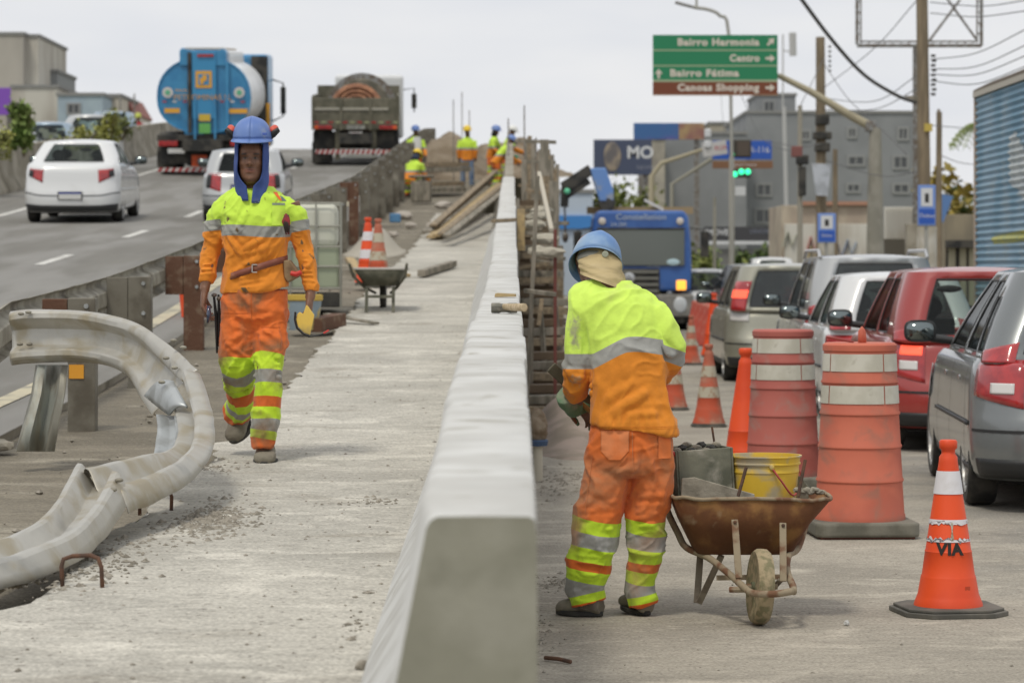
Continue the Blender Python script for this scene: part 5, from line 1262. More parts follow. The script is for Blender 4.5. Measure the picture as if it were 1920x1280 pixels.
# aerial on the estate roof
# ramp traffic
def rampz(y): return G(y)
def slope(y): return math.atan2(G(y+2)-G(y-2), 4)
def tilt(o, y): o.rotation_euler.x = slope(y) if abs(o.rotation_euler.z) < 1 else -slope(y)
c = car('moving_car', 'white saloon seen from behind climbing the ramp on the left', 'car', (-7.93, 52.8, G(52.8)), R(1.6), P_white, L=4.25, W=1.71, H=1.48, belt=.95, hood=.88, cab=(-1.66, 1.05), roofr=(-1.12, .05), roofw=.62, tail=1.02, trunk=True, glass=M_glassC, lamps='low', lampz=(.66, .92), plate=.50, plate_txt=None); tilt(c, 52.8)
c = car('moving_car', 'silver car on the ramp largely hidden behind the walking worker', 'car', (-4.90, 53.0, G(53.0)), R(2), P_silver, L=4.0, W=1.50, H=1.32, glass=M_glassC, belt=.90, tail=.90, cab=(-1.75, 1.0), roofr=(-1.35, .0), lamps='low'); tilt(c, 53.5)
grpo = 'oncoming cars beyond the median barrier'
for k, (px, y, m, kw, lb) in enumerate(((18, 74, P_silver, dict(H=1.5), 'silver car facing us at the far left edge beyond the median'), (92, 78, P_blueg, dict(H=1.62, lit='front'), 'blue-grey car with one lit headlamp behind the tall shrub'), (168, 82, P_silver, dict(H=1.75, L=4.5, belt=1.05, W=1.8), 'tall silver-blue van-like car facing us beyond the median'),
                                        (212, 92, P_blueg, dict(H=1.7), 'pale blue car behind the tall oncoming one'), (262, 112, P_white, dict(H=1.5), 'small white car behind the motorcyclist'))):
    q = P(px, 0, y); d_ = dict(L=4.1, W=1.72, belt=.95, glass=M_glassC); d_.update(kw); d_['H'] -= .08
    c = car('oncoming_car', lb, 'car', (q.x, y, G(y)-.2+(-.1 if k == 4 else 0)), R(180+5), m, group=grpo, **d_); 
# ---- tank truck ----
M_tblue = mat('tank_blue', (.035, .21, .42), .4, col2=(.05, .26, .48), ns=2, coat=.3, dirt=(.10, .16, .20), dirt_s=3, dirt_t=(.6, .85)); M_twhite = mat('tank_white', (.74, .75, .75), .45, coat=.2, dirt=(.52, .53, .53), dirt_s=1.5, dirt_t=(.55, .85))
M_chas = mat('chassis_black', (.018, .018, .017), .7, col2=(.06, .055, .045), ns=3); M_orgp = mat('sign_orange', (.70, .10, .02), .5); M_ambl = mat('letter_amber', (.72, .36, .04), .5)
yT = 74.3; tr = empty('tank_truck', (P(383, 0, yT).x, yT, G(yT)), R(1), 'blue and white fuel tank truck driving away up the ramp', 'tank truck'); tr.rotation_euler.x = slope(78)
tank = MB(); rings = []
def tsec(y, k=1.0): return [Vector((1.21*k*math.copysign(abs(math.cos(a))**.95, math.cos(a)), y, 2.02+(1.06 if math.sin(a) > 0 else .92)*k*math.copysign(abs(math.sin(a))**.86, math.sin(a)))) for a in [2*math.pi*j/36 for j in range(36)]]
tank.loft([tsec(.10, .93), tsec(.02, 1.0), tsec(.30, 1.0), tsec(3, 1.0), tsec(5.6, 1.0), tsec(5.75, .95)]); tank.build('tank', M_twhite, tr, smooth=50)
rear = MB().loft([tsec(.0, .97), tsec(-.03, .985), tsec(-.03, 1.01), tsec(.12, 1.012), tsec(.30, 1.012)]); rp_ = rear.build('tank_end', M_tblue, tr, smooth=40)
tank_y = -.04
top = MB().prism([(-.62, 2.85), (.60, 2.85), (.60, 3.22), (.52, 3.30), (.38, 3.26), (-.36, 3.26), (-.56, 3.32), (-.62, 3.24)], -.05, .6); top.build('top_guard', M_tblue, tr, bev=.02)
MB().prism([(-.62, 2.85), (.66, 2.85), (.64, 3.24), (-.58, 3.26)], .6, 5.2).build('catwalk_side', M_twhite, tr, bev=.03)
MB().box((-.02, 2.6, 3.30), (.95, 5.0, .05)).build('catwalk', mat('walk_tan', (.5, .45, .38), .8), tr)
for x in (-.10, .66): pass
MB().box((.02, -.07, 2.35), (.62, .05, 1.75)).build('centre_panel', mat('tank_blue_panel', (.045, .25, .47), .4), tr, bev=.01)
MB().box((-.36, -.09, 2.15), (.09, .06, 2.1)).build('hose_channel', M_chas, tr, bev=.01)
for x in (-.22, .30): MB().beam((x, -.12, .95), (x, -.12, 2.0), .05, .05).build('ladder_rail', M_tblue, tr)
MB().beam((.62, -.10, 1.15), (.62, -.08, 2.95), .07, .05).build('ladder_rail', M_tblue, tr)
MB().box((.06, -.11, 3.12), (.42, .04, .07)).build('marker_light', M_red, tr)
def tplate(x0, z0, x1, z1, m, nm='decal', yy=-.105, par=None): return MB().box(((x0+x1)/2, yy, (z0+z1)/2), (abs(x1-x0), .012, abs(z1-z0))).build(nm, m, par or tr)
# square emblem: amber frame with blue figure
em = tplate(-.20, 2.28, .22, 2.72, M_ambl, 'emblem'); MB().box((.01, -.115, 2.5), (.28, .012, .28)).build('emblem_field', M_tblue, em); MB().prism([(-.07, 2.38), (.00, 2.38), (.02, 2.46), (.09, 2.46), (.09, 2.62), (-.02, 2.62), (-.02, 2.54), (-.09, 2.54)], -.135, -.12).build('emblem_mark', M_ambl, em)
lettering('PETROMINAS SL', .20, mat('letter_amber_dim', (.55, .30, .07), .6), tr, (-.02, -.112, 2.03), sx=1.05); lettering('MAXI', .10, M_ambl, tr, (-.58, -.09, 2.21), sx=1.3)
for s in (-1, 1):
    MB().lathe([(.14, 0), (.14, .012)], (s*.93+.0, -.07, 2.16), 20, Matrix.Rotation(R(90), 3, 'X')).build('round_sticker', mat('sticker_white', (.6, .56, .54), .5), tr)
    MB().lathe([(.07, 0), (.07, .012)], (s*.93+.0, -.084, 2.16), 16, Matrix.Rotation(R(90), 3, 'X')).build('sticker_centre', mat('sticker_green', (.12, .42, .25), .5), tr)
    for q in range(4): tplate(s*(1.02-.27*q)-.05, 1.90, s*(1.02-.27*q)+.05, 1.945, M_red if q % 2 == 0 else M_clear, 'reflective_strip', -.075)
tplate(-1.02, 1.63, -.62, 1.75, M_ambl, 'sticker', -.07); tplate(.66, 1.62, 1.14, 1.74, M_ambl, 'sticker', -.07); tplate(-.12, 1.42, .18, 1.60, mat('tile_yellow', (.6, .42, .05), .5), 'sticker'); tplate(-.12, 1.10, .18, 1.36, mat('tile_green', (.14, .42, .10), .5), 'sticker')
MB().box((0, 3.5, .80), (1.0, 8.4, .28)).build('chassis', M_chas, tr)
MB().box((0, .12, .98), (2.45, .3, .16)).build('rear_crossmember', M_chas, tr, bev=.02); MB().box((0, .25, .60), (2.3, .12, .62)).build('rear_panel', M_chas, tr)
for s in (-1, 1):
    l_ = MB().box((s*.93, -.04, .83), (.50, .08, .14)).build('tail_lamp', M_red, tr, bev=.02)
MB().box((-.72, -.05, .64), (.44, .03, .12)).build('licence_plate', M_plate, tr); MB().box((.05, -.05, .80), (.40, .03, .11)).build('marker_sign', M_red, tr)
pl = MB().box((-.12, -.05, .38), (.40, .02, .30)).build('hazard_panel', M_orgp, tr); lettering('33', .11, M_chas, pl, (-.12, -.062, .455)); lettering('1203', .11, M_chas, pl, (-.12, -.062, .315))
MB().box((-.12, -.062, .385), (.38, .004, .008)).build('divider', M_chas, pl)
MB().box((.32, -.05, .39), (.235, .02, .235), Matrix.Rotation(R(45), 3, 'Y')).build('hazard_diamond', M_red, tr)
def striped_bar(parent, x0, x1, y, z, h, n):
    bar = MB().box(((x0+x1)/2, y, z), (x1-x0, .05, h)).build('bumper_bar', M_clear, parent)
    dx = (x1-x0)/n
    for i in range(n):
        xa = x0+dx*i; MB().prism([(xa, z-h/2), (xa+dx*.5, z-h/2), (xa+dx*.9, z+h/2), (xa+dx*.4, z+h/2)], y-.032, y-.026).build('stripe', M_red, bar)
striped_bar(tr, -1.22, 1.22, -.02, .13+.02, .10, 14)
for wy in (1.2, 2.5):
    for s in (-1, 1):
        wheel(tr, (s*1.02, wy, .50), .50, .48, s, M_clear)
        MB().grid(lambda u, v: (s*1.02+(v-.5)*.5, wy+.62*math.cos(math.pi*u), .52+.58*math.sin(math.pi*u)), 12, 1).build('mudguard', M_chas, tr, smooth=180)
wheel(tr, (1.02, 7.3, .50), .50, .30, 1, M_clear); wheel(tr, (-1.02, 7.3, .50), .50, .30, -1, M_clear)
for s in (-1, 1): MB().box((s*1.02, .42, .35), (.5, .02, .55)).build('mud_flap', M_chas, tr)
cabm = MB().box((.06, 7.2, 1.85), (2.40, 2.1, 2.65)).build('cab', M_tblue, tr, bev=.12, segs=3)
MB().box((1.02, 6.12, 2.15), (.46, .03, 1.95)).build('cab_corner', M_chas, tr); MB().box((1.26, 6.12, 1.2), (.10, .05, 1.2)).build('corner_strip', M_ambl, tr)
for s in (-1, 1):
    o = MB().tube([(s*1.25, 8.2, 2.45), (s*1.55, 8.25, 2.35), (s*1.55, 8.25, 1.4), (s*1.25, 8.2, 1.25)], .025, 8).box((s*1.55, 8.25, 1.85), (.15, .14, .78)).build('mirror', M_chas, tr, bev=.02)

# ---- dump truck ----
M_olive = mat('olive_tipper', (.105, .10, .070), .75, col2=(.155, .145, .105), ns=3, nd_=6, dirt=(.22, .19, .14), dirt_s=4, dirt_t=(.55, .8), bump=.2)
yD = 81.5; dt_ = empty('dump_truck', (P(667, 0, yD).x, yD, G(yD)), R(2.2), 'dusty olive tipper truck with drum and steel coil in its bed on the ramp', 'dump truck'); dt_.rotation_euler.x = slope(84)
bx = MB(); 
bx.box((0, 0, 1.48), (2.50, .08, .90)); bd_ = bx.build('tailgate', M_olive, dt_, bev=.02)
for s in (-1, 1): MB().box((s*1.21, 2.7, 1.52), (.08, 5.4, .98)).build('side_board', M_olive, dt_, bev=.02)
MB().box((0, 2.7, 1.06), (2.34, 5.3, .10)).build('bed_floor', M_olive, dt_); MB().box((0, 5.4, 1.6), (2.5, .08, 1.3)).build('headboard', M_olive, dt_)
MB().box((-.12, -.055, 1.62), (2.1, .03, .07)).build('pale_strip', mat('pale_strip', (.38, .36, .30), .7), bd_)
for x in (-1.22, -.42, .42, 1.22): MB().box((x, -.06, 1.48), (.08, .05, .92)).build('gate_rib', M_olive, bd_)
for k in range(12): MB().box((-1.12+k*.205, -.10, 1.24), (.13, .02, .05)).build('reflective_strip', M_red if k % 2 == 0 else mat('olive_reflect', (.35, .36, .2), .5), dt_)
for s in (-1, 1):
    MB().box((s*.92, -.02, 1.10), (.50, .10, .12)).build('tail_lamp', M_red, dt_, bev=.02); MB().box((s*1.12, -.08, 1.10), (.11, .03, .10)).build('indicator', M_orgp, dt_)
    MB().box((s*.52, .1, .62), (.14, .12, .9)).build('frame_upright', M_olive, dt_)
p1 = MB().box((.0, -.05, 1.10), (.50, .02, .11)).build('licence_plate', mat('number_panel', (.42, .42, .38), .6), dt_); lettering('KARGO', .10, M_chas, p1, (0, -.062, 1.10), sx=1.2)
p2 = MB().box((.0, -.05, .91), (.38, .02, .11)).build('licence_plate', M_clear, dt_); lettering('IQP 1H', .08, M_red, p2, (0, -.062, .91))
striped_bar(dt_, -1.15, 1.02, -.12, .40, .12, 15); MB().box((.15, -.10, .27), (.85, .03, .08)).build('lower_plate', mat('number_panel', (1, 1, 1)), dt_)
MB().box((0, 3.0, .78), (.95, 6.4, .30)).build('chassis', M_chas, dt_); MB().box((0, .3, .72), (2.2, .1, .5)).build('rear_panel', M_chas, dt_)
for wy in (.95, 2.25):
    for s in (-1, 1): wheel(dt_, (s*.98, wy, .50), .50, .52, s, M_chas)
for s in (-1, 1): wheel(dt_, (s*1.0, 6.6, .50), .50, .30, s, M_chas); MB().box((s*.98, .35, .35), (.56, .02, .60)).build('mud_flap', M_chas, dt_)
MB().box((.32, 6.7, 1.60), (2.1, 1.9, 1.95)).build('cab', P_white, dt_, bev=.12, segs=3)
for s, x in ((-1, -.95), (1, 1.70)): MB().tube([(x-s*.4, 7.4, 2.1), (x, 7.4, 2.15), (x, 7.4, 1.4)], .02, 6).box((x, 7.35, 1.75), (.16, .12, .45)).build('mirror', M_chas, dt_, bev=.02)
dm = empty('mixer_drum', dt_.location+Vector((.10, 2.6, 1.75)), 0, 'large dark steel drum riding in the bed of the olive tipper truck', 'drum')
MB().lathe([(.05, -1.3), (.85, -1.2), (.95, -1.0), (.95, 1.0), (.8, 1.2)], (0, 0, 0), 36, Matrix.Rotation(R(90), 3, 'X')).build('shell', mat('drum_dark', (.11, .105, .08), .8, col2=(.20, .18, .14), ns=3, bump=.4, bs=9), dm, smooth=40)
MB().lathe([(.94, -.06), (1.0, -.06), (1.0, .06), (.94, .06)], (0, -1.1, 0), 36, Matrix.Rotation(R(90), 3, 'X')).build('hoop', M_steel, dm, smooth=40)
cl_ = empty('cable_coil', dt_.location+Vector((-.02, .75, 1.62)), 0, 'orange-brown coil of cable standing in the tipper bed in front of the drum', 'coil')
for k in range(9):
    r_ = .74-.062*k; MB().tube([(r_*math.cos(a), -.06*(k % 2)+.01*k, r_*math.sin(a)) for a in np.linspace(0, 2*math.pi, 33)], .045, 6, cap=False).build('cable_turn', mat('cable_brown', (.45, .22, .12), .7, col2=(.30, .14, .08), ns=8), cl_, smooth=180)
MB().lathe([(.70, 0), (.70, .06), (.0, .07)], (0, .08, 0), 32, Matrix.Rotation(R(90), 3, 'X')).build('coil_face', mat('cable_brown', (1, 1, 1)), cl_, smooth=40); MB().ell((0, -.05, -.1), (.2, .12, .2), 12, 8).build('hub', mat('hub_dark', (.07, .05, .035), .8), cl_)

# ---- blue flatbed truck facing us ----
M_vblue = mat('truck_blue', (.025, .095, .33), .38, coat=.4, col2=(.035, .12, .38), ns=2, dirt=(.20, .22, .25), dirt_s=2.5, dirt_t=(.62, .9)); M_grl = mat('grille_grey', (.16, .16, .14), .6); M_bmp = mat('bumper_grey', (.20, .195, .18), .7, dirt=(.32, .30, .26), dirt_s=3)
yV = 69.5; xV = P(1202, 0, yV).x; vt = empty('flatbed_truck', (xV, yV, 0), 0, 'blue flat-fronted truck with crane arm facing us in the street', 'truck')
prof = [(-1.22, .95), (-1.24, 1.5), (-1.22, 2.2), (-1.16, 2.75), (-1.06, 2.92), (1.06, 2.92), (1.16, 2.75), (1.22, 2.2), (1.24, 1.5), (1.22, .95)]
MB().prism(prof, 0, 2.0).build('cab', M_vblue, vt, bev=.08, segs=3)
MB().box((0, -.03, 2.02), (2.12, .05, .90)).build('windscreen', mat('windscreen_dark', (.12, .135, .12), .12, coat=.6), vt, bev=.05)
MB().tube([(-1.08, -.06, 2.48), (1.08, -.06, 2.48)], .02, 6).build('screen_seal', M_chas, vt)
ws = MB().ell((.78, -.06, 1.66), (.16, .02, .08), 12, 8).build('dash_item', mat('pale_blue_item', (.45, .6, .65), .6), vt)
gr = MB().box((-.30, -.03, 1.10), (1.50, .06, .80)).build('grille', M_chas, vt, bev=.02)
for k in range(5): MB().box((-.30, -.075, .80+k*.155), (1.44, .05, .075)).build('grille_bar', M_grl, gr, bev=.01)
bdg = MB().lathe([(.14, 0), (.14, .02), (.11, .03)], (-.30, -.10, 1.27), 20, Matrix.Rotation(R(90), 3, 'X')).build('badge', mat('badge_chrome', (.55, .56, .56), .3, .7), gr, smooth=40)
lettering('V', .12, M_chas, bdg, (-.30, -.135, 1.305)); lettering('W', .12, M_chas, bdg, (-.30, -.135, 1.235))
MB().box((.1, -.02, .60), (2.36, .12, .55)).build('bumper', M_bmp, vt, bev=.04); MB().box((0, .1, .28), (2.1, .2, .2)).build('valance', M_chas, vt)
for s in (-1, 1):
    h_ = MB().ell((s*.95, -.085, .62), (.17, .03, .20), 14, 8).build('headlamp', M_head, vt, smooth=180); 
    MB().box((s*.98, -.04, 1.10), (.24, .05, .24)).build('indicator', mat('amber_lit', (1, .42, .05), .3, emit=1.3) if s > 0 else M_orgp, vt, bev=.04)
    MB().ell((s*.95, -.03, 2.66), (.09, .03, .09), 12, 8).build('roof_lamp', mat('roof_lamp', (.6, .55, .5), .3), vt)
    MB().tube([(s*1.2, .1, 2.5), (s*1.55, -.05, 2.45), (s*1.55, -.05, 1.9)], .02, 6).box((s*1.55, -.05, 2.10), (.20, .10, .62)).build('mirror', M_chas, vt, bev=.03)
    wheel(vt, (s*1.02, 1.0, .50), .50, .30, s, M_clear); wheel(vt, (s*1.02, 5.8, .50), .50, .48, s, M_clear)
lettering('Constellation', .20, mat('letter_pale', (.45, .52, .60), .6), vt, (0, -.02, 2.76), sx=1.15); lettering('24.280', .12, mat('letter_pale', (1, 1, 1)), vt, (-.55, -.02, 2.58), sx=1.2); lettering('24.280', .09, mat('letter_pale', (1, 1, 1)), vt, (.30, -.02, 1.56), sx=1.3)
MB().box((0, 4.6, .85), (.9, 7.5, .3)).build('chassis', M_chas, vt)
MB().box((0, 5.4, 1.35), (2.5, 5.2, .12)).build('flatbed', M_woodg, vt); MB().box((.1, 2.8, 2.98), (2.7, .1, .18)).build('bed_front', mat('tan_board', (.32, .24, .14), .85), vt)
MB().box((.45, 2.72, 3.12), (.55, .06, .07), Matrix.Rotation(R(28), 3, 'Y')).build('striped_board', M_clear, vt); 
cr_ = empty('loader_crane', (xV-.95, yV+2.4, 1.4), 0, 'folded blue and black loader crane arm standing up behind the blue truck cab', 'crane arm')
def cp(px, py): q = P(px, py, yV+2.4); return q-cr_.location
MB().beam(cp(1147, 396), cp(1130, 388), .5, .5).build('post', M_chas, cr_)
MB().box((cp(1132, 400)+Vector((0, 0, -1.0))), (.4, .4, 2.1)).build('column', M_chas, cr_, bev=.03)
MB().prism([(cp(1106, 316).x, cp(0, 316).z), (cp(1135, 315).x, cp(0, 315).z), (cp(1150, 358).x, cp(0, 358).z), (cp(1150, 378).x, cp(0, 378).z), (cp(1124, 378).x, cp(0, 378).z), (cp(1112, 340).x, cp(0, 340).z)], -.22, .22).build('knuckle_cover', mat('crane_blue', (.14, .27, .55), .5, dirt=(.3, .33, .38), dirt_s=3), cr_, bev=.03)
MB().prism([(cp(1122, 376).x, cp(0, 376).z), (cp(1152, 376).x, cp(0, 376).z), (cp(1148, 392).x, cp(0, 392).z), (cp(1126, 392).x, cp(0, 392).z)], -.2, .2).build('pivot', M_chas, cr_)
MB().beam(cp(1108, 318), cp(1056, 352), .28, .28).build('arm', M_chas, cr_); MB().beam(cp(1104, 338), cp(1062, 366), .22, .2).build('arm', M_chas, cr_); MB().beam(cp(1060, 346), cp(1058, 388), .2, .2).build('arm_tip', M_chas, cr_)
MB().ell(cp(1063, 359)+Vector((0, -.2, 0)), (.08, .05, .08), 10, 6).build('marker_lamp', mat('green_marker', (.15, .6, .35), .5), cr_)
MB().tube([cp(1059, 388), cp(1060, 440)], .03, 6).ell(cp(1060, 445), (.08, .08, .14), 8, 6).build('hook', M_steel, cr_)
# motorcyclist coming towards us
ym = 104; q = P(256, 0, ym); zm = G(ym)-.15
mt = empty('motorcycle', (q.x, ym, zm), 0, 'dark motorcycle with lit headlamp coming over the ramp crest', 'motorcycle')
for wy in (0, 1.3): MB().lathe([(.20, -.05), (.30, -.05), (.32, 0), (.30, .05), (.20, .05)], (0, wy, .32), 20, Matrix.Rotation(R(90), 3, 'Y')).build('wheel', M_tyre, mt, smooth=40)
MB().tube([(0, .1, .75), (0, .5, .85), (0, 1.2, .8)], [.12, .17, .12], 10).build('tank', P_dark, mt, smooth=180); MB().tube([(-.32, .15, 1.05), (0, .05, .98), (.32, .15, 1.05)], .02, 6).build('handlebar', M_chas, mt); MB().beam((-.06, 0, .32), (-.06, .15, .95), .04, .04).beam((.06, 0, .32), (.06, .15, .95), .04, .04).build('fork', M_steel, mt)
MB().ell((-.05, -.02, .86), (.15, .05, .15), 12, 8).build('headlamp', M_headlit, mt, smooth=180); MB().ell((.26, .02, .84), (.10, .04, .10), 10, 6).build('indicator', mat('amber_lit', (1, 1, 1)), mt)
rd, hm, up = crew((q.x, ym+.55, zm+.12), 0, mat('lime_helmet', (.45, .5, .08), .4), 'motorcycle rider in a red jacket and yellow-green helmet', lean=8, crouch=.38, arms=((.1, .35), (.1, .35)), pant=M_jean, upper=mat('red_jacket', (.42, .03, .03), .7), cat='rider')
# ================= CONES, DRUMS, BARROWS, TOOLS =================
M_con = mat('cone_orange', (.78, .085, .018), .5, col2=(.70, .07, .018), ns=3, dirt=(.55, .12, .05), dirt_s=5, dirt_t=(.6, .8), spec=.4)
M_cond = mat('cone_faded', (.52, .10, .05), .75, col2=(.42, .13, .08), ns=5, dirt=(.42, .33, .24), dirt_s=4, dirt_t=(.46, .72), spec=.3)
M_conw = mat('cone_sleeve', (.70, .69, .71), .5, dirt=(.5, .47, .44), dirt_s=6, dirt_t=(.55, .8)); M_conwd = mat('cone_sleeve_dirty', (.46, .42, .32), .7, col2=(.36, .24, .16), ns=14, nd_=6, thr=(.5, .6))
M_rub = mat('rubber_base', (.085, .082, .070), .85, col2=(.14, .13, .11), ns=6, bump=.2)
def cone(loc, label, style='clean', h=.76, name='traffic_cone', rz=.0, bw=.235, group=None, dirty=False):
    r = empty(name, loc, rz, label, 'traffic cone', group); mo = M_cond if dirty else M_con; mw = M_conwd if dirty else M_conw; s = h/.76
    def rad(z): return float(np.interp(z, [.03, .075, .12, .70, .72, .76], [.150, .138, .127, .036, .035, .036]))*s
    MB().prism([(math.copysign(bw*(1 if k in (0, 3, 4, 7) else .62), sx), math.copysign(bw*(.62 if k in (0, 3, 4, 7) else 1), sy)) for k, (sx, sy) in enumerate([(1, -1), (1, -1), (-1, -1), (-1, -1), (-1, 1), (-1, 1), (1, 1), (1, 1)])][:0] or
               [(bw, -bw*.6), (bw, bw*.6), (bw*.6, bw), (-bw*.6, bw), (-bw, bw*.6), (-bw, -bw*.6), (-bw*.6, -bw), (bw*.6, -bw)], .0, .022, 'Z').build('base', M_rub, r, bev=.004)
    MB().prism([(x*.93, y*.93) for x, y in [(bw, -bw*.6), (bw, bw*.6), (bw*.6, bw), (-bw*.6, bw), (-bw, bw*.6), (-bw, -bw*.6), (-bw*.6, -bw), (bw*.6, -bw)]], .0225, .036, 'Z').build('base_step', M_rub, r, bev=.004)
    prof = [(.152, .034), (.150, .045), (.140, .07), (.134, .085), (rad(.16)/s, .16), (rad(.165)/s, .163), (rad(.17)/s-.003, .17), (rad(.27)/s-.001, .27), (rad(.275)/s+.001, .273), (rad(.28)/s-.002, .28), (rad(.665)/s, .665), (.040, .685), (.030, .700), (.030, .715), (.039, .725), (.040, .752), (.034, .760), (.010, .757)]
    prof = [(a*s, b*s if b > .036 else b) for a, b in prof]
    MB().lathe(prof, (0, 0, 0), 32, cap=False).build('cone_body', mo, r, smooth=50)
    def sleeve(z0, z1, m, nm='reflective_sleeve', off=.003, jag=0):
        def fn(u, v):
            a = 2*math.pi*u; z = lerp(z0, z1, v)+(jag*noise.noise(Vector((math.cos(a)*6, math.sin(a)*6, v*9)))+jag*.6*noise.noise(Vector((math.cos(a)*19, math.sin(a)*19, v*9))) if jag and ((v > .5) == (jag > 0)) else 0)
            return (rad_l(z)*math.cos(a), rad_l(z)*math.sin(a), z)
        def rad_l(z): return float(np.interp(z, [b for a, b in prof[4:11]], [a for a, b in prof[4:11]]))+off
        return MB().grid(fn, 48, 6).build(nm, m, r, smooth=180)
    if style == 'clean':
        sleeve(.525*s, .625*s, mw); sleeve(.395*s, .415*s, mw, jag=-.012); sleeve(.318*s, .330*s, mw, jag=.02)
        def strip_(u, v): z = lerp(.325, .405, v)*s; a = R(-96)+(.09+.04*math.sin(v*9))*(u-.5); k = float(np.interp(z, [b for a_, b in prof[4:11]], [a_ for a_, b in prof[4:11]]))+.003; return (k*math.cos(a)*1, k*math.sin(a), z)
        MB().grid(strip_, 6, 8).build('torn_strip', mat('torn_sleeve', (.55, .52, .45), .8, col2=(.22, .2, .12), ns=40), r)
    elif style == 'two':
        sleeve(.46*s, .56*s, mw); sleeve(.27*s, .37*s, mw)
    elif style == 'far':
        sleeve(.50*s, .60*s, mw); sleeve(.30*s, .40*s, mw)
    return r, prof
c0, prof = cone((P(1778, 0, 12.75).x, 12.75, 0), 'clean orange traffic cone with torn lower sleeve lettered VIA, front right', 'clean', h=.775, rz=R(8))
def ctext(s, size, zc, m, a0, da):
    for i, chh in enumerate(s):
        a = R(-90)+a0+da*i; k = float(np.interp(zc, [b for _, b in prof[4:11]], [x for x, _ in prof[4:11]]))+.002
        o = lettering(chh, size, m, c0, (k*math.cos(a), k*math.sin(a), zc), (R(90-11), 0, a+R(90)), ext=.0012, bold=.0035)
ctext('VIA', .072, .292, mat('stencil_black', (.02, .018, .015), .8), -.58, .34)
MB().grid(lambda u, v: ((.1315)*math.cos(R(-90)+.42+.22*(u-.5)), .1315*math.sin(R(-90)+.42+.22*(u-.5)), lerp(.10, .13, v)), 4, 1).build('moulded_label', mat('cone_dark_orange', (.52, .06, .015), .6), c0)  # label patch in a darker orange than the cone body
cone((P(1329, 0, 27.6).x, 27.6, 0), 'grimy crushed traffic cone standing alone on the street beyond the wheelbarrow', 'two', h=.80, dirty=True, bw=.17)
cone((P(1262, 0, 30.8).x, 30.8, 0), 'grimy traffic cone partly hidden behind the bending worker', 'two', h=.80, dirty=True, bw=.17)
cone((P(1296, 0, 45.0).x, 45.0, 0), 'dirty orange cone in front of the plastic street barriers', 'far', h=.78, dirty=True, bw=.2)
cone((P(1398, 0, 21.0).x, 21.0, 0), 'bright orange cone squeezed behind the darker barrel', 'plain', h=.95, bw=.2)
cone((P(690, 0, 33.6).x, 33.6, Wk(33.6)), 'bright cone of the small pair behind the far wheelbarrow', 'far', h=.80, bw=.15)
cone((P(709, 0, 33.0).x, 33.0, Wk(33.0)), 'dusty cone of the small pair behind the far wheelbarrow', 'far', h=.80, dirty=True, bw=.15)
M_dr1 = mat('drum_orange', (.56, .155, .095), .6, col2=(.47, .125, .08), ns=2.5, dirt=(.36, .15, .105), dirt_s=6, dirt_t=(.50, .72), spec=.3)
M_dr2 = mat('drum_faded_red', (.43, .125, .10), .65, col2=(.37, .10, .08), ns=2.5, dirt=(.34, .18, .15), dirt_s=6, dirt_t=(.50, .72), spec=.3)
M_drw = mat('drum_sheeting', (.58, .56, .48), .6, col2=(.48, .46, .38), ns=5, dirt=(.36, .33, .26), dirt_s=12, dirt_t=(.60, .74))
M_scuf = mat('scuff_mark', (.14, .06, .05), .8)
def drum(loc, label, m, handle, rz=0, flat=False, base=True):
    r = empty('traffic_drum', loc, rz, label, 'traffic drum')
    zt = 1.085
    def rad(z): return float(np.interp(z, [.09, zt], [.258, .206]))
    pf = [(.262, .085), (.262, .12)]
    for z0, z1 in ((.12, .325), (.325, .52), (.52, .71), (.71, .89), (.89, 1.075)):
        pf += [(rad(z0), z0+.012), (rad(z1), z1-.014), (rad(z1)+.007, z1-.007), (rad(z1)+.007, z1+.002)]
    pf += [(.214, 1.08), (.214, 1.10), (.20, 1.112), (.001, 1.112)]
    MB().lathe(pf, (0, 0, 0), 48, cap=False).build('drum_body', m, r, smooth=40)
    for z0, z1 in ((.715, .785), (.835, .955)) if False else ((.765, .868), (.950, 1.050)):
        sh_ = MB()
        for a0, a1 in ((R(-150), R(-62)), (R(-60), R(28)), (R(30), R(118)), (R(120), R(208))):
            MB().grid(lambda u, v: ((rad(lerp(z0, z1, v))+.004)*math.cos(lerp(a0, a1, u)), (rad(lerp(z0, z1, v))+.004)*math.sin(lerp(a0, a1, u)), lerp(z0, z1, v)), 14, 3).build('reflective_sheet', M_drw, r, smooth=180)
    if base:
        MB().prism([(x, y) for x, y in ((-.30, -.26), (-.26, -.30), (.26, -.30), (.30, -.26), (.30, .26), (.26, .30), (-.26, .30), (-.30, .26))], .012, .095, 'Z').build('ballast_base', mat('ballast_grey', (.12, .115, .09), .9, col2=(.19, .18, .145), ns=5, bump=.4, bs=20), r, bev=.015)
        MB().prism([(-.27, -.27), (.27, -.27), (.27, .27), (-.27, .27)], .001, .0118, 'Z').build('foot', mat('foot_red', (.16, .05, .035), .8), r)
    if handle:
        MB().tube([(.0, -.05, 1.10), (.0, -.05, 1.16), (.002, -.05, 1.18), (.004, -.05, 1.19), (.006, -.05, 1.18), (.012, -.045, 1.15), (.012, -.045, 1.11)], .019, 10).build('handle', m, r, smooth=180)
    return r
d1 = drum((P(1614, 0, 16.4).x, 16.45, 0), 'orange traffic drum with upright handle on a grey ballast base, nearest the wheelbarrow', M_dr1, True, R(3))
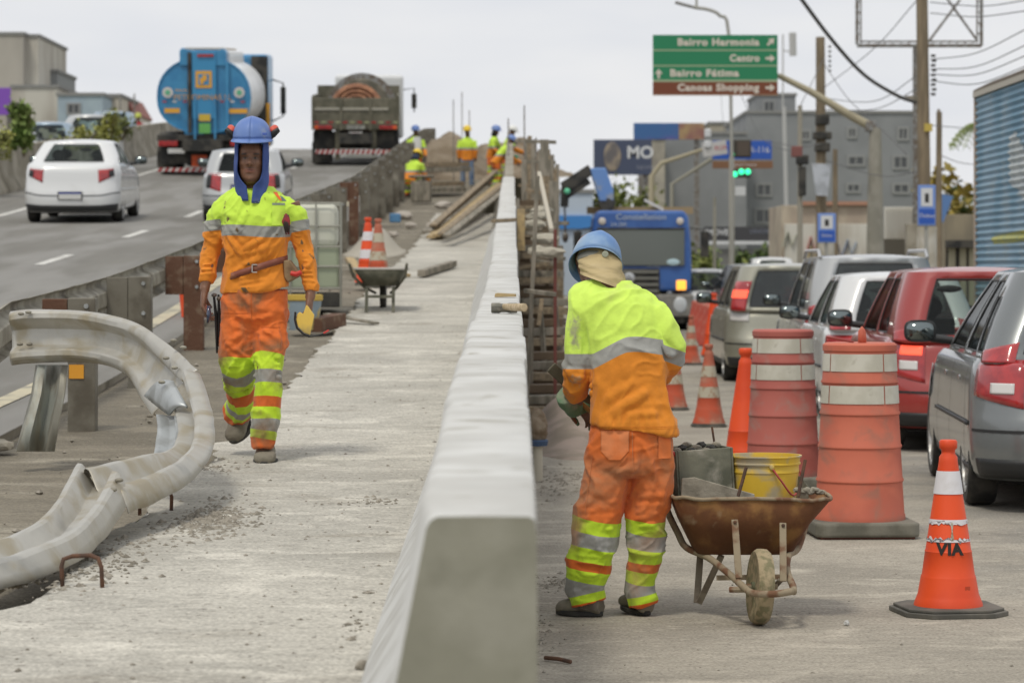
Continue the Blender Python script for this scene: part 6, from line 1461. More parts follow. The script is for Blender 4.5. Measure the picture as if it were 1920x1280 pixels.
for k, (a, z, h_, w_) in enumerate(((1.15, .62, .05, .03), (1.05, .68, .03, .05), (.62, .52, .10, .05), (.70, .42, .02, .12))):
    aa = R(-90)+a*.6; q0 = lerp(.258, .192, (z-.09)/.89)+.0025
    MB().grid(lambda u, v: (q0*math.cos(aa+w_/.2*(u-.5)*(1-.5*v)), q0*math.sin(aa+w_/.2*(u-.5)*(1-.5*v)), z+h_*(v-.5)+.02*u), 4, 4).build('scuff', mat('scuff_soft', (.36, .11, .07), .8, col2=(.5, .15, .1), ns=40) if k > 0 else M_scuf, d1)
MB().tube([(-.20, -.02, 1.145), (-.12, -.03, 1.13), (-.04, -.03, 1.115)], [.006, .008, .005], 6).build('stick', mat('dark_red_stick', (.25, .04, .03), .6), d1)
d2 = drum((P(1468, 0, 19.9).x, 19.9, 0), 'faded dark red traffic drum standing behind the orange one', M_dr2, False)
ob_ = empty('orange_bucket', (P(363, 0, 28).x, 28.0, G(28)), 0, 'orange bucket with white top behind the rust-brown guard rail post', 'bucket'); MB().lathe([(.12, 0), (.15, .33), (.155, .34), (.15, .35), (.0, .35)], (0, 0, 0), 28).build('shell', M_con, ob_, smooth=40); MB().lathe([(.14, .352), (.13, .40), (.0, .41)], (0, 0, 0), 24).build('white_top', M_conw, ob_, smooth=60)
# plastic barriers in the street
M_pb = mat('barrier_plastic', (.50, .085, .055), .65, col2=(.42, .07, .05), ns=3, dirt=(.45, .2, .15), dirt_s=4); M_pbw = mat('barrier_white', (.55, .45, .40), .7)
for k, (px, d) in enumerate(((1376, 50.5), (1366, 53), (1356, 55.5), (1346, 58), (1336, 60.5), (1328, 63))):
    q = P(px, 0, d); r = empty('plastic_barrier', (q.x, d, 0), R(38), ('nearest', 'second nearest', 'third nearest', 'third farthest', 'second farthest', 'farthest')[k]+' red and white plastic barrier of the leaning row in the street', 'plastic barrier', 'red plastic barriers in a row across the street')
    o = MB().prism([(-.30, 0), (.30, 0), (.24, .25), (.12, .80), (-.12, .80), (-.24, .25)], -.42, .42, 'Y').build('shell', M_pb, r, bev=.03)
    for s in (-1, 1): MB().add([Vector((x, -.425*1, z)) for x, z in ((-.20, .14), (-.02, .14), (.10, .62), (-.06, .62))], [(0, 1, 2, 3)]).build('white_chevron', M_pbw, r) if s < 0 else MB().add([Vector((-(.30-.18*z/.8)-.012, y_, z)) for y_, z in ((-.3, .12), (-.05, .12), (.22, .66), (-.03, .66))], [(0, 1, 2, 3)]).build('white_chevron', M_pbw, r)
q = P(1338, 0, 49); cone((q.x, 49, 0), 'plain red cone behind the row of plastic street barriers', 'plain', h=1.1, bw=.2)

# ---- rusty wheelbarrow (front right) ----
M_rusty = mat('rusty_tray', (.13, .050, .017), .85, .1, col2=(.26, .13, .04), ns=7, nd_=8, thr=(.46, .66), bump=.5, bs=40, dirt=(.30, .22, .13), dirt_s=9, dirt_t=(.60, .80), bumpd=.004, var=.15)
M_mort = mat('mortar_crust', (.33, .30, .24), .95, col2=(.22, .20, .155), ns=9, nd_=7, bump=.6, bs=30, dirt=(.42, .40, .35), dirt_s=5)
M_tubep = mat('mortar_stained_tube', (.30, .245, .165), .85, .1, col2=(.17, .085, .045), ns=10, nd_=6, thr=(.48, .62), bump=.5, bs=40, bumpd=.003)
DW = 12.45; SW = F/DW; xw = P(1420, 0, DW).x
wbw = empty('wheelbarrow', (xw, DW, 0), 0, 'rusty wheelbarrow with mortar-caked wheel, seen head-on, loaded with buckets', 'wheelbarrow')
def Wp(px, py, y=0): return Vector(((px-1420)/SW, y, (1164-py)/SW))
# tray: rim ring and floor ring; slightly tilted, handles away from camera
def rr_(cx, hw_, hd_, z, y, n=40, dz=0, e=5): return [Vector((cx+q.x, y+q.y, z+q.x*dz)) for q in ring((0, 0, 0), hw_, hd_, n, e)]
zr = Wp(0, 938).z; zf = Wp(0, 1041).z
tray = MB(); r0 = rr_(Wp(1413, 0).x, .355, .30, zr+.004, .28, dz=-.012); r1 = rr_(Wp(1402, 0).x, .285, .26, lerp(zr, zf, .45), .27, dz=-.01); r2 = rr_(Wp(1400, 0).x, .215, .19, zf, .25); 
tray.loft([r0, r1, r2], cap=False); c_ = sum((Vector(p) for p in r2), Vector())/40; tray.add(r2+[c_], [(i, (i+1) % 40, 40) for i in range(40)])
ty = tray.build('tray', M_rusty, wbw, smooth=30, solid=.006)
MB().tube([p+Vector((0, 0, .002+.004*math.sin(i*1.3))) for i, p in enumerate(r0+[r0[0]])], .0085, 8, cap=False).build('rim', M_tubep, ty, smooth=180)
wh = MB(); 
prof_w = []
rw = .163; 
wh.lathe([(rw*.70, -.026), (rw*.93, -.034), (rw, -.020), (rw*1.01, 0), (rw, .020), (rw*.93, .034), (rw*.70, .026)], (0, 0, 0), 40, Matrix.Rotation(R(90), 3, 'Y'))
wo = wh.build('wheel', mat('mortar_tyre', (.36, .29, .18), .95, col2=(.20, .18, .10), ns=26, nd_=6, thr=(.42, .60), bump=.9, bs=60, bumpd=.004), wbw, smooth=50); wo.location = Wp(1421, 1164, -.12)+Vector((0, 0, rw*1.01)); wo.rotation_euler = (0, R(3), R(6))
MB().lathe([(rw*.72, .0), (.02, -.008), (.02, -.04), (.0, -.04)], (0, 0, 0), 24, Matrix.Rotation(R(90), 3, 'Y'), cap=False).lathe([(rw*.72, .0), (.02, .008), (.02, .04), (.0, .04)], (0, 0, 0), 24, Matrix.Rotation(R(90), 3, 'Y'), cap=False).build('rim', mat('mossy_rim', (.11, .12, .07), .9, col2=(.2, .19, .12), ns=15), wo, smooth=40)
MB().tube([wo.location+Vector((-.085, 0, 0)), wo.location+Vector((.075, 0, 0))], .012, 8).build('axle', M_tubep, wbw, smooth=60)
# frame tube: from handles, under tray, wrapping in front of the wheel
fr = [Wp(1258, 950, .55), Wp(1262, 975, .40), Wp(1278, 1010, .28), Wp(1292, 1034, .2), Wp(1330, 1048, .08), Wp(1362, 1070, -.05), Wp(1385, 1088, -.20), Wp(1400, 1096, -.31), Wp(1440, 1097, -.32), Wp(1474, 1094, -.28)]
MB().tube(catmull(fr, 5), .0155, 10).build('frame_tube', M_tubep, wbw, smooth=180)
fr = [Wp(1476, 1095, -.28), Wp(1478, 1088, -.20), Wp(1474, 1068, -.05), Wp(1482, 1044, .08), Wp(1508, 1035, .25), Wp(1535, 975, .42), Wp(1545, 950, .55)]
MB().tube(catmull(fr, 5), .0155, 10).build('frame_tube', M_tubep, wbw, smooth=180)
for px0, px1, y0, y1 in ((1376, 1380, 972, 1076), (1466, 1462, 978, 1082)):
    MB().beam(Wp(px0, y0, -.045), Wp(px1, y1, -.16), .030, .010, up=(0, 1, 0)).build('stay', M_tubep, wbw, bev=.003)
for p_ in ((1376, 976), (1376, 990), (1466, 982)): MB().ell(Wp(p_[0], p_[1], -.062), (.008, .006, .008), 8, 6).build('rivet', M_rebar, wbw)
MB().tube([Wp(1362, 1096, -.18), Wp(1390, 1095, -.20)], .013, 8).build('axle_end', M_tubep, wbw)
for x0, x1, x2 in ((1322, 1314, 1356), (1452, 1452, 1487)):
    MB().beam(Wp(x0, 1045, .30), Wp(x1, 1143, .26), .030, .014, up=(0, 1, 0)).build('leg', mat('leg_iron', (.16, .13, .10), .85, col2=(.26, .23, .18), ns=12, bump=.3), wbw, bev=.003)
MB().beam(Wp(1356, 1045, .10), Wp(1318, 1143, .26), .028, .014, up=(0, 1, 0)).build('leg_brace', mat('leg_iron', (1, 1, 1)), wbw, bev=.003)
MB().beam(Wp(1462, 1085, -.04), Wp(1450, 1120, .2), .024, .012, up=(0, 1, 0)).build('leg_brace', mat('leg_iron', (1, 1, 1)), wbw, bev=.003)
MB().beam(Wp(1345, 1085, .05), Wp(1470, 1083, .05), .012, .022).build('cross_bar', M_tubep, wbw)
# load: grey caked box, slab, steel trough, yellow bucket, bars
wl = wbw.location
def Wl(px, py, y): return Wp(px, py, y)+wl
bxo = empty('mortar_box', Wl(1318, 950, .42), R(8), 'grey mortar-caked open box standing in the left of the rusty wheelbarrow', 'mortar box')
def obox(root, w_, d_, h_, t, m, tilt_=0, nm='wall'):
    for s in (-1, 1):
        MB().box((s*(w_/2-t/2), 0, h_/2), (t, d_, h_)).build(nm, m, root, bev=.003); MB().box((0, s*(d_/2-t/2), h_/2), (w_-2*t-.002, t, h_)).build(nm, m, root, bev=.003)
    MB().box((0, 0, t/2), (w_-2*t-.002, d_-2*t-.002, t)).build('floor', m, root)
M_box = mat('caked_plastic', (.20, .20, .15), .9, col2=(.11, .115, .085), ns=5, nd_=7, bump=.4, bs=25, dirt=(.38, .36, .30), dirt_s=8, dirt_t=(.55, .75))
obox(bxo, .27, .30, .235, .010, M_box); bxo.rotation_euler = (0, R(-3), R(14))
for k in range(9): rock('mortar_clod', bxo.location+Vector((-.09+.022*k, -.05+.03*(k % 3), .222+.012*((k*7) % 3))), (.022, .02, .014), M_dark if k % 2 else M_mort, 'dark lump of mortar heaped on top of the caked box in the wheelbarrow', 'mortar lump', k)
for o in [o for o in bpy.data.objects if o.name.startswith('mortar_clod')]: o['group'] = 'lumps heaped on the caked box'
slab = empty('mortar_trough', Wl(1400, 936, .24), 0, 'shallow mortar-stained steel pan lying in the rusty wheelbarrow', 'mortar pan')
s_ = lambda px, py, y: Wp(px, py, y)-Wp(1400, 936, .24)
MB().prism([(s_(1280, 0, 0).x, -.06), (s_(1282, 0, 0).x, s_(0, 901, 0).z), (s_(1306, 0, 0).x, s_(0, 899, 0).z), (s_(1420, 0, 0).x, s_(0, 931, 0).z), (s_(1420, 0, 0).x, -.06)], -.10, -.085).build('side', M_mort, slab, bev=.003)
MB().prism([(s_(1340, 0, 0).x, -.05), (s_(1350, 0, 0).x, s_(0, 903, 0).z), (s_(1520, 0, 0).x, s_(0, 906, 0).z), (s_(1535, 0, 0).x, s_(0, 926, 0).z), (s_(1535, 0, 0).x, -.05)], .18, .195).build('side', M_box, slab, bev=.003)
MB().box((s_(1410, 0, 0).x, .05, -.055), (.48, .26, .01)).build('floor', M_mort, slab)
for k in range(6): 
    rock('mortar_clod', Wl(1505+8*k, 925+(k % 2)*4, .20), (.022, .02, .013), M_mort, 'pale mortar crumb on the right rim of the loaded wheelbarrow', 'mortar lump', k+20)['group'] = 'mortar crumbs on the wheelbarrow rim'
M_yel = mat('bucket_yellow', (.74, .50, .055), .45, col2=(.66, .44, .05), ns=3, dirt=(.42, .37, .26), dirt_s=7, dirt_t=(.46, .66), spec=.3, var=.1)
bk = empty('bucket', Wl(1448, 850, .40)-Vector((0, 0, .335)), 0, 'yellow plastic bucket with red handle standing in the rusty wheelbarrow', 'bucket')
MB().lathe([(.135, .0), (.155, .225), (.158, .228), (.158, .236), (.156, .240), (.157, .262), (.164, .264), (.164, .270), (.160, .273), (.163, .295), (.170, .297), (.170, .303), (.160, .303), (.158, .29), (.130, .01), (.0, .01)], (0, 0, 0), 44, cap=False).build('shell', M_yel, bk, smooth=35)
MB().tube(catmull([(.155, .06, .25), (.165, -.04, .20), (.12, -.135, .13), (.06, -.17, .20), (.02, -.160, .255)], 5), .0045, 8).build('handle', mat('red_handle', (.42, .06, .05), .5), bk, smooth=180)
MB().ell((.02, -.162, .258), (.012, .006, .014), 8, 6).build('handle_lug', M_yel, bk)
MB().lathe([(.150, .21), (.0, .21)], (0, 0, 0), 30, cap=False).build('contents', M_mort, bk)
for a, b, l in (((1384, 930, -.0), (1400, 876, .02), 'left'), ((1496, 932, .0), (1511, 862, .02), 'right')):
    o = MB().tube([Wl(*a), Wl(*b)], .0075, 8).build('steel_rod', M_rebar, smooth=60); tag(o, 'dark steel rod rising from the '+('middle' if l == 'left' else 'right')+' of the loaded wheelbarrow', 'steel rod')
tag(MB().tube([Wl(1355, 845, .5), Wl(1350, 812, .5)], .005, 8).build('steel_rod', M_rebar), 'thin short rod poking up behind the caked box in the wheelbarrow', 'steel rod')
tag(MB().tube(catmull([Wl(1252, 852, .3), Wl(1265, 856, .26), Wl(1280, 862, .26)], 4), .011, 8).build('red_grip', mat('red_grip', (1, 1, 1)), smooth=180), 'short red handle beside the bending worker at the caked box', 'handle')
# ---- distant wheelbarrow on the work strip ----
df = 28.6; sf = F/df; fw = empty('wheelbarrow', (P(712, 0, df).x, df, Wk(df)), 0, 'small dark wheelbarrow with dusty rim, seen from its handles on the work strip', 'wheelbarrow')
def Fp(px, py, y=0): return Vector(((px-712)/sf, y, (588-py)/sf))
M_dgm = mat('dark_green_metal', (.085, .085, .06), .8, col2=(.14, .135, .10), ns=8); M_dusty = mat('dusty_rim', (.46, .44, .40), .9)
t = MB(); a = rr_(0, .27, .36, Fp(0, 506).z, .35); b = rr_(0, .16, .20, Fp(0, 538).z, .30); t.loft([a, b], cap=False); c_ = sum(b, Vector())/40; t.add(b+[c_], [(i, (i+1) % 40, 40) for i in range(40)]); t.build('tray', M_dgm, fw, smooth=30, solid=.006)
MB().tube(a+[a[0]], .012, 6, cap=False).build('rim', M_dusty, fw); MB().grid(lambda u, v: (lerp(-.25, .25, u), lerp(.03, .66, v), Fp(0, 508).z+.03*math.sin(3*u)), 8, 6).build('mortar_fill', M_dusty, fw)
for s in (-1, 1):
    MB().tube([Vector((s*.285, -.35, Fp(0, 505).z+.04)), Vector((s*.26, -.1, Fp(0, 520).z)), Vector((s*.16, .25, Fp(0, 542).z)), Vector((s*.08, .75, .19))], .015, 8).build('handle_tube', M_dgm, fw, smooth=180)
    MB().beam((s*.135, .1, Fp(0, 540).z), (s*.135, .0, 0), .032, .02, up=(0, 1, 0)).build('leg', M_dgm, fw)
MB().beam((-.13, .02, .16), (.13, .02, .16), .02, .03).build('cross_bar', M_dgm, fw)
MB().lathe([(.12, -.03), (.17, -.03), (.18, 0), (.17, .03), (.12, .03)], (0, .78, .18), 24, Matrix.Rotation(R(90), 3, 'Y')).build('wheel', M_tyre, fw, smooth=40)

# ---- caged liquid tank ----
ib = empty('liquid_tank', (P(545, 0, 29.3).x, 29.3, Wk(29.3)), R(4), 'white plastic liquid tank in a steel cage behind the walking worker', 'caged tank')
M_ibc = mat('tank_plastic', (.56, .56, .48), .55, ramp=None, col2=(.50, .52, .42), ns=1.5); M_ibl = mat('tank_liquid', (.33, .37, .26), .55); M_cage = mat('cage_steel', (.34, .335, .29), .6, .4)
MB().box((0, 0, .83), (.98, .98, .46)).build('tank_shell', M_ibc, ib, bev=.09, segs=3); MB().box((0, 0, .41), (.985, .985, .44)).build('filled_part', M_ibl, ib, bev=.03)
MB().box((0, 0, .08), (1.0, 1.0, .14)).build('pallet', M_dark, ib, bev=.01)
for z in (.20, .42, .62, .83, 1.06):
    MB().tube([(-.51, -.51, z), (.51, -.51, z), (.51, .51, z), (-.51, .51, z), (-.51, -.51, z)], .011, 6).build('cage_rail', M_cage, ib)
for x in (-.51, -.26, 0, .26, .51):
    MB().tube([(x, -.515, .0), (x, -.515, 1.07)], .011, 6).build('cage_bar', M_cage, ib)
    MB().tube([(.515, x, .0), (.515, x, 1.07)], .011, 6).build('cage_bar', M_cage, ib)
# sack and boards beside it
sk = empty('plastic_tub', (P(570, 0, 26.3).x, 26.3, Wk(26.3)), 0, 'blue-grey tub with yellow rim just behind the walking worker\'s hand tool', 'tub')
MB().lathe([(.13, 0), (.165, .28), (.16, .30), (.0, .26)], (0, 0, 0), 24, cap=False).build('tub_shell', mat('tub_blue', (.22, .28, .32), .7, col2=(.45, .36, .14), ns=6, thr=(.5, .6)), sk, smooth=40)
MB().lathe([(.165, .27), (.175, .28), (.175, .325), (.15, .33)], (0, 0, 0), 24, cap=False).build('rim', mat('tub_yellow', (.55, .38, .07), .7), sk, smooth=40)
def board(name, a, b, w_, h_, m, label, cat='board', up=(0, 0, 1), group=None):
    return tag(MB().beam(a, b, w_, h_, up).build(name, m, None, bev=.004), label, cat, group)
def gp(px, d, dz=0, hf=Wk): return Vector((P(px, 0, d).x, d, hf(d)+dz))
board('timber_block', gp(590, 26.2, .05), gp(636, 26.9, .05), .14, .13, M_rust, 'dark rust-coloured timber block beside the tub below the caged tank')
board('plank', gp(612, 27.3, .08), gp(705, 26.9, .02), .10, .02, M_woodg, 'pale thin plank propped against the block near the far wheelbarrow')
board('plank', gp(612, 27.2, .02), gp(520, 28.4, .02), .14, .03, M_woodg, 'grey plank lying in front of the caged tank')
board('plank', gp(700, 36.5, .04), gp(762, 35.6, .03), .12, .04, M_woody, 'yellow wooden offcut lying behind the pair of small cones')
board('plank', gp(655, 39.5, .10), gp(676, 36.5, .02), .12, .05, M_woody, 'yellow offcut leaning at the foot of a guard rail post')
board('plank', gp(790, 35.5, .06), gp(850, 38.8, .06), .10, .08, M_woodg, 'grey timber lying across the pale strip beyond the far wheelbarrow')
# long boards leaning towards the crew
for k, (x0, d0, x1, d1, m, w_) in enumerate(((808, 50, 938, 70, M_woody, .16), (818, 50, 942, 68, M_woody, .14), (800, 51, 922, 72, M_woodg, .18), (826, 49, 944, 64, M_wood, .12), (838, 47.5, 944, 58, M_woodg, .14), (812, 51.5, 930, 73, M_wood, .14))):
    a = gp(x0, d0, .06+.03*k); b = gp(x1, d1, .42+.05*k); board('long_plank', a, b, w_, .045, m, ('broad yellow plank on the left flank', 'yellow plank just right of the broad one', 'broad grey plank lowest', 'narrow brown plank on the right flank', 'grey plank nearest the pale strip', 'dark brown plank topmost')[k]+' of the loose stack below the distant crew', 'plank', group='long planks stacked by the distant crew')
for k, z in enumerate((.12, .26, .62, .74)):
    a = gp(772+k*3, 74+k*.7, z); b = gp(864-(k % 2)*4, 75+k*.7, z); board('beam', a, b, .5 if k < 2 else .9, .12, M_wood if k % 2 else M_woodg, 'stacked heavy beam across the strip before the distant crew', 'beam', group='beams stacked before the distant crew')
tag(MB().box(gp(790, 69, .25), (.5, .5, .5)).box(gp(790, 69, .62), (.62, .55, .06)).build('work_box', M_woodg, bev=.03), 'battered wooden work box in front of the crouching distant worker', 'box')
for k, (px, d, s) in enumerate(((758, 60, .16), (812, 56, .12), (846, 60, .14), (770, 56, .1), (832, 66, .16), (735, 52, .1))):
    rock('broken_concrete', gp(px, d, .03), (s*1.3, s, s*.6), mat('broken_pale', (.42, .38, .33), .9, bump=.4), 'pale broken concrete lump among the debris on the upper work strip', 'rubble', k)['group'] = 'broken lumps on the upper work strip'
tag(MB().box(gp(741, 57, .12), (.22, .2, .18)).build('blue_crate', mat('blue_crate', (.10, .25, .45), .6), bev=.02), 'small blue crate by the guard rail posts below the distant crew', 'crate')
# hammer and scrap on the wall
dh = 12.5; th = topz(dh)
hm_ = empty('club_hammer', (P(944, 0, dh).x, dh, th), 0, 'club hammer with wooden handle lying across the top of the barrier', 'hammer')
def hp(px, py, y=0): return Vector(((px-944)/(F/dh), y, (592-py)/(F/dh)+.0))
MB().loft([[Vector((hp(x, 0).x, .024*math.cos(a)*k, .024+.024*math.sin(a)*k)) for a in [R(22.5+45*j) for j in range(8)]] for x, k in ((921, .9), (923, 1.0), (936, 1.0), (940, .86), (950, .86), (955, 1.0), (968, 1.0), (970, .9))]).build('head', mat('hammer_iron', (.15, .145, .12), .6, .4, col2=(.24, .22, .18), ns=20, bump=.3), hm_, smooth=30)
hd_ = [Vector((0, .0, .030)), Vector((.035, -.11, .026)), Vector((.085, -.25, .020))]
MB().tube([hp(944, 592)+Vector((0, .0, .030)), hp(958, 592)+Vector((0, -.10, .029)), hp(983, 592)+Vector((-.0, -.26, .030))], [(.013, .011), (.015, .012), (.018, .014)], 12).build('handle', mat('handle_ash', (.50, .40, .26), .75, col2=(.38, .29, .17), ns=6, stretch=(1, 8, 8)), hm_, smooth=50)
tag(MB().prism([(-.060, 0), (-.056, .020), (-.04, .022), (.056, .017), (.058, .002), (-.03, 0)], -.02, .02).build('wood_scrap', M_woody, bev=.002), 'small wood scrap lying on the barrier top behind the hammer', 'wood scrap').location = (P(948, 0, 15.3).x, 15.3, topz(15.3)+.004)
tag(MB().beam((-.20, 29.6, topz(29.6)+.02), (.03, 29.8, topz(29.7)+.03), .06, .035).build('wood_batten', M_wood), 'short batten lying across the barrier top near the timber props', 'batten')
# worn brush-like tool with rag on the far side of the wall
tl = empty('rag_topped_stake', (P(1008, 0, 20.6).x, 20.6, 0), 0, 'short pale stake topped with a brown rag and blue rim beside the barrier', 'stake')
MB().lathe([(.038, 0), (.036, .26)], (0, 0, 0), 16).build('stake', mat('pale_pipe', (.50, .47, .38), .8), tl, smooth=40)
me = remesh(MB().ell((0, 0, .38), (.075, .07, .12)).ell((.01, 0, .48), (.05, .05, .05)), 'rag', .01, 2); c = coords(me); setco(me, c+normals(me)*vnoise(c, 16, 2, .02)[:, None]); link(me, 'rag', mat('brown_rag', (.17, .12, .075), .9, col2=(.26, .21, .15), ns=12, bump=.4), tl)
MB().lathe([(.07, .255), (.078, .29), (.07, .30)], (0, 0, 0), 16).build('blue_rim', mat('blue_rim', (.05, .09, .17), .7), tl)

ORD = ['first', 'second', 'third', 'fourth', 'fifth', 'sixth', 'seventh', 'eighth', 'ninth', 'tenth', 'eleventh', 'twelfth', 'thirteenth', 'fourteenth', 'fifteenth']
# ---- timber propping on the street side of the wall ----
def stake(px, d, pytop, w_, m, label, zbot=0, px2=None, name='timber_prop', cat='prop', group=None, pybot=None):
    a = P(px2 or px, 0, d); t = P(px, pytop, d); b = Vector((a.x, d, zbot)) if pybot is None else P(px2 or px, pybot, d)
    return tag(MB().beam(b, t, w_, w_*.8, up=(0, 1, 0)).build(name, m, None, bev=.004), label, cat, group)
GP = 'upright timbers propping the barrier forms'
PX = sorted((1021, 1027, 1035, 1045, 1040, 1017, 1000, 993, 987, 1031, 1052, 1012, 982, 1024, 1037))
for k, (px, d, py, w_) in enumerate(((1021, 46, 262, .14), (1027, 48, 280, .09), (1035, 50, 290, .08), (1045, 52, 308, .07), (1040, 47, 318, .08), (1017, 52, 270, .08), (1000, 54, 262, .09), (993, 58, 255, .09), (987, 62, 262, .09), (1031, 45, 300, .10), (1052, 44, 470, .08), (1012, 58, 280, .07), (982, 48, 300, .08), (1024, 43, 330, .12), (1037, 42, 340, .12))):
    stake(px, d, py, w_, (M_woodg, M_wood, M_woodg)[k % 3], ORD[PX.index(px)]+' upright timber from the barrier in the propping row', group=GP)
stake(977, 31, 392, .085, M_woody, 'orange-brown upright board fixed to the near end of the timber props', pybot=470)
stake(970, 34.5, 372, .05, M_woodg, 'thin grey board along the barrier side near the orange-brown board', pybot=520)
for k, (px, d, y0) in enumerate(((983, 57, 198), (953, 66, 222), (850, 86, 187), (866, 87, 173), (880, 90, 207), (1005, 50, 258))):
    stake(px, d, y0, .028, M_steel, ('slender steel tube sticking up above the barrier forms at '+('the near end' if px == 983 else 'the middle' if px == 953 else 'the street side')) if px > 900 else 'slender steel tube standing by the earth heap at the ramp crest', name='steel_tube', cat='steel tube', group='steel tubes by the earth heap' if px < 900 else None, px2=px+2)
board('cross_rail', P(965, 264, 48), P(1043, 267, 48), .05, .06, M_woodg, 'top horizontal rail tying the timber props together')
board('cross_rail', P(985, 303, 48.5), P(1042, 305, 48.5), .05, .06, M_woodg, 'second horizontal rail below the top one on the timber props')
board('diagonal_brace', P(1011, 325, 38), P(1034, 432, 33), .05, .05, mat('pale_wood', (.46, .42, .34), .9), 'pale crooked diagonal brace hanging on the timber props')
board('pipe', P(985, 545, 23.5), P(1040, 552, 23.0), .035, .035, M_woodg, 'grey pipe lying level near the bottom of the propping')
board('strut', P(1016, 560, 23), P(1010, 610, 23), .035, .035, M_wood, 'short brown strut standing below the level grey pipe')
stake(1041, 30, 430, .035, mat('red_brown_pole', (.16, .05, .04), .8), 'thin red-brown pole in front of the timber stack')
stake(1008, 27, 330, .04, M_woodg, 'long slim grey pole leaning in front of the timber stack', px2=985)
r4 = random.Random(8)
for kk in range(16):
    d = r4.uniform(34, 56); x0 = r4.uniform(.08, .3); z = G(d)+r4.uniform(-.1, .85); board('ledger', (x0, d, z), (x0+r4.uniform(.25, .5), d+r4.uniform(-.3, .3), z+r4.uniform(-.10, .10)), .06, .05, (M_woodg, M_wood)[kk % 2], ORD[kk] + ' short cross timber nailed between the propping uprights' if kk < 15 else 'farthest short cross timber between the propping uprights')
for kk in range(10):
    d = r4.uniform(30, 50); x = r4.uniform(.12, .62); z = max(.2, G(d)-1.0+r4.uniform(-.4, .3)); board('raking_prop', (x, d, max(0, z-1.1)), (x+r4.uniform(-.12, .12), d-.3, z+.8), .05, .05, (M_wood, M_woodg)[kk % 2], ORD[kk]+' raking prop leaning in the timber stack')
r3 = random.Random(3); gs = 'stacked timbers under the propping'
k = 0
for row, (d, z0) in enumerate(((29.5, .0), (31, .30), (33, .62), (35.5, .95), (38, 1.30), (41, 1.65), (44, 2.0), (47, 2.35))):
    for j in range(3):
        z = z0+.10*j+.06; x0 = .10; x1 = .60+r3.uniform(-.05, .12)-row*.0
        board('stack_beam', (x0, d+j*.35+r3.uniform(-.1, .1), z), (x1, d+j*.35+r3.uniform(-.15, .15), z+r3.uniform(-.02, .02)), .32, .085, (M_wood, M_woodg, mat('dark_timber', (.14, .10, .065), .9))[k % 3], 'horizontal timber of the stepped stack under the barrier propping', 'timber', group=gs); k += 1
    if row: tag(MB().box((.34, d+1.2, z0/2), (.48, 1.4, z0)).build('stack_core', mat('dark_timber', (1, 1, 1))), 'dark timber cribbing carrying the stepped stack, tier %s from the street' % ('one', 'two', 'three', 'four', 'five', 'six', 'seven')[row-1], 'cribbing')
for kk, (px, py, d, s) in enumerate(((1022, 448, 31.5, .10), (1010, 470, 30.5, .09), (1030, 472, 30, .10), (1003, 420, 35, .1), (1015, 395, 38, .10), (1008, 405, 37, .1), (1030, 445, 32, .08))):
    rock('mortar_bag', P(px, py, d), (s*1.5, s, s*.6), mat('pale_bag', (.40, .37, .30), .9, bump=.3), ('largest pale lump', 'pale lump lying second lowest', 'pale lump lowest on the street side', 'pale lump beside the barrier boards', 'pale lump highest up', 'small pale lump near the highest one', 'pale lump halfway up on the street side')[kk]+' on the stepped timber stack', 'bag', kk)['group'] = 'pale lumps on the timber stack'
# ================= BACKGROUND =================
M_pole = mat('pole_wood', (.24, .19, .125), .9, col2=(.17, .135, .09), ns=2, stretch=(4, 4, .5), bump=.3); M_pconc = mat('pole_concrete', (.30, .285, .24), .9, col2=(.24, .23, .19), ns=2); M_galvp = mat('pole_steel', (.36, .355, .32), .6, .3)
M_sgn = mat('sign_green', (.012, .20, .085), .5); M_sbr = mat('sign_brown', (.17, .045, .016), .5); M_sln = mat('sign_line', (.33, .40, .25), .6); M_slet = mat('sign_letter', (.62, .56, .48), .6); M_sblue = mat('sign_blue', (.02, .09, .42), .5); M_swh = mat('sign_white', (.60, .61, .62), .6)
# ---- direction sign ----
ds = 80.0; q = P(1341, 122, ds); sg = empty('direction_sign', q, 0, 'large overhead direction sign, green with a brown lower panel, on a slanting arm', 'road sign')
SW_, SH_ = 3.51, 1.71; k_ = ds/F
def sz(py): return (122-py)*k_
def sx(px): return (px-1341)*k_
for (y0, y1, m) in ((66, 93.5, M_sgn), (96, 122.5, M_sgn), (125, 150, M_sgn), (154, 177, M_sbr)):
    MB().box((0, .0, (sz(y0)+sz(y1))/2), (SW_, .04, sz(y0)-sz(y1))).build('panel', m, sg)
for (y0, y1) in ((93.5, 96), (122.5, 125), (150, 154)): MB().box((0, .0, (sz(y0)+sz(y1))/2), (SW_, .044, sz(y0)-sz(y1)-.001)).build('divider', M_sln, sg)
MB().box((0, .0, sz(178.2)), (SW_, .044, .03)).build('divider', mat('rust_line', (.3, .17, .09), .6), sg)
def srow(txt, x0, x1, py, h=.27):
    o = lettering(txt, h, M_slet, sg, (sx((x0+x1)/2), -.024, sz(py)), ext=.003, bold=.012, space=1.12); wd = o.dimensions.x
    bpy.context.view_layer.update(); o.scale.x = (sx(x1)-sx(x0))/max(.01, o.dimensions.x)
def arrow(px, py, ang):
    L_ = .26; pts = [(-.13, -.035), (0, -.035), (0, -.11), (.14, 0), (0, .11), (0, .035), (-.13, .035)]; c, s = math.cos(ang), math.sin(ang)
    MB().prism([(x*c-z*s, x*s+z*c) for x, z in pts], -.03, -.022).build('arrow', M_slet, sg).location = (sx(px), 0, sz(py))
srow('Bairro Harmonia', 1270, 1423, 80); srow('Centro', 1368, 1424, 110); srow('Bairro Fátima', 1256, 1385, 138); srow('Canoas Shopping', 1270, 1423, 165)
arrow(1445, 79, R(45)); arrow(1444, 110, 0); arrow(1235, 139, R(90)); arrow(1444, 165, 0)
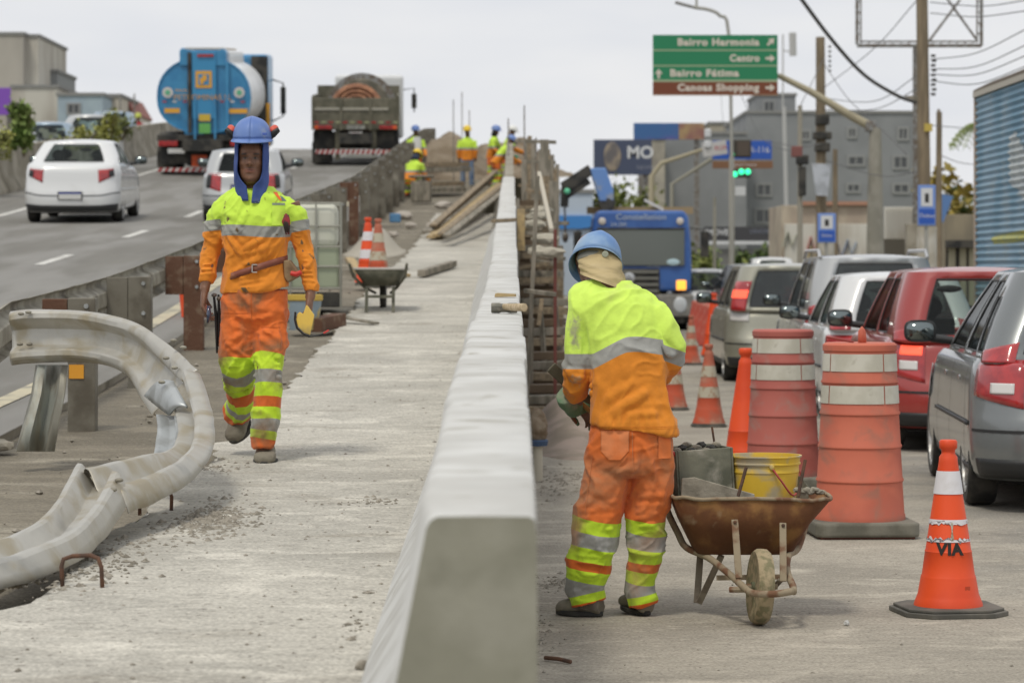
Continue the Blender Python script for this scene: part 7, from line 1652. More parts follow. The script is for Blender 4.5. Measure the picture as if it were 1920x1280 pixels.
gt = empty('sign_gantry', (P(1641, 0, 80.6).x, 80.6, 0), 0, 'tall tapered concrete column with long slanting arm carrying the direction sign', 'sign post')
def gq(px, py, d=80.6): return P(px, py, d)-gt.location
MB().tube([(0, 0, 0), gq(1641, 240)], [.30, .17], 16).build('column', M_pconc, gt, smooth=60)
MB().tube([gq(1630, 236), gq(1600, 220), gq(1520, 172), gq(1460, 142)], [.13, .12, .10, .08], 10).build('arm', mat('arm_tan', (.36, .32, .22), .7), gt, smooth=60); MB().tube([gq(1460, 142), gq(1300, 122)], .06, 8).build('crossbar', M_galvp, gt)
MB().box(gq(1632, 237), (.3, .3, .3)).build('collar', M_steel, gt, bev=.04)
# ---- street poles ----
def pole(px, d, pytop, r, m, label, name='utility_pole', cat='pole', lean=0, taper=.75):
    b = P(px, 0, d); t = P(px+lean, pytop, d); o = empty(name, (b.x, d, 0), 0, label, cat)
    MB().tube([(0, 0, 0), (t.x-b.x, 0, t.z)], [r, r*taper], 12).build('shaft', m, o, smooth=60); return o
u1 = pole(1736, 66, -60, .165, M_pole, 'tallest thick brown utility pole with cable clamps, right of centre street', taper=.8, lean=-8)
for k in range(9): MB().box((.17+.02*(k % 2), 0, P(0, 105+k*9, 66).z), (.10, .08, .06)).build('insulator', M_chas, u1)
MB().box((.03, -.16, P(0, 240, 66).z), (.18, .1, .18)).build('yellow_tag', mat('tag_yellow', (.5, .38, .08), .6), u1); MB().box((-.28, 0, P(0, 185, 66).z), (.4, .1, .12)).build('bracket', M_woodg, u1)
u2 = pole(1541, 86, 70, .18, M_pole, 'brown utility pole with a hanging white cover below the sign arm', lean=-3)
for k in range(6): MB().box((.24, 0, P(0, 88+k*9, 86).z), (.07, .07, .07)).build('insulator', M_chas, u2)
for k, (a, b, w_) in enumerate(((215, 235, .4), (248, 262, .55), (268, 285, .45))): MB().box((0, -.1, (P(0, a, 86).z+P(0, b, 86).z)/2), (w_, .4, P(0, a, 86).z-P(0, b, 86).z)).build('junction_box', M_chas, u2, bev=.04)
wc = MB().add([P(1522, 306, 85.6), P(1558, 308, 85.6), P(1552, 368, 85.6), P(1530, 366, 85.6)], [(0, 1, 2, 3)]); tag(wc.build('cable_cover', mat('silver_sheet', (.50, .53, .58), .5, col2=(.35, .37, .40), ns=3), solid=.05), 'white tapering sheet hung on the brown pole behind the bus stop sign', 'cover')
u3 = pole(1500, 78, 198, .085, mat('pole_grey', (.30, .28, .23), .9), 'slim grey pole with meter boxes left of the brown pole')
for k, (py, w_, h_, m) in enumerate(((285, .30, .30, mat('box_red', (.2, .08, .07), .8)), (300, .34, .26, M_chas), (340, .2, .8, M_chas))): MB().box((.05 if k else -.1, -.12, P(0, py, 78).z), (w_, .2, h_)).build('meter_box', m, u3, bev=.03)
pole(1759, 72, 210, .095, M_pole, 'thin brown pole directly right of the tallest pole', lean=2); pole(1566, 90, 280, .10, M_pole, 'short dark pole behind the hanging white cover')
pole(1372, 118, 290, .12, mat('pole_pale', (.42, .40, .34), .8), 'pale traffic-signal pole in mid street under the green lights', taper=.9); pole(1340, 112, 370, .08, M_pconc, 'short slim concrete post left of the traffic-signal pole'); 
pole(1760, 75, 205, .05, M_pole, 'thin mast close beside the thin brown pole')
# bus stop signs
def stop(px0, py0, px1, py1, d, label):
    a = P(px0, py0, d); b = P(px1, py1, d); c = (a+b)/2; w_ = b.x-a.x; h_ = a.z-b.z; o = empty('stop_sign', (c.x, d, c.z), 0, label, 'bus stop sign')
    MB().box((0, 0, 0), (w_, .04, h_)).build('plate', mat('stop_frame', (.16, .27, .60), .5), o, bev=.01); MB().box((0, -.024, h_*.20), (w_*.66, .008, h_*.45)).build('panel', M_swh, o)
    bs = MB().box((0, -.032, h_*.18), (w_*.22, .006, h_*.22)).build('bus_pictogram', M_chas, o, bev=.004); MB().box((0, -.024, -h_*.27), (w_*.88, .008, h_*.36)).build('panel', M_sblue, o)
    lettering('Ônibus', h_*.13, M_swh, o, (0, -.03, -h_*.26), ext=.001)
    MB().tube([(0, .06, -h_/2), (0, .06, -c.z)], .04, 8).build('post', M_galvp, o)
stop(1533, 400, 1567, 455, 62, 'left blue and white bus stop sign with ONIBUS on its lower panel'); stop(1721, 347, 1754, 423, 58, 'right, taller blue and white bus stop sign before the thickest pole')
pc = empty('post_casing', (P(1738, 0, 63).x, 63, 0), 0, 'white painted lower casing of the thickest pole', 'pole casing'); MB().lathe([(.23, 0), (.22, P(0, 425, 63).z)], (0, 0, 0), 16).build('casing', mat('whitewash', (.52, .50, .44), .9, col2=(.40, .37, .30), ns=2), pc, smooth=60)
pc = empty('post_casing', (P(1549, 0, 84).x, 84, 0), 0, 'whitewashed lower casing of the pole under the left bus stop sign', 'pole casing'); MB().lathe([(.25, 0), (.24, P(0, 455, 84).z)], (0, 0, 0), 16).build('casing', mat('whitewash', (1, 1, 1)), pc, smooth=60)
# street lamp behind sign
sl = empty('street_lamp', (P(1372, 0, 100).x, 100, 0), 0, 'tall curved street lamp rising behind the direction sign', 'street lamp')
def lq(px, py, d=100): return P(px, py, d)-sl.location
MB().tube(catmull([(0, 0, 0), lq(1372, 300), lq(1366, 62), lq(1350, 30), lq(1330, 19), (lq(1300, 14))], 4), .06, 8).build('shaft', M_galvp, sl, smooth=180); MB().beam(lq(1300, 14), lq(1266, 5), .3, .08).build('lamp_head', M_steel, sl, bev=.02); MB().box(lq(1306, 6), (.08, .08, .3)).build('sensor', M_galvp, sl)
mb_ = empty('antenna_mast', (P(1478, 0, 160).x, 160, 0), 0, 'faint lattice antenna mast standing right behind the direction sign', 'antenna mast')
def mq(px, py): return P(px, py, 160)-mb_.location
MB().tube([mq(1468, 200), mq(1468, 65)], .05, 6).tube([mq(1487, 105), mq(1486, 62)], .22, 6).tube([mq(1468, 95), mq(1486, 98)], .04, 6).tube([(0, 0, 0), mq(1470, 200)], .12, 6).build('mast', mat('mast_pale', (.45, .45, .44), .7), mb_)
# roof billboard frame (empty truss)
bf = empty('steel_hoarding', P(1722, 86, 92), 0, 'empty rectangular steel billboard frame behind the thickest pole at the top of the picture', 'billboard frame')
def fq(px, py, dy=0): return P(px, py, 92)-bf.location+Vector((0, dy, 0))
for a, b, r_ in (((1607, 84), (1607, -60), .06), ((1614, 78), (1614, -60), .03), ((1607, 86), (1840, 86), .06), ((1612, 78), (1834, 78), .03), ((1840, 86), (1840, -60), .06), ((1832, 80), (1832, -60), .03), ((1740, 80), (1800, 0), .04), ((1832, 76), (1770, -10), .04)):
    MB().tube([fq(*a), fq(*b)], r_, 6).build('truss_bar', M_steel, bf)
for k in range(16): MB().beam(fq(1610+k*15, 86), fq(1617+k*15, 78), .03, .03).build('lacing', M_steel, bf)
for k in range(5): MB().beam(fq(1607, 70-k*20), fq(1614, 60-k*20), .03, .03).beam(fq(1840, 70-k*20), fq(1832, 60-k*20), .03, .03).build('lacing', M_steel, bf)
MB().tube([fq(1722, 86, .3), fq(1722, 490, .3)], .14, 8).build('mast', M_steel, bf)
# wires
M_wire = mat('wire', (.10, .10, .10), .7)
def wire(pts, r, label, group=None):
    tag(MB().tube(catmull([P(*p) for p in pts], 6), r, 5).build('overhead_cable', M_wire, smooth=180), label, 'cable', group)
wire([(1496, -10, 60), (1560, 75, 62), (1620, 140, 64), (1680, 178, 65.5), (1716, 192, 66)], .045, 'thick dark cable sagging from the top edge down to the thickest pole')
WG = 'thin overhead wires over the street'
WL = ['thin wire leaving the insulators toward the cargo box, '+q for q in ('topmost of four', 'second of four', 'third of four', 'lowest of four')]+['upper-right thin wire crossing inside the empty hoarding frame', 'thin wire near the top picture edge right of the thickest pole', 'thin wire rising steeply from brown pole to the top of the thickest pole', 'thin wire sagging low between the two brown poles', 'lowest thin wire between the two brown poles', 'thin wire dropping across the grey block from the brown pole', 'thin level wire between thickest pole and cargo box', 'short thin wire above the shed', 'thin wire under the direction sign toward the grey pole', 'short thin wire from the brown pole to the grey pole', 'thin wire crossing right of the blue overhead sign', 'thin wire across the windows of the grey block', 'thin vertical cable hanging below the direction sign']
for wi, pts in enumerate(([(1745, 112, 66), (1830, 100, 62), (1930, 52, 55)], [(1745, 130, 66), (1830, 125, 62), (1930, 82, 55)], [(1745, 140, 66), (1830, 140, 62), (1930, 102, 55)], [(1745, 152, 66), (1830, 158, 62), (1930, 122, 55)], [(1745, 25, 66), (1830, 32, 62), (1930, 20, 55)], [(1745, 5, 66), (1840, 12, 60), (1930, 0, 55)],
            [(1545, 165, 86), (1640, 90, 76), (1720, 0, 66)], [(1545, 185, 86), (1640, 190, 76), (1722, 140, 66)], [(1545, 205, 86), (1640, 205, 76), (1722, 165, 66)], [(1545, 120, 86), (1590, 185, 80), (1650, 240, 72), (1700, 290, 66)], [(1745, 235, 66), (1800, 240, 80), (1850, 245, 90)], [(1760, 290, 72), (1800, 305, 80), (1840, 310, 90)],
            [(1390, 180, 100), (1430, 260, 96), (1500, 290, 80)], [(1545, 110, 86), (1500, 200, 78)], [(1440, 265, 96), (1500, 275, 79), (1540, 270, 86)], [(1545, 300, 86), (1650, 330, 78), (1730, 320, 66)], [(1350, 150, 160), (1358, 260, 150)])):
    wire(pts, .012, WL[wi], WG)
# ---- blue corrugated cargo box ----
bc = empty('cargo_box', (6.95, 36, 0), 0, 'weathered blue corrugated cargo box with white painted shape and yellow lettering at the right edge', 'cargo container')
M_cor = mat('corrugated_blue', (.15, .29, .40), .6, col2=(.27, .40, .50), ns=.8, nd_=6, thr=(.35, .65), dirt=(.30, .38, .42), dirt_s=1.6, dirt_t=(.5, .75)); M_corw = mat('painted_white', (.55, .58, .58), .7, col2=(.40, .45, .47), ns=4); M_cory = mat('painted_yellow', (.48, .46, .13), .7, col2=(.36, .40, .2), ns=4)
X0 = 6.95; ztop = P(0, 178, 42).z; Lb = 42.6
nrib = 34
def cor(u, v, off=0):
    z = lerp(.7, ztop, v); return (X0-bc.location.x+.022*math.cos(v*nrib*2*math.pi)-off, lerp(24, Lb, u)-36, z)
MB().grid(lambda u, v: cor(u, v), 12, nrib*6).build('corrugated_side', M_cor, bc, smooth=180)
def shape_on(poly, m, nm):
    """painted area following the ribs: poly in (y, z)"""
    mb = MB(); import bisect
    zs = np.linspace(min(p[1] for p in poly), max(p[1] for p in poly), int((max(p[1] for p in poly)-min(p[1] for p in poly))/.02)+2)
    prev = None
    for z in zs:
        xs = []
        for (a, b) in zip(poly, poly[1:]+poly[:1]):
            if (a[1]-z)*(b[1]-z) < 0: xs.append(a[0]+(b[0]-a[0])*(z-a[1])/(b[1]-a[1]))
        if len(xs) >= 2:
            v = (z-.7)/(ztop-.7); xx = X0-bc.location.x+.022*math.cos(v*nrib*2*math.pi)-.012; row = (Vector((xx, min(xs)-36, z)), Vector((xx, max(xs)-36, z)))
            if prev: mb.add([prev[0], prev[1], row[1], row[0]], [(0, 1, 2, 3)])
            prev = row
    return mb.build(nm, m, bc, smooth=180)
def yz(px, py): y_ = X0*F/(px-960); return (y_, CZ+(500-py)/F*y_)
shape_on([yz(1895, 348), yz(1893, 275), yz(1896, 255), yz(1904, 244), yz(1912, 262), yz(1925, 285), yz(1950, 320), yz(1950, 372), yz(1920, 378), yz(1908, 352), yz(1900, 350)], M_corw, 'painted_shape')
shape_on([yz(1862, 443), yz(1862, 460), yz(1960, 446), yz(1960, 424)], M_cory, 'painted_band')
MB().grid(lambda u, v: (X0-bc.location.x+lerp(0, 2.4, u), Lb-36, lerp(.7, ztop, v)), 1, 1).build('end_wall', M_cor, bc); MB().box((1.2, -2.7, (ztop)+.03), (2.5, Lb-24, .08)).build('roof', mat('pale_roof_edge', (.45, .42, .36), .8), bc)
MB().tube([(0, y_-36, ztop+.09+.03*noise.noise(Vector((y_, 0, 0)))) for y_ in np.linspace(24, Lb, 14)], .05, 6).build('tarp_roll', mat('brown_tarp', (.16, .13, .10), .9), bc); MB().box((.0, Lb-36, (ztop+.7)/2), (.06, .08, ztop-.7)).build('corner_post', mat('post_tan', (.42, .33, .26), .8), bc)
MB().box((1.2, -2.7, .45), (2.2, Lb-25, .5)).build('underframe', M_chas, bc)
for y_ in (-9, -7.6, 4.6): wheel(bc, (.25, y_, .48), .48, .3, -1, M_chas)
# ---- buildings on the right ----
M_bgrey = mat('render_grey', (.215, .225, .23), .9, col2=(.245, .255, .26), ns=.3, var=.03); M_bcream = mat('render_cream', (.42, .39, .31), .9, col2=(.32, .30, .25), ns=.5, dirt=(.22, .20, .17), dirt_s=.4); M_wdark = mat('window_dark', (.05, .055, .055), .2, coat=.5); M_wfr = mat('window_frame', (.27, .275, .27), .8)
def building(name, px0, px1, pytop, d, depth, m, label, wins=(), cat='building', flat=True, pybot=None, wf=.12):
    a = P(px0, pytop, d); b = P(px1, pytop, d); z0 = -.02 if pybot is None else P(0, pybot, d).z
    o = empty(name, ((a.x+b.x)/2, d, max(z0, 0)), 0, label, cat); w_ = b.x-a.x; zt = a.z-max(z0, 0)
    MB().box((0, depth/2, zt/2), (w_, depth, zt)).build('wall', m, o, bev=.03); MB().box((0, depth/2, zt+.1), (w_+.2, depth+.2, .2)).build('roof', mat('roof_edge', (.24, .24, .23), .9), o)
    for (wx0, wy0, wx1, wy1, *kind) in wins:
        p = P(wx0, wy0, d)-o.location; r = P(wx1, wy1, d)-o.location
        f = MB()
        for s in (0, 1):
            xx = p.x if s == 0 else r.x; f.box((xx, -.04, (p.z+r.z)/2), (wf, .12, p.z-r.z+wf)); zz = p.z if s == 0 else r.z; f.box(((p.x+r.x)/2, -.04, zz), (r.x-p.x-wf, .12, wf))
        w1 = f.build('window', M_wfr, o); MB().box(((p.x+r.x)/2, -.012, (p.z+r.z)/2), (r.x-p.x-wf, .03, p.z-r.z-wf)).build('pane', M_wdark, w1); MB().box(((p.x+r.x)/2, -.05, (p.z+r.z)/2), (wf*.6, .05, p.z-r.z-wf)).build('mullion', M_wfr, w1)
    return o
building('grey_building', 1247, 1400, 252, 196, 18, M_bgrey, 'left, window-less stretch of the long grey building behind the signals', [], wf=.14)
building('grey_building', 1400, 1722, 213, 200, 20, M_bgrey, 'long grey apartment block with rows of small windows behind the poles', [(1419, 345, 1446, 367), (1380, 395, 1400, 418), (1416, 392, 1448, 418), (1590, 293, 1620, 310), (1675, 293, 1702, 316), (1503, 245, 1518, 262), (1588, 345, 1612, 360), (1590, 240, 1605, 258), (1684, 240, 1702, 262), (1630, 295, 1638, 312), (1675, 345, 1704, 362), (1630, 345, 1638, 362)], wf=.16)
building('roof_tower', 1420, 1492, 180, 204, 8, M_bgrey, 'grey roof tower with pale strip on top of the grey apartment block', [(1432, 190, 1452, 222)], pybot=214)
building('cream_building', 1216, 1247, 262, 190, 14, M_bcream, 'narrow cream building end joined to the left of the grey stretch', [])
building('cream_building', 1330, 1392, 233, 230, 10, mat('ochre_grey', (.36, .33, .26), .9), 'ochre-grey block peeping over the roof behind the signal', [])
# billboards
def bboard(px0, py0, px1, py1, d, m, label, name='billboard'):
    a = P(px0, py0, d); b = P(px1, py1, d); o = empty(name, ((a.x+b.x)/2, d, b.z), 0, label, 'billboard'); w_, h_ = b.x-a.x, a.z-b.z
    MB().box((0, 0, h_/2), (w_, .25, h_)).build('face', m, o, bev=.02); 
    for s in (-.4, .4): MB().beam((w_*s, .3, h_*.5), (w_*s, .3, -b.z), .3, .3).build('leg', M_steel, o)
    return o, w_, h_
b1, w_, h_ = bboard(1113, 262, 1222, 328, 170, mat('navy_panel', (.055, .07, .12), .6), 'dark navy billboard lettered MO with a pale round figure')
MB().ell((-w_*.18, -.14, h_*.52), (h_*.25, .03, h_*.42), 18, 10).build('portrait_shape', mat('portrait_tan', (.30, .25, .19), .8, col2=(.13, .12, .12), ns=1.2, nd_=5), b1, smooth=180); lettering('MO', 1.0, M_swh, b1, (w_*.30, -.14, h_*.62), ext=.01, bold=.03); lettering('NEWS', .35, mat('dim_letter', (.22, .24, .3), .6), b1, (w_*.38, -.14, h_*.2), ext=.01)
b2, w_, h_ = bboard(1188, 231, 1320, 262, 178, mat('poster_blue', (.04, .12, .30), .6, col2=(.11, .09, .30), ns=.25, thr=(.45, .55)), 'blue, violet and ochre poster billboard above the navy one')
MB().box((w_*.32, -.14, h_*.5), (w_*.36, .04, h_*.99)).build('poster_part', mat('poster_ochre', (.38, .28, .13), .7, col2=(.25, .12, .10), ns=.6, nd_=5), b2)
# low walls, graffiti wall
def wallthing(px0, px1, pytop, d, m, label, dep=.4, cat='wall', name='old_wall', pybot=None):
    a = P(px0, pytop, d); b = P(px1, pytop, d); z0 = 0 if pybot is None else P(0, pybot, d).z
    o = empty(name, ((a.x+b.x)/2, d, z0), 0, label, cat); MB().box((0, dep/2, (a.z-z0)/2), (b.x-a.x, dep, a.z-z0)).build('wall', m, o, bev=.02); return o, b.x-a.x, a.z-z0
M_peach = mat('peach_render', (.52, .45, .35), .9, col2=(.40, .33, .26), ns=.6, nd_=7, dirt=(.30, .25, .20), dirt_s=.9, dirt_t=(.5, .75)); M_ww = mat('stained_whitewash', (.60, .58, .52), .9, col2=(.46, .42, .35), ns=.8, nd_=7, stretch=(1, 1, .3), dirt=(.32, .28, .23), dirt_s=1.2, dirt_t=(.55, .8))
o, w_, h_ = wallthing(1466, 1645, 385, 118, M_peach, 'peach rendered old building wall behind the poles', 6); MB().box((w_*.1, -.05, h_+.08), (w_*.8, .3, .16)).build('coping', mat('brick_coping', (.40, .22, .15), .9), o)
MB().box((-w_*.38, -.06, h_*.5+.6), (w_*.14, .2, 1.3)).build('taller_part', M_peach, o)
o, w_, h_ = wallthing(1472, 1640, 420, 116.5, M_ww, 'stained white street wall with faded graffiti', .3)
for k, (px, py, r_, c) in enumerate(((1573, 470, .32, (.30, .27, .38)), (1592, 465, .30, (.27, .36, .50)), (1523, 460, .26, (.45, .07, .05)), (1524, 478, .26, (.55, .40, .10)), (1480, 450, .3, (.42, .44, .36)))):
    q = P(px, py, 116.5)-o.location; MB().tube([(q.x-r_, -.02, q.z-.3), (q.x-.2*r_, -.02, q.z+.35), (q.x+.3*r_, -.02, q.z-.25), (q.x+r_, -.02, q.z+.25)], [.10, .16, .14, .10], 6, flat=.2).build('graffiti_stroke', mat('graffiti%d' % k, c, .9), o)
o, w_, h_ = wallthing(1658, 1724, 388, 96, M_ww, 'pale corrugated fence sheets right of the sign column', .1, 'fence', 'sheet_fence', pybot=448)
for k in range(14): MB().box((-w_/2+w_*(k+.5)/14, -.06, h_/2), (w_/28, .06, h_*.98)).build('sheet_rib', M_ww, o)
wallthing(1640, 1724, 446, 97, mat('dark_gate', (.11, .10, .08), .9), 'dark low gate beneath the corrugated fence sheets', .1, 'gate', 'low_gate')
wallthing(1700, 1722, 420, 92, M_oldconc, 'short weathered gate pillar left of the white pole casing', .4, 'pillar', 'gate_pillar')
o, w_, h_ = wallthing(1772, 1830, 402, 95, mat('ochre_shed', (.34, .29, .20), .9, col2=(.22, .19, .14), ns=.8, stretch=(1, 1, .3)), 'ochre shed with dark eaves beside the blue cargo box', 5, 'shed', 'shed'); MB().box((0, -.3, h_*.70), (w_, .6, .25)).build('eave', M_chas, o)
for x in (-.3, .05, .35): MB().box((w_*x, -.1, h_*.33), (.22, .2, h_*.66)).build('column', mat('shed_column', (.34, .31, .22), .9), o)
MB().box((0, -.05, h_*.33), (w_*.98, .05, h_*.62)).build('dark_opening', M_chas, o)
tag(MB().add([P(1758, 362, 90), P(1787, 368, 90), P(1768, 418, 90), P(1752, 400, 90)], [(0, 1, 2, 3)]).build('blue_awning', mat('awning_blue', (.10, .20, .42), .7), solid=.05), 'small slanting blue awning by the thin brown pole', 'awning')
bn = empty('shop_banner', P(1390, 438, 150), 0, 'black shop front band with pale lettering MOVE behind the grass', 'shop sign'); k_ = 150/F
MB().box((0, 0, 0), (140*k_, .2, 26*k_)).build('band', mat('band_black', (.05, .05, .055), .6), bn); MB().box((0, -.02, -17*k_), (140*k_, .2, 6*k_)).build('pale_band', M_swh, bn); lettering('IMOVEL', .42, M_swh, bn, (-1.2, -.12, .05), ext=.01, bold=.01); lettering('CENTER', .28, mat('dim_letter', (1, 1, 1)), bn, (.95, -.12, .1), ext=.01)
MB().box((0, .2, -(P(0, 438, 150).z)/2-.4), (138*k_, .1, P(0, 438, 150).z-.8)).build('shop_front', mat('shop_grey', (.16, .16, .15), .8), bn)
# blue overhead sign, signals
def osign(px0, py0, px1, py1, d, m, label, txt=None, cat='road sign', mt=None):
    a = P(px0, py0, d); b = P(px1, py1, d); c = (a+b)/2; o = empty('overhead_sign', c, 0, label, cat); MB().box((0, 0, 0), (b.x-a.x, .06, a.z-b.z)).build('panel', m, o, bev=.01)
    if txt: lettering(txt, (a.z-b.z)*.45, mt or M_swh, o, ((b.x-a.x)*.25 if len(txt) < 7 else 0, -.035, 0), ext=.002)
    return o
osign(1336, 264, 1447, 299, 120, M_sblue, 'blue overhead sign partly covered by a traffic signal', 'BR-116'); osign(1336, 302, 1449, 316, 120, mat('sign_brown2', (.20, .10, .05), .6), 'narrow brown overhead sign below the blue one', '* Catedral Trensurb')
o = osign(1317, 266, 1363, 292, 116, mat('tilted_white', (.50, .49, .48), .7), 'tilted white street name plate on a curved arm', 'RUA', mt=mat('plate_red', (.45, .06, .08), .6)); o.rotation_euler = (0, R(-8), 0)
sgm = empty('signal_arms', (P(1222, 0, 117).x, 117, 0), 0, 'pair of slanting signal arms with pale post left of the signals', 'signal mast')
def aq(px, py): return P(px, py, 117)-sgm.location
MB().tube([(0, 0, 0), aq(1222, 330), aq(1240, 306), aq(1320, 280)], [.16, .12, .09, .07], 10).build('upper_arm', mat('arm_tan', (1, 1, 1)), sgm, smooth=60); MB().tube([aq(1260, 490), aq(1260, 345), aq(1335, 298)], [.10, .08, .08], 8).build('lower_arm', mat('arm_grey', (.28, .27, .22), .7), sgm, smooth=60)
s1 = empty('traffic_signal', P(1388, 279, 115), 0, 'large dark signal board hanging in front of the blue overhead sign', 'traffic signal'); MB().box((0, 0, 0), (.88, .2, .72)).build('housing', mat('signal_dark', (.045, .040, .030), .7), s1, bev=.04)
MB().box((.12, -.11, .0), (.5, .03, .58)).build('countdown_panel', mat('signal_brown', (.08, .06, .045), .6), s1); MB().ell((-.30, -.12, -.24), (.08, .03, .08), 10, 6).build('lens', mat('green_dim', (.03, .30, .12), .5, emit=.2), s1)
s2 = empty('traffic_signal', P(1390, 325, 115), 0, 'small signal with three lit green lamps under the brown overhead sign', 'traffic signal'); MB().box((0, .05, 0), (.74, .15, .36)).build('housing', mat('signal_dark', (1, 1, 1)), s2, bev=.03)
for x, z in ((-.27, -.04), (0, .06), (.26, .06)): MB().lathe([(.115, 0), (.08, -.03), (.001, -.04)], (x, -.05, z), 14, Matrix.Rotation(R(-90), 3, 'X')).build('green_lens', mat('green_lit', (.04, .85, .38), .4, emit=1.6), s2)
cm = empty('white_camera', P(1327, 250, 116), 0, 'white traffic camera above the street name plate', 'camera'); MB().box((0, 0, 0), (.25, .3, .35)).box((0, 0, -.45), (.3, .2, .3)).build('case', M_swh, cm, bev=.05); MB().tube([(0, 0, -.5), (0, 0, -.8)], .04, 6).build('stem', M_galvp, cm)
osign(1378, 350, 1398, 367, 118, M_swh, 'small white plate on the pale traffic-signal pole', None, 'plate')
# shop behind the crane: blue-white
o = building('blue_shop', 1046, 1112, 362, 150, 8, mat('shop_white', (.45, .52, .60), .8), 'pale blue and white shop front behind the crane arm', []); MB().box((0, -.1, 3.9), (1.8, .2, .7)).build('fascia', mat('fascia_blue', (.05, .22, .55), .6), o)
# ---- left buildings ----
M_bt = mat('tower_concrete', (.41, .385, .34), .9, col2=(.35, .33, .29), ns=.3, stretch=(1, 1, .4)); M_bt2 = mat('tower_pale', (.52, .50, .44), .9, col2=(.40, .37, .32), ns=.4, stretch=(1.5, 1, .3), nd_=6)
o = building('tower_block', -60, 44, 66, 190, 14, M_bt, 'tall grey-brown windowless tower block at the left picture edge', []); 
building('annex_block', 44, 72, 70, 191, 12, M_bt2, 'paler streaked annex of the tall tower block', [])
building('low_block', 22, 108, 165, 186, 10, M_bt2, 'long low streaked concrete block in front of the tower', []); building('grey_box', 72, 108, 136, 196, 8, mat('slate', (.25, .26, .26), .9), 'dark grey rooftop box beside the tower', [])
bboard(-20, 165, 20, 216, 180, mat('purple_panel', (.20, .07, .42), .6), 'purple billboard at the far left edge'); 
building('blue_house', 108, 193, 180, 176, 8, mat('pale_blue_wall', (.34, .42, .46), .9, col2=(.30, .37, .42), ns=.5), 'pale blue house with a barred window beyond the ramp', [(127, 195, 150, 214)], 'house'); 
building('cream_house', 193, 226, 182, 180, 8, mat('cream_wall', (.50, .46, .38), .9), 'cream house right of the pale blue house', [], 'house')
gh = empty('gabled_house', (P(235, 0, 184).x, 184, 0), 0, 'brick-red gabled roof house below the sky beside the motorcyclist', 'house'); k_ = 184/F
pts = [((x-235)*k_, P(0, y_, 184).z) for x, y_ in ((215, 260), (222, 210), (236, 182), (252, 212), (258, 260))]; MB().prism([(a, b) for a, b in pts], 0, 8).build('wall', mat('cream_wall', (1, 1, 1)), gh); MB().prism([((x-235)*k_, P(0, y_, 184).z) for x, y_ in ((214, 214), (236, 180), (256, 214), (252, 216), (236, 190), (219, 216))], -.4, 8.4).build('roof', mat('roof_red', (.28, .12, .10), .9), gh)
for px in (225, 252): tag(MB().tube([P(px, 235, 170), P(px, 176, 170)], .05, 6).build('thin_mast', M_steel), 'thin dark mast beside the gabled house, %s one' % ('nearer its ridge' if px == 225 else 'right-hand'), 'mast')
# ---- vegetation ----
def leafcloud(name, n, fn, size, m, parent=None, seed=0, kind=None, blade=False):
    r_ = np.random.RandomState(seed); vs = []; fs = []
    for i in range(n):
        c, up_ = fn(r_)
        a = r_.uniform(0, 2*math.pi); s = size*r_.uniform(.5, 1.3)
        if blade: d1 = np.array([math.cos(a), math.sin(a), 0])*s*.12; d2 = np.array([math.cos(a+1)*.35, math.sin(a+1)*.35, 1])*s
        else: d1 = np.array([math.cos(a), math.sin(a), r_.uniform(-.5, .5)])*s*.5; d2 = np.array([-math.sin(a)*r_.uniform(.2, 1), math.cos(a)*r_.uniform(.2, 1), r_.uniform(-.6, 1)])*s
        k = len(vs); vs += [c-d1, c+d1, c+d2+d1*.2, c+d2-d1*.6]; fs.append((k, k+1, k+2, k+3))
    o = MB().add(vs, fs).build(name, m, parent)
    if kind: o['kind'] = kind
    return o
def leafm(name, a, b): 
    return mat(name, a, .7, col2=b, ns=2.5, nd_=3, thr=(.35, .65), spec=.2)
L1 = leafm('leaf_fresh', (.13, .20, .05), (.22, .27, .09)); L2 = leafm('leaf_olive', (.20, .22, .06), (.11, .14, .04)); L3 = leafm('leaf_yellow', (.34, .34, .09), (.20, .22, .07)); L4 = leafm('leaf_dark', (.05, .085, .025), (.10, .13, .04)); M_stem = mat('stem_brown', (.12, .09, .05), .9)
def shrub(px, d, zb_, w_, h_, n, m, label, seed, size=.12):
    q = P(px, 0, d); o = empty('shrub', (q.x, d, zb_), 0, label, 'shrub')
    for k in range(6):
        a = k*1.1; MB().tube([(0, 0, 0), (.2*w_*math.cos(a), .2*w_*math.sin(a), h_*.5), (.38*w_*math.cos(a), .3*w_*math.sin(a), h_*.85)], [.02, .014, .006], 5).build('stem', M_stem, o)
    cl_ = [(random.Random(seed*10+j).uniform(-.36, .36)*w_, random.Random(seed*20+j).uniform(-.3, .3)*w_, random.Random(seed*30+j).uniform(.2, .92)*h_, random.Random(seed*40+j).uniform(.10, .22)*w_) for j in range(16)]
    def fn(r_):
        c = cl_[r_.randint(len(cl_))]; v = r_.normal(size=3)*c[3]*.6; return np.array([c[0]+v[0], c[1]+v[1], max(.02, c[2]+v[2]*1.5)]), 1
    leafcloud('foliage', n, fn, size, m, o, seed)
shrub(45, 64.5, G(64.5)+.8, .68, 1.15, 2200, L1, 'tall leafy green shrub growing at the median barrier on the left', 3, .11); 
shrub(108, 68, G(68)+.75, .6, .3, 400, L2, 'low dark weedy clump beside the tall shrub on the median', 5, .09); shrub(205, 72, G(72)+.8, .6, .95, 500, L3, 'dry yellow-green tuft on the median near the tank truck', 6, .10); shrub(165, 70, G(70)+.8, 1.0, .45, 500, L3, 'low straw-green weeds along the median behind the white saloon', 7, .09)
shrub(228, 78, G(78)+.8, .9, .55, 500, L2, 'sparse dry weeds on the median next to the tank truck', 8, .08); shrub(-15, 62, G(62)+.8, .9, .7, 600, L3, 'yellowing weeds on the median at the left picture edge', 9, .09)
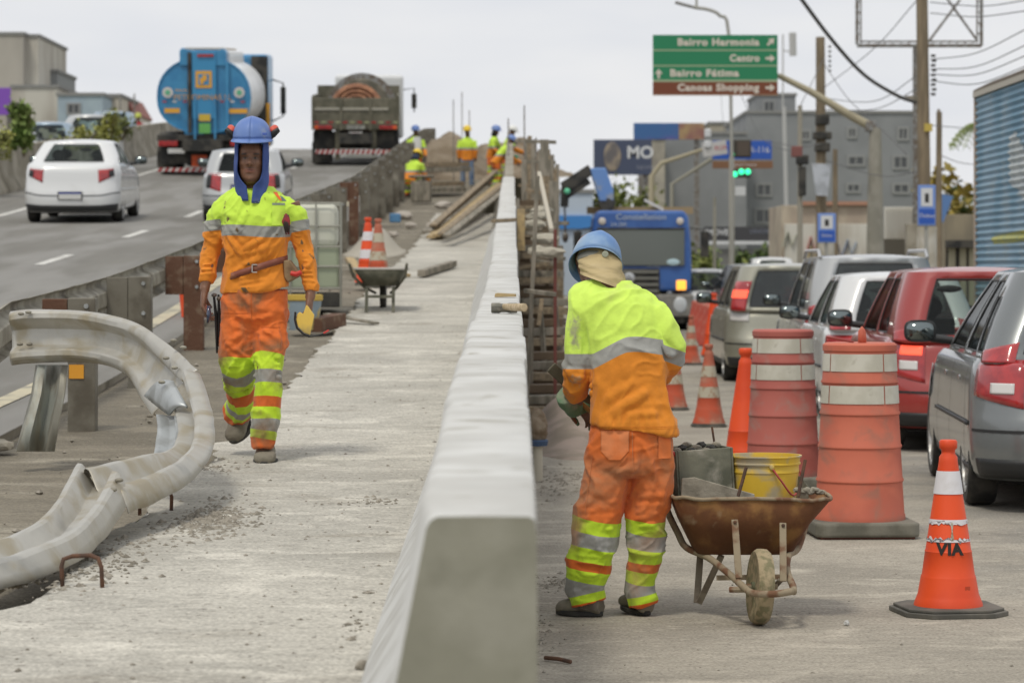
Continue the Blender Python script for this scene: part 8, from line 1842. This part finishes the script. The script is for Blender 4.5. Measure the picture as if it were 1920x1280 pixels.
# grass field and bushes down the street
def gf(r_): x = r_.uniform(P(1262, 0, 125).x, P(1470, 0, 125).x); y_ = r_.uniform(108, 146); return np.array([x, y_, r_.uniform(0, .35)]), 1
tag(leafcloud('roadside_grass', 26000, gf, .75, L3, None, 4, blade=True), kind='stuff')
def bush(px, d, w_, h_, n, m, label, seed, zb_=0, size=.35, name='bush'):
    q = P(px, 0, d); o = empty(name, (q.x, d, zb_), 0, label, name.replace('_', ' ')); MB().tube([(0, 0, 0), (0, 0, h_*.5)], [.10, .05], 6).build('trunk', M_stem, o)
    rq = random.Random(seed); cl_ = [(rq.uniform(-.42, .42)*w_, rq.uniform(-.4, .4)*w_, rq.uniform(.15, .9)*h_, rq.uniform(.10, .2)*w_) for j in range(18)]
    def fn(r_):
        c = cl_[r_.randint(len(cl_))]; v = r_.normal(size=3)*c[3]*.6; return np.array([c[0]+v[0], c[1]+v[1], max(.02, c[2]+v[2])]), 1
    leafcloud('crown', n, fn, size, m, o, seed)
for k, (px, d, w_, h_, m, lb) in enumerate(((1300, 138, 2.2, 2.6, L2, 'olive bush right of the blue truck mirror'), (1322, 140, 1.8, 1.9, L1, 'green bush left of the slim concrete post'), (1405, 142, 2.0, 2.4, L4, 'dark green bush right of the traffic-signal pole'), (1432, 141, 2.2, 2.0, L2, 'spreading olive bush before the shop band'), (1285, 120, 1.4, 1.6, L3, 'yellow-green bush at the foot of the blue truck'))):
    bush(px, d, w_, h_, 900, m, lb, k+20, size=.26)
for k, (px, w_, h_, m, lb) in enumerate(((1160, 4.0, 6.2, L2, 'loose olive tree standing below the navy billboard'), (1195, 3.6, 5.8, L1, 'fresh green tree beside the cream building end'), (1228, 3.0, 4.2, L4, 'dark tree low behind the blue truck'))):
    bush(px, 158+k, w_, h_, 2600, m, lb, k+40, size=.30, name='tree')
bush(1805, 110, 3.2, 5.2, 1500, leafm('leaf_ochre', (.32, .24, .05), (.20, .17, .05)), 'ochre-leaved tree above the shed', 60, size=.30, name='tree'); bush(1788, 125, 2.4, 6.2, 900, L4, 'dark tree behind the thin brown pole', 61, size=.3, name='tree')
pm = empty('palm_tree', (P(1850, 0, 120).x, 120, 0), 0, 'palm fronds showing past the corner of the blue cargo box', 'palm tree'); zt = P(0, 236, 120).z; MB().tube([(0, 0, 0), (0, 0, zt)], [.2, .14], 8).build('trunk', M_pole, pm)
for k in range(14):
    a = k*2*math.pi/14+.2; mb = MB()
    for j in range(12):
        t = j/11; c = Vector((math.cos(a)*1.5*t, math.sin(a)*1.5*t, zt+.35*math.sin(t*2.2)-1.0*t*t)); 
        for s in (-1, 1): mb.add([c, c+Vector((math.cos(a)*.1, math.sin(a)*.1, 0)), c+Vector((-math.sin(a)*.28*s, math.cos(a)*.28*s, -.35))], [(0, 1, 2)])
    mb.build('frond', leafm('leaf_palm', (.16, .22, .06), (.24, .28, .10)), pm)
# far tree line so the ground meets trees, not a bare edge
tag(leafcloud('treeline', 9000, lambda r_: (np.array([r_.uniform(-420, 420), r_.uniform(560, 640), r_.uniform(0, 1)**1.5*9*(.6+.4*math.sin(r_.uniform(0, 40)))]), 1), 6, L4, None, 77), kind='stuff')
